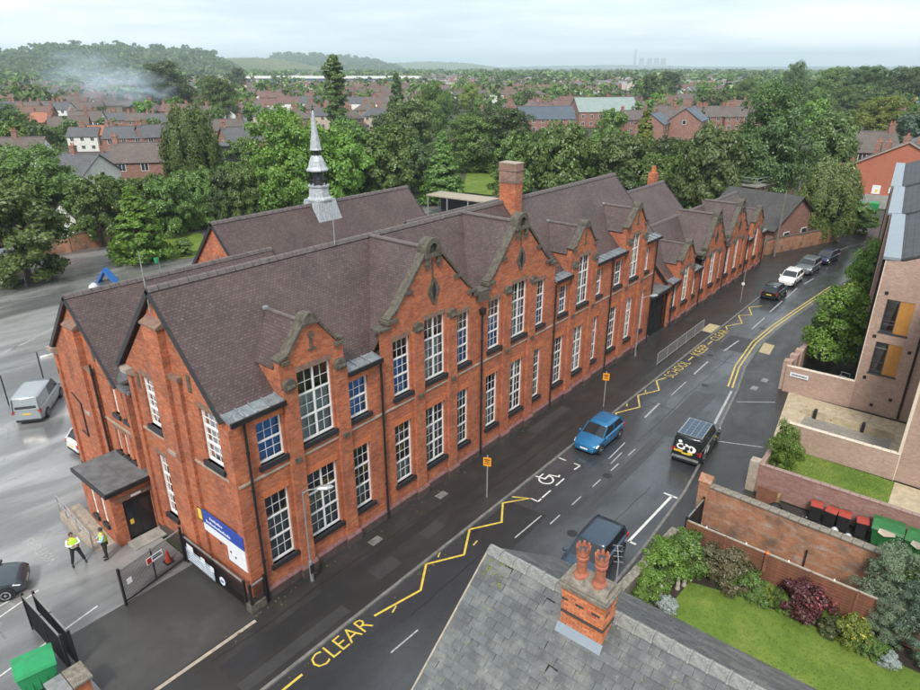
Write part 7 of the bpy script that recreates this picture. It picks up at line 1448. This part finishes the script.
bs = thing('basketball_stand', 'basketball hoop with white backboard in the shaded yard', 'basketball hoop', (11.1, 61.5, 0), R(-120)); mb = MB(); mb.tube((0, 0, 0), (0, 0, 3.4), .11, n=8); mb.tube((0, 0, 3.3), (.7, 0, 3.6), .07, n=6); mb.build('pole', M['black'], bs); mb = MB(); mb.box(-.8, .5, -.7, .7, 0, .35); mb.build('base', M['black'], bs); mb = MB(); mb.box(.7, .76, -.9, .9, 3.1, 4.2); mb.build('backboard', M['sign_white'], bs); mb = MB(); mb.lathe([(.23, 3.28), (.23, 3.32)], (1.0, 0, 0), 12); mb.build('hoop', M['cone_red'], bs)
cf = thing('climbing_frame', 'blue angular climbing frame in the yard beyond the left gable', 'climbing frame', (17.9, 54.3, 0), R(-50)); cf.scale = (.72, .72, .72); M['frame_blue'] = plain('frame_blue', (.02, .13, .42), .45, .1, 4)
for s in (-1, 1): mb = MB(); mb.prism([(s * 1.5, 0), (s * 1.15, 0), (0, 1.75), (0, 2.2)], 'y', -.7, .7); mb.build('sloping_panel', M['frame_blue'], cf)
mb = MB(); mb.tube((0, -.7, 2.0), (0, .7, 2.0), .1, n=8); mb.build('ridge_bar', M['frame_blue'], cf)
blob('play_dome', 'small white dome on the yard left of the climbing frame', 'play dome', 15.6, 52.3, .55, .8, 'bag_white', 4)
p = gp(160, 268); gb = thing('litter_bin', 'small green bin on a post near the conical yard tree', 'bin', (p[0], p[1], 0)); mb = MB(); mb.tube((0, 0, 0), (0, 0, 1.3), .04, n=6); mb.build('post', M['galv'], gb); mb = MB(); mb.lathe([(.22, .7), (.26, 1.3)], (-.3, 0, 0), 10); mb.build('bucket', M['bin_green2'], gb)
# ---- beyond the low school wing
dk = thing('dark_roofed_house', 'low brick house with dark tiled roof beyond the school wing', 'house', (84.5, 5.0, 0), R(-14)); mb = MB(); mb.prism([(-5.5, 0), (5.5, 0), (5.5, 3.2), (0, 6.6), (-5.5, 3.2)], 'y', -6, 4); mb.build('wall', M['brick_far'], dk); M['r_dark'] = tile_mat('dark_roof', (.035, .032, .032), (.06, .055, .053), .3, .3, 1.2)
for s in (-1, 1): mb = MB(); mb.slab([(0, -6.4, 6.75), (0, 4.4, 6.75), (s * 6, 4.4, 3.0), (s * 6, -6.4, 3.0)], .15); mb.build('roof', M['r_dark'], dk)
mb = MB(); mb.box(-8.8, -5.6, -3, 2, 2.9, 3.15); mb.build('flat_roof', M['stone_pale'], dk)
for s in (-1, 1): mb = MB(); mb.box(s * 2.2 - .7, s * 2.2 + .7, -6.06, -6, 1, 2.4); w_ = mb.build('window', M['white'], dk); mb = MB(); mb.box(s * 2.2 - .6, s * 2.2 + .6, -6.09, -6.06, 1.1, 2.3); mb.build('pane', M['pane_far'], w_)
fs = thing('flat_roofed_shed', 'flat grey roofed structure with guard rails beyond the low school wing', 'building', (108, 14.5, 0), R(-10)); mb = MB(); mb.box(-7, 7, -6, 6, 0, 4.6); mb.build('wall', M['brick_far'], fs); mb = MB(); mb.box(-7.4, 7.4, -6.4, 6.4, 4.6, 4.9); mb.build('roof', M['concrete'], fs)
for z in (5.4, 5.95):
    for (x0, y0, x1, y1) in ((-7.2, -6.2, 7.2, -6.2), (-7.2, 6.2, 7.2, 6.2), (-7.2, -6.2, -7.2, 6.2), (7.2, -6.2, 7.2, 6.2)): mb = MB(); mb.tube((x0, y0, z), (x1, y1, z), .06, n=5); mb.build('rail', M['galv'], fs)
for x in (-7.2, -2.4, 2.4, 7.2):
    for y in (-6.2, 6.2): mb = MB(); mb.tube((x, y, 4.9), (x, y, 6), .06, n=5); mb.build('post', M['galv'], fs)
pts = [(72.2, .25), (76.5, 1.0), (80, -.3), (84, -1.9), (88, -3.3), (91.5, -4.6)]
for k, (a, b) in enumerate(zip(pts[:-1], pts[1:])): wall_run('street_boundary_wall', ['first', 'second', 'third', 'fourth', 'last'][k] + ' length from the school of the weathered wall curving along the far street', a, b, 1.9, .4, 'brick_old', 'stone', .12, .04, group='far street boundary wall lengths')
tree('hedge', 'dark hedge behind the curving street wall', 'hedge', (91, -1.0), 3.4, 2.6, 'hedge', 'dark'); tree('hedge', 'dark hedge under the weeping tree', 'hedge', (86.5, 1.5), 3.0, 2.6, 'hedge', 'dark')
wall_run('brick_gate_wall', 'brick wall with opening between school wing and telegraph pole', (72.0, 3.5), (72.4, .4), 2.0, .35, 'brick_old')
rg = thing('red_gabled_house', 'large plain red gable end with posters at the street end', 'house', (128, -6.2, 0)); mb = MB(); mb.prism([(-8, 0), (8, 0), (8, 6.0), (0, 10.2), (-8, 6.0)], 'x', 0, 14); mb.build('wall', M['brick_red'], rg)
for s in (-1, 1): mb = MB(); mb.slab([(-.3, 0, 10.4), (14.3, 0, 10.4), (14.3, s * 8.4, 5.9), (-.3, s * 8.4, 5.9)], .15); mb.build('roof', M['r_slate'], rg); mb = MB(); mb.prism([(0, 10.45), (s * 8.4, 5.95), (s * 8.4, 5.7), (0, 10.2)], 'x', -.34, -.28); mb.build('verge', M['stone_pale'], rg)
for x, y in ((3, .8), (3, -1.2), (7, 4.0), (7, 5.5)): mb = MB(); mb.box(x - .7, x + .7, y - .5, y + .5, 7.0 if abs(y) > 3 else 8.5, 9.6 if abs(y) > 3 else 11.0); ch = mb.build('chimney', M['brick_far'], rg); mb = MB(); zt_ = 9.6 if abs(y) > 3 else 11.0; mb.lathe([(.2, zt_), (.16, zt_ + .5)], (x - .3, y, 0), 6); mb.lathe([(.2, zt_), (.16, zt_ + .5)], (x + .3, y, 0), 6); mb.build('chimney_pot', M['terracotta'], ch)
for y, w, z in ((3.3, 1.0, 1.2), (.9, .7, 1.5)): mb = MB(); mb.box(-.1, -.02, y - w / 2 * 1.3, y + w / 2 * 1.3, z, z + w * 1.5); ps = mb.build('poster', M['sign_white'], rg); mb = MB(); mb.box(-.14, -.1, y - .3, y + .1, z + .3, z + .8); mb.build('poster_print', M['sign_yellow'], ps)
mb = MB(); mb.box(-1.2, .0, -8, 8, -.0, .8); mb.build('plinth', M['concrete'], rg)
for k, (x, y, m_) in enumerate(((117, -2.4, 'bin_green2'), (118, -4.6, 'bin_green2'), (112.5, .4, 'sign_yellow'), (111.5, 1.2, 'sign_yellow'))): container(x, y, R(-90), ['green container under the poster gable, left one', 'green container under the poster gable, right one', 'yellow container by the street bend, right one', 'yellow container by the street bend, left one'][k], m_, False)
M['orange_fence'] = plain('gate_grey', (.3, .29, .27), .7, .2, 2); wall_run('yard_fence', 'pale grey fence panels behind the green containers', (120, 1.5), (120.5, -9), 2.2, .15, 'orange_fence', cat='fence')
# ---- procedural fill of the town
placed = [(t.location.x, t.location.y, 8) for t in COL.objects if t.parent is None and t.get('category') == 'house']
def ok(x, y, r):
    for a, b, c in placed:
        if (a - x) ** 2 + (b - y) ** 2 < (r + c) ** 2: return False
    return True
def polar(px, d): r = ray(px, 66); r = r[:2] / np.linalg.norm(r[:2]); return CAM[:2] + r * d
fill_lab = {'terr_red': 'brick house with red brown roof among the distant town streets', 'white_red': 'white house with red brown roof among the distant town streets', 'terr_brown': 'brick house with brown roof among the distant town streets', 'terr_slate': 'brick house with slate roof among the distant town streets', 'terr_orange': 'brick house with orange roof among the distant town streets', 'white_slate': 'white house with slate roof among the distant town streets', 'white_brown': 'white house with brown roof among the distant town streets', 'cream_brown': 'cream house with brown roof among the distant town streets', 'hip_brown': 'hipped brown roofed house among the distant town streets', 'hip_slate': 'hipped slate roofed house among the distant town streets'}
def sector(x, y):
    px = frame_px((x, y, 4))[0]; d = math.hypot(x - CAM[0], y - CAM[1])
    a = next(l for lim, l in ((90, 'below the left hill'), (180, 'around the two dark firs'), (260, 'left of the turret'), (330, 'between the turret and the poplar'), (400, 'right of the poplar'), (470, 'above the conical tree'), (540, 'above the brick school chimney'), (600, 'around the wide blue grey roof'), (650, 'below the cooling towers'), (720, 'above the tall brick gable'), (800, 'above the very large dark tree'), (9999, 'toward the right edge')) if px < lim)
    return a + (', nearer rows' if d < 340 else ', middle rows' if d < 460 else ', farther rows')
keys = [k for k in fill_lab if k not in ('terr_orange', 'terr_slate', 'hip_slate')] + ['white_red', 'terr_red', 'white_brown', 'terr_red']; n = 0
for kk, (w_, r_, hp_) in {'terr_red': ('brick_far', 'r_red', 0), 'white_red': ('render_w', 'r_red', 0), 'terr_brown': ('brick_far', 'r_brown', 0), 'white_slate': ('render_w', 'r_slate', 0), 'white_brown': ('render_w', 'r_brown', 0), 'cream_brown': ('render_c', 'r_brown', 0), 'hip_brown': ('brick_far', 'r_brown', 1)}.items(): house_proto(kk + '_low', 11, 8, 5.2, 8.0, w_, r_, 1, bool(hp_), False); rh = random.Random(5)
streets = []
for s in range(125):
    px = rh.uniform(-30, 700) if s < 112 else rh.uniform(680, 940); d = rh.uniform(265, 330) if s < 30 else rh.uniform(300, 760); a = ACROSS + R(rh.choice((-8, 4, 12, 60, 95))) ; k0 = rh.choice(keys)
    c = polar(px, d)
    for k in range(rh.randint(3, 6)):
        x, y = c[0] + math.cos(a) * k * 11.2, c[1] + math.sin(a) * k * 11.2
        if not ok(x, y, 5.2): break
        if n >= 285: break
        key = k0 if rh.random() < .6 else rh.choice(keys); dd = math.hypot(x - CAM[0], y - CAM[1]); put_house(key + '_low' if dd > 330 else key, (x, y), a, fill_lab[key].replace('among the distant town streets', sector(x, y)), 'town houses ' + sector(x, y), (1, 1, rh.uniform(.9, 1.1))); placed.append((x, y, 5)); n += 1
# individual trees among the houses
nt = 0; kinds = (('far', 'mid', 'rounded green tree among the distant houses'), ('far', 'dark', 'rounded dark tree among the distant houses'), ('far', 'olive', 'rounded olive tree among the distant houses'), ('far', 'bright', 'rounded bright tree among the distant houses'), ('farcone', 'dark', 'dark conifer among the distant houses'))
tries = 0
while nt < 225 and tries < 4000:
    tries += 1; px = rh.uniform(-20, 940); d = rh.uniform(210, 520); p = polar(px, d); q = rh.choice((0, 0, 0, 1, 1, 2, 3, 4))
    if px > 470 and d < 260: continue
    H = rh.uniform(7, 12) * (1.1 if px > 700 else .85); r = H * rh.uniform(.36, .5) * (.5 if q == 4 else 1)
    if not ok(p[0], p[1], r * .6): continue
    tree('distant_tree' if q < 4 else 'distant_conifer', kinds[q][2].replace('among the distant houses', 'among houses ' + sector(*p)), 'tree', p, H, r, kinds[q][0], kinds[q][1], 'distant trees ' + sector(*p)); placed.append((p[0], p[1], r * .5)); nt += 1
# far woods and gardens read as one mass: joined crowns
def mass(name, label, spots, leaf, per=60, clumps=14, size=2.0):
    protos = []
    for k in range(5): P, N = crown_pts('round', clumps, per // clumps + 1, 5.0, .6, 10.5); protos.append((P, N))
    VV = []; FF = []; o = 0
    for x, y, z, H, r in spots:
        P, N = protos[rng.integers(5)]; a = rng.uniform(0, 6.28); c, s = math.cos(a), math.sin(a); Rm = np.array([[c, -s, 0], [s, c, 0], [0, 0, 1]]); Q = (P @ Rm.T) * np.array([r / 5, r / 5, H / 10.5]) + np.array([x, y, z]); V, F = leaf_quads(Q, N @ Rm.T, size * r / 5, 1.3); VV.append(V); FF.append(F + o); o += len(V)
    ob = link(name, np_mesh(name, np.concatenate(VV), np.concatenate(FF), LM[leaf])); return tag(ob, label, 'trees', kind='stuff')
sp = {'mid': [], 'dark': [], 'olive': []}
for k in range(3300):
    px = rh.uniform(-240, 1160); u = rh.random(); d0 = 380 if -40 < px < 960 else 150; d = d0 * (2600 / d0) ** (u ** .85); p = polar(px, d)
    if px < 720 and d < 1000 and rh.random() < .42: continue
    if 235 < px < 425 and 850 < d < 1100: continue
    if not ok(p[0], p[1], 3): continue
    H = rh.uniform(7, 13) * (1 if d < 900 else 1.15); sp[rh.choice(('mid', 'mid', 'dark', 'olive'))].append((p[0], p[1], 0, H, H * rh.uniform(.45, .75) * (1 if d < 900 else 1.7)))
for k, v in sp.items(): mass('distant_woodland', {'mid': 'mid green mass of far trees and hedges beyond the town', 'dark': 'dark green mass of far trees beyond the town', 'olive': 'olive mass of far trees beyond the town'}[k], v, k, 84, 14, 1.6)
# far roofs too small to tell apart
mb = MB()
for k in range(1300):
    px = rh.uniform(-240, 760); d = rh.uniform(700 if px > -35 else 220, 1700); p = polar(px, d)
    if 240 < px < 425 and 900 < d < 1150: continue
    a = rh.uniform(0, PI); L, D, he, hr = rh.uniform(8, 26), 8, 4.8, 7.6; c, s = math.cos(a), math.sin(a); T = lambda x, y, z: (p[0] + x * c - y * s, p[1] + x * s + y * c, z)
    mb.add([T(-L / 2, -D / 2, 0), T(L / 2, -D / 2, 0), T(L / 2, D / 2, 0), T(-L / 2, D / 2, 0), T(-L / 2, -D / 2, he), T(L / 2, -D / 2, he), T(L / 2, D / 2, he), T(-L / 2, D / 2, he), T(-L / 2, 0, hr), T(L / 2, 0, hr)], [(0, 1, 5, 4), (1, 2, 6, 9, 5), (2, 3, 7, 6), (3, 0, 4, 8, 7), (4, 5, 9, 8), (6, 7, 8, 9)])
t_ = NT('far_roofs'); r_ = t_.island(); nz = t_.xyz(t_.new('ShaderNodeNewGeometry').outputs['Normal'])[2]
roofc = t_.ramp(r_, [(0, (.1, .08, .075)), (.3, (.17, .095, .075)), (.5, (.12, .12, .125)), (.75, (.25, .24, .24)), (1, (.16, .1, .08))], 'CONSTANT'); wallc = t_.ramp(r_, [(0, (.6, .58, .55)), (.35, (.34, .15, .1)), (.7, (.5, .44, .38))], 'CONSTANT')
t_.done(t_.mix(t_.math('GREATER_THAN', nz, .3), wallc, roofc), .7); M['far_roofs'] = t_.m; tag(mb.build('far_rooftops', M['far_roofs'], None, fix=False), 'far rooftops scattered through the town and trees', 'rooftops', kind='stuff')
# long pale warehouse with blue stripe
p = polar(331, 1000); wh = thing('warehouse', 'very long pale warehouse with blue stripe on the plain', 'warehouse', (p[0], p[1], 0), ACROSS + R(-2)); M['wh_blue'] = flat('warehouse_blue', (.05, .12, .32), .5)
mb = MB(); mb.box(-122, 122, -25, 25, 0, 7); mb.build('wall', M['wh_blue'], wh); mb = MB(); mb.box(-123, 123, -26, 26, 7, 9.5); mb.build('roof', M['render_w'], wh)
for x in range(-100, 101, 40): mb = MB(); mb.box(x - 4, x + 4, -25.3, -25, 0, 4.5); mb.build('dock_door', M['render_w'], wh)
# ---- hills
def hill(name, prof, D, depth, mat, rough=5, seed=1, zb=-2):
    rr = np.random.default_rng(seed); xs = np.linspace(prof[0][0], prof[-1][0], 170); V = []; rows = 16
    tops = np.interp(xs, [q[0] for q in prof], [q[1] for q in prof])
    for j in range(rows + 1):
        f = j / rows; d = D - depth * (1 - f) if j <= rows - 3 else D + (j - rows + 3) * 150
        prof_f = min(1.0, (j / (rows - 3))); sh = prof_f ** 1.3 if j <= rows - 3 else 1 - .12 * (j - rows + 3)
        for px, py in zip(xs, tops):
            q = polar(px, d); r = ray(px, py); zt = CAM[2] + D * r[2] / math.hypot(r[0], r[1]); V.append((q[0], q[1], zb + (zt - zb) * sh + (rr.normal(0, rough) if j > 3 else 0) * min(1, max(0, zt) / 40)))
    n = len(xs); F = [(j * n + i, j * n + i + 1, (j + 1) * n + i + 1, (j + 1) * n + i) for j in range(rows) for i in range(n - 1)]
    m = MB(); m.v = V; m.f = F; o = m.build(name, mat, None, fix=False, smooth=True); o.data.flip_normals() if o.data.polygons[10].normal.z < 0 else None
    return struct(o), V, n
M['hill_wood'] = ground_mat('wooded_hill', [(.38, (.022, .038, .016)), (.5, (.04, .065, .022)), (.64, (.085, .11, .035))], [(.3, .9), (.7, 1.0)], .006, .05, (1, 1, 2), .0, .1)
M['hill_field'] = ground_mat('field_hill', [(.4, (.1, .13, .04)), (.5, (.17, .17, .065)), (.6, (.09, .13, .035))], [(.3, .9), (.7, 1.0)], .003, .05, (1, 1, 1), .0, .1)
_, HV, hn = hill('hills', [(-420, 60), (-260, 55), (-60, 54), (-10, 52), (36, 53), (48, 48.5), (80, 47.5), (120, 48.5), (150, 50.5), (185, 52.5), (212, 54), (222, 60), (232, 67)], 2700, 1500, M['hill_wood'], 4, 1)
hill('hills', [(150, 70), (200, 62), (225, 58.5), (250, 58), (275, 59), (300, 63), (330, 70)], 3400, 1200, M['hill_field'], 2, 2); _, HV2, hn2 = hill('hills', [(255, 68), (276, 56), (300, 55), (340, 57.5), (375, 61), (398, 67), (410, 70)], 4300, 1400, M['hill_wood'], 4, 3); hill('hills', [(370, 69), (395, 63), (430, 61.5), (465, 63), (490, 66), (520, 70)], 6500, 1500, M['hill_field'], 3, 4); hill('hills', [(470, 68), (540, 66.2), (600, 65), (640, 65), (700, 66.5), (780, 66.5), (860, 66.2), (1300, 66)], 9800, 1500, M['hill_wood'], 4, 5)
hs = []
HVa = np.array(HV).reshape(-1, hn, 3)
for k in range(1500):
    j, i = rh.randint(3, 13), rh.randint(0, hn - 1); x, y, z = HVa[j, i]
    if z < 3: continue
    H = rh.uniform(8, 14); hs.append((x + rh.uniform(-14, 14), y + rh.uniform(-14, 14), z - 2, H, H * rh.uniform(.7, 1.2)))
HVb = np.array(HV2).reshape(-1, hn2, 3)
for k in range(500):
    j, i = rh.randint(4, 13), rh.randint(8, hn2 - 12); x, y, z = HVb[j, i]; H = rh.uniform(9, 14)
    if z > 5: hs.append((x, y, z - 2, H, H * rh.uniform(.9, 1.4)))
mass('hill_woodland', 'dark wood covering the left hills on the skyline', hs, 'mid', 42, 14, 2.2)
# ---- power station on the horizon
def cooling(px, d, label, z0=0):
    p = polar(px, d); o = thing('cooling_tower', label, 'cooling tower', (p[0], p[1], z0), 0, 'cooling towers on the horizon'); mb = MB(); mb.lathe([(46, 0), (38, 30), (30, 65), (27, 85), (28, 105), (30, 114)], n=24); mb.build('shell', M['concrete'], o, smooth=True); mb = MB(); mb.lathe([(28.5, 113.5), (28.5, 114.2)], n=24); mb.build('mouth', M['room'], o)
for px, lab in ((641, 'leftmost of the pale cooling towers on the horizon'), (649, 'second of the pale cooling towers on the horizon'), (656, 'third of the pale cooling towers on the horizon'), (663, 'rightmost of the pale cooling towers on the horizon')): cooling(px, 9000, lab)
p = polar(634.5, 9000); cs_ = thing('power_station_chimney', 'tall slender chimney left of the cooling towers on the horizon', 'chimney', (p[0], p[1], 0)); mb = MB(); mb.lathe([(16, 0), (12, 100), (10, 205)], n=16); mb.build('stack', M['concrete'], cs_, smooth=True); mb = MB(); mb.lathe([(10.6, 195), (10.6, 206)], n=16); mb.build('top_band', M['lamp_grey'], cs_)
for k_, p_ in list(HP.items()):                     # prototypes that no place needed
    if p_.get('fresh'):
        for c_ in list(p_.children_recursive): bpy.data.objects.remove(c_)
        bpy.data.objects.remove(p_)
# ================================================================ haze and smoke
def vol(name, density, color, aniso=.2):
    m = bpy.data.materials.new(name); m.use_nodes = True; n = m.node_tree.nodes; n.clear(); o = n.new('ShaderNodeOutputMaterial'); v = n.new('ShaderNodeVolumePrincipled'); v.inputs['Color'].default_value = color + (1,); v.inputs['Density'].default_value = density; v.inputs['Anisotropy'].default_value = aniso; m.node_tree.links.new(v.outputs[0], o.inputs['Volume']); return m, v
mb = MB(); mb.box(-11500, 13500, -11500, 13500, -2.2, 232); hz = mb.build('haze', vol('haze_air', .00016, (.76, .9, 1.0))[0], None); tag(hz, 'thin bluish haze filling the air over the town', 'haze', kind='stuff')

def smoke(px, py, d, size, dens, seed):
    p = at_dist(px, py, d); mb = MB(); mb.lathe([(.05, -1), (.55, -.8), (.9, -.4), (1, 0), (.9, .4), (.55, .8), (.05, 1)], n=16); o = mb.build('smoke', None, None, smooth=True) if False else link('smoke', mb.mesh('smoke', None, True)); o.location = p; o.scale = size; o.rotation_euler = (0, 0, ACROSS)
    m, v = vol('smoke_air', 0.0, (.74, .87, 1.0), .0); n = m.node_tree.nodes; L = m.node_tree.links; tc_ = n.new('ShaderNodeTexCoord'); nz = n.new('ShaderNodeTexNoise'); nz.inputs['Scale'].default_value = 2.2; nz.inputs['Detail'].default_value = 5; nz.inputs['Distortion'].default_value = .8; mp_ = n.new('ShaderNodeMapping'); mp_.inputs['Location'].default_value = (seed, seed, 0); L.new(tc_.outputs['Object'], mp_.inputs[0]); L.new(mp_.outputs[0], nz.inputs['Vector'])
    ln = n.new('ShaderNodeVectorMath'); ln.operation = 'LENGTH'; L.new(tc_.outputs['Object'], ln.inputs[0]); a = n.new('ShaderNodeMath'); a.operation = 'SUBTRACT'; a.inputs[0].default_value = 1.0; L.new(ln.outputs['Value'], a.inputs[1]); a.use_clamp = True
    r = n.new('ShaderNodeValToRGB'); r.color_ramp.elements[0].position = .42; r.color_ramp.elements[1].position = .68; L.new(nz.outputs['Fac'], r.inputs[0]); mm = n.new('ShaderNodeMath'); mm.operation = 'MULTIPLY'; L.new(r.outputs[0], mm.inputs[0]); L.new(a.outputs[0], mm.inputs[1]); m2 = n.new('ShaderNodeMath'); m2.operation = 'MULTIPLY'; L.new(mm.outputs[0], m2.inputs[0]); m2.inputs[1].default_value = dens; L.new(m2.outputs[0], v.inputs['Density']); o.data.materials.append(m); return o
tag(smoke(126, 88, 330, (24, 9, 9), .2, 1.3), 'bluish bonfire smoke drifting between the houses behind two firs', 'smoke', kind='stuff'); tag(smoke(85, 74, 480, (36, 14, 15), .1, 4.1), 'thin trail of smoke drifting left toward the hill', 'smoke', kind='stuff')
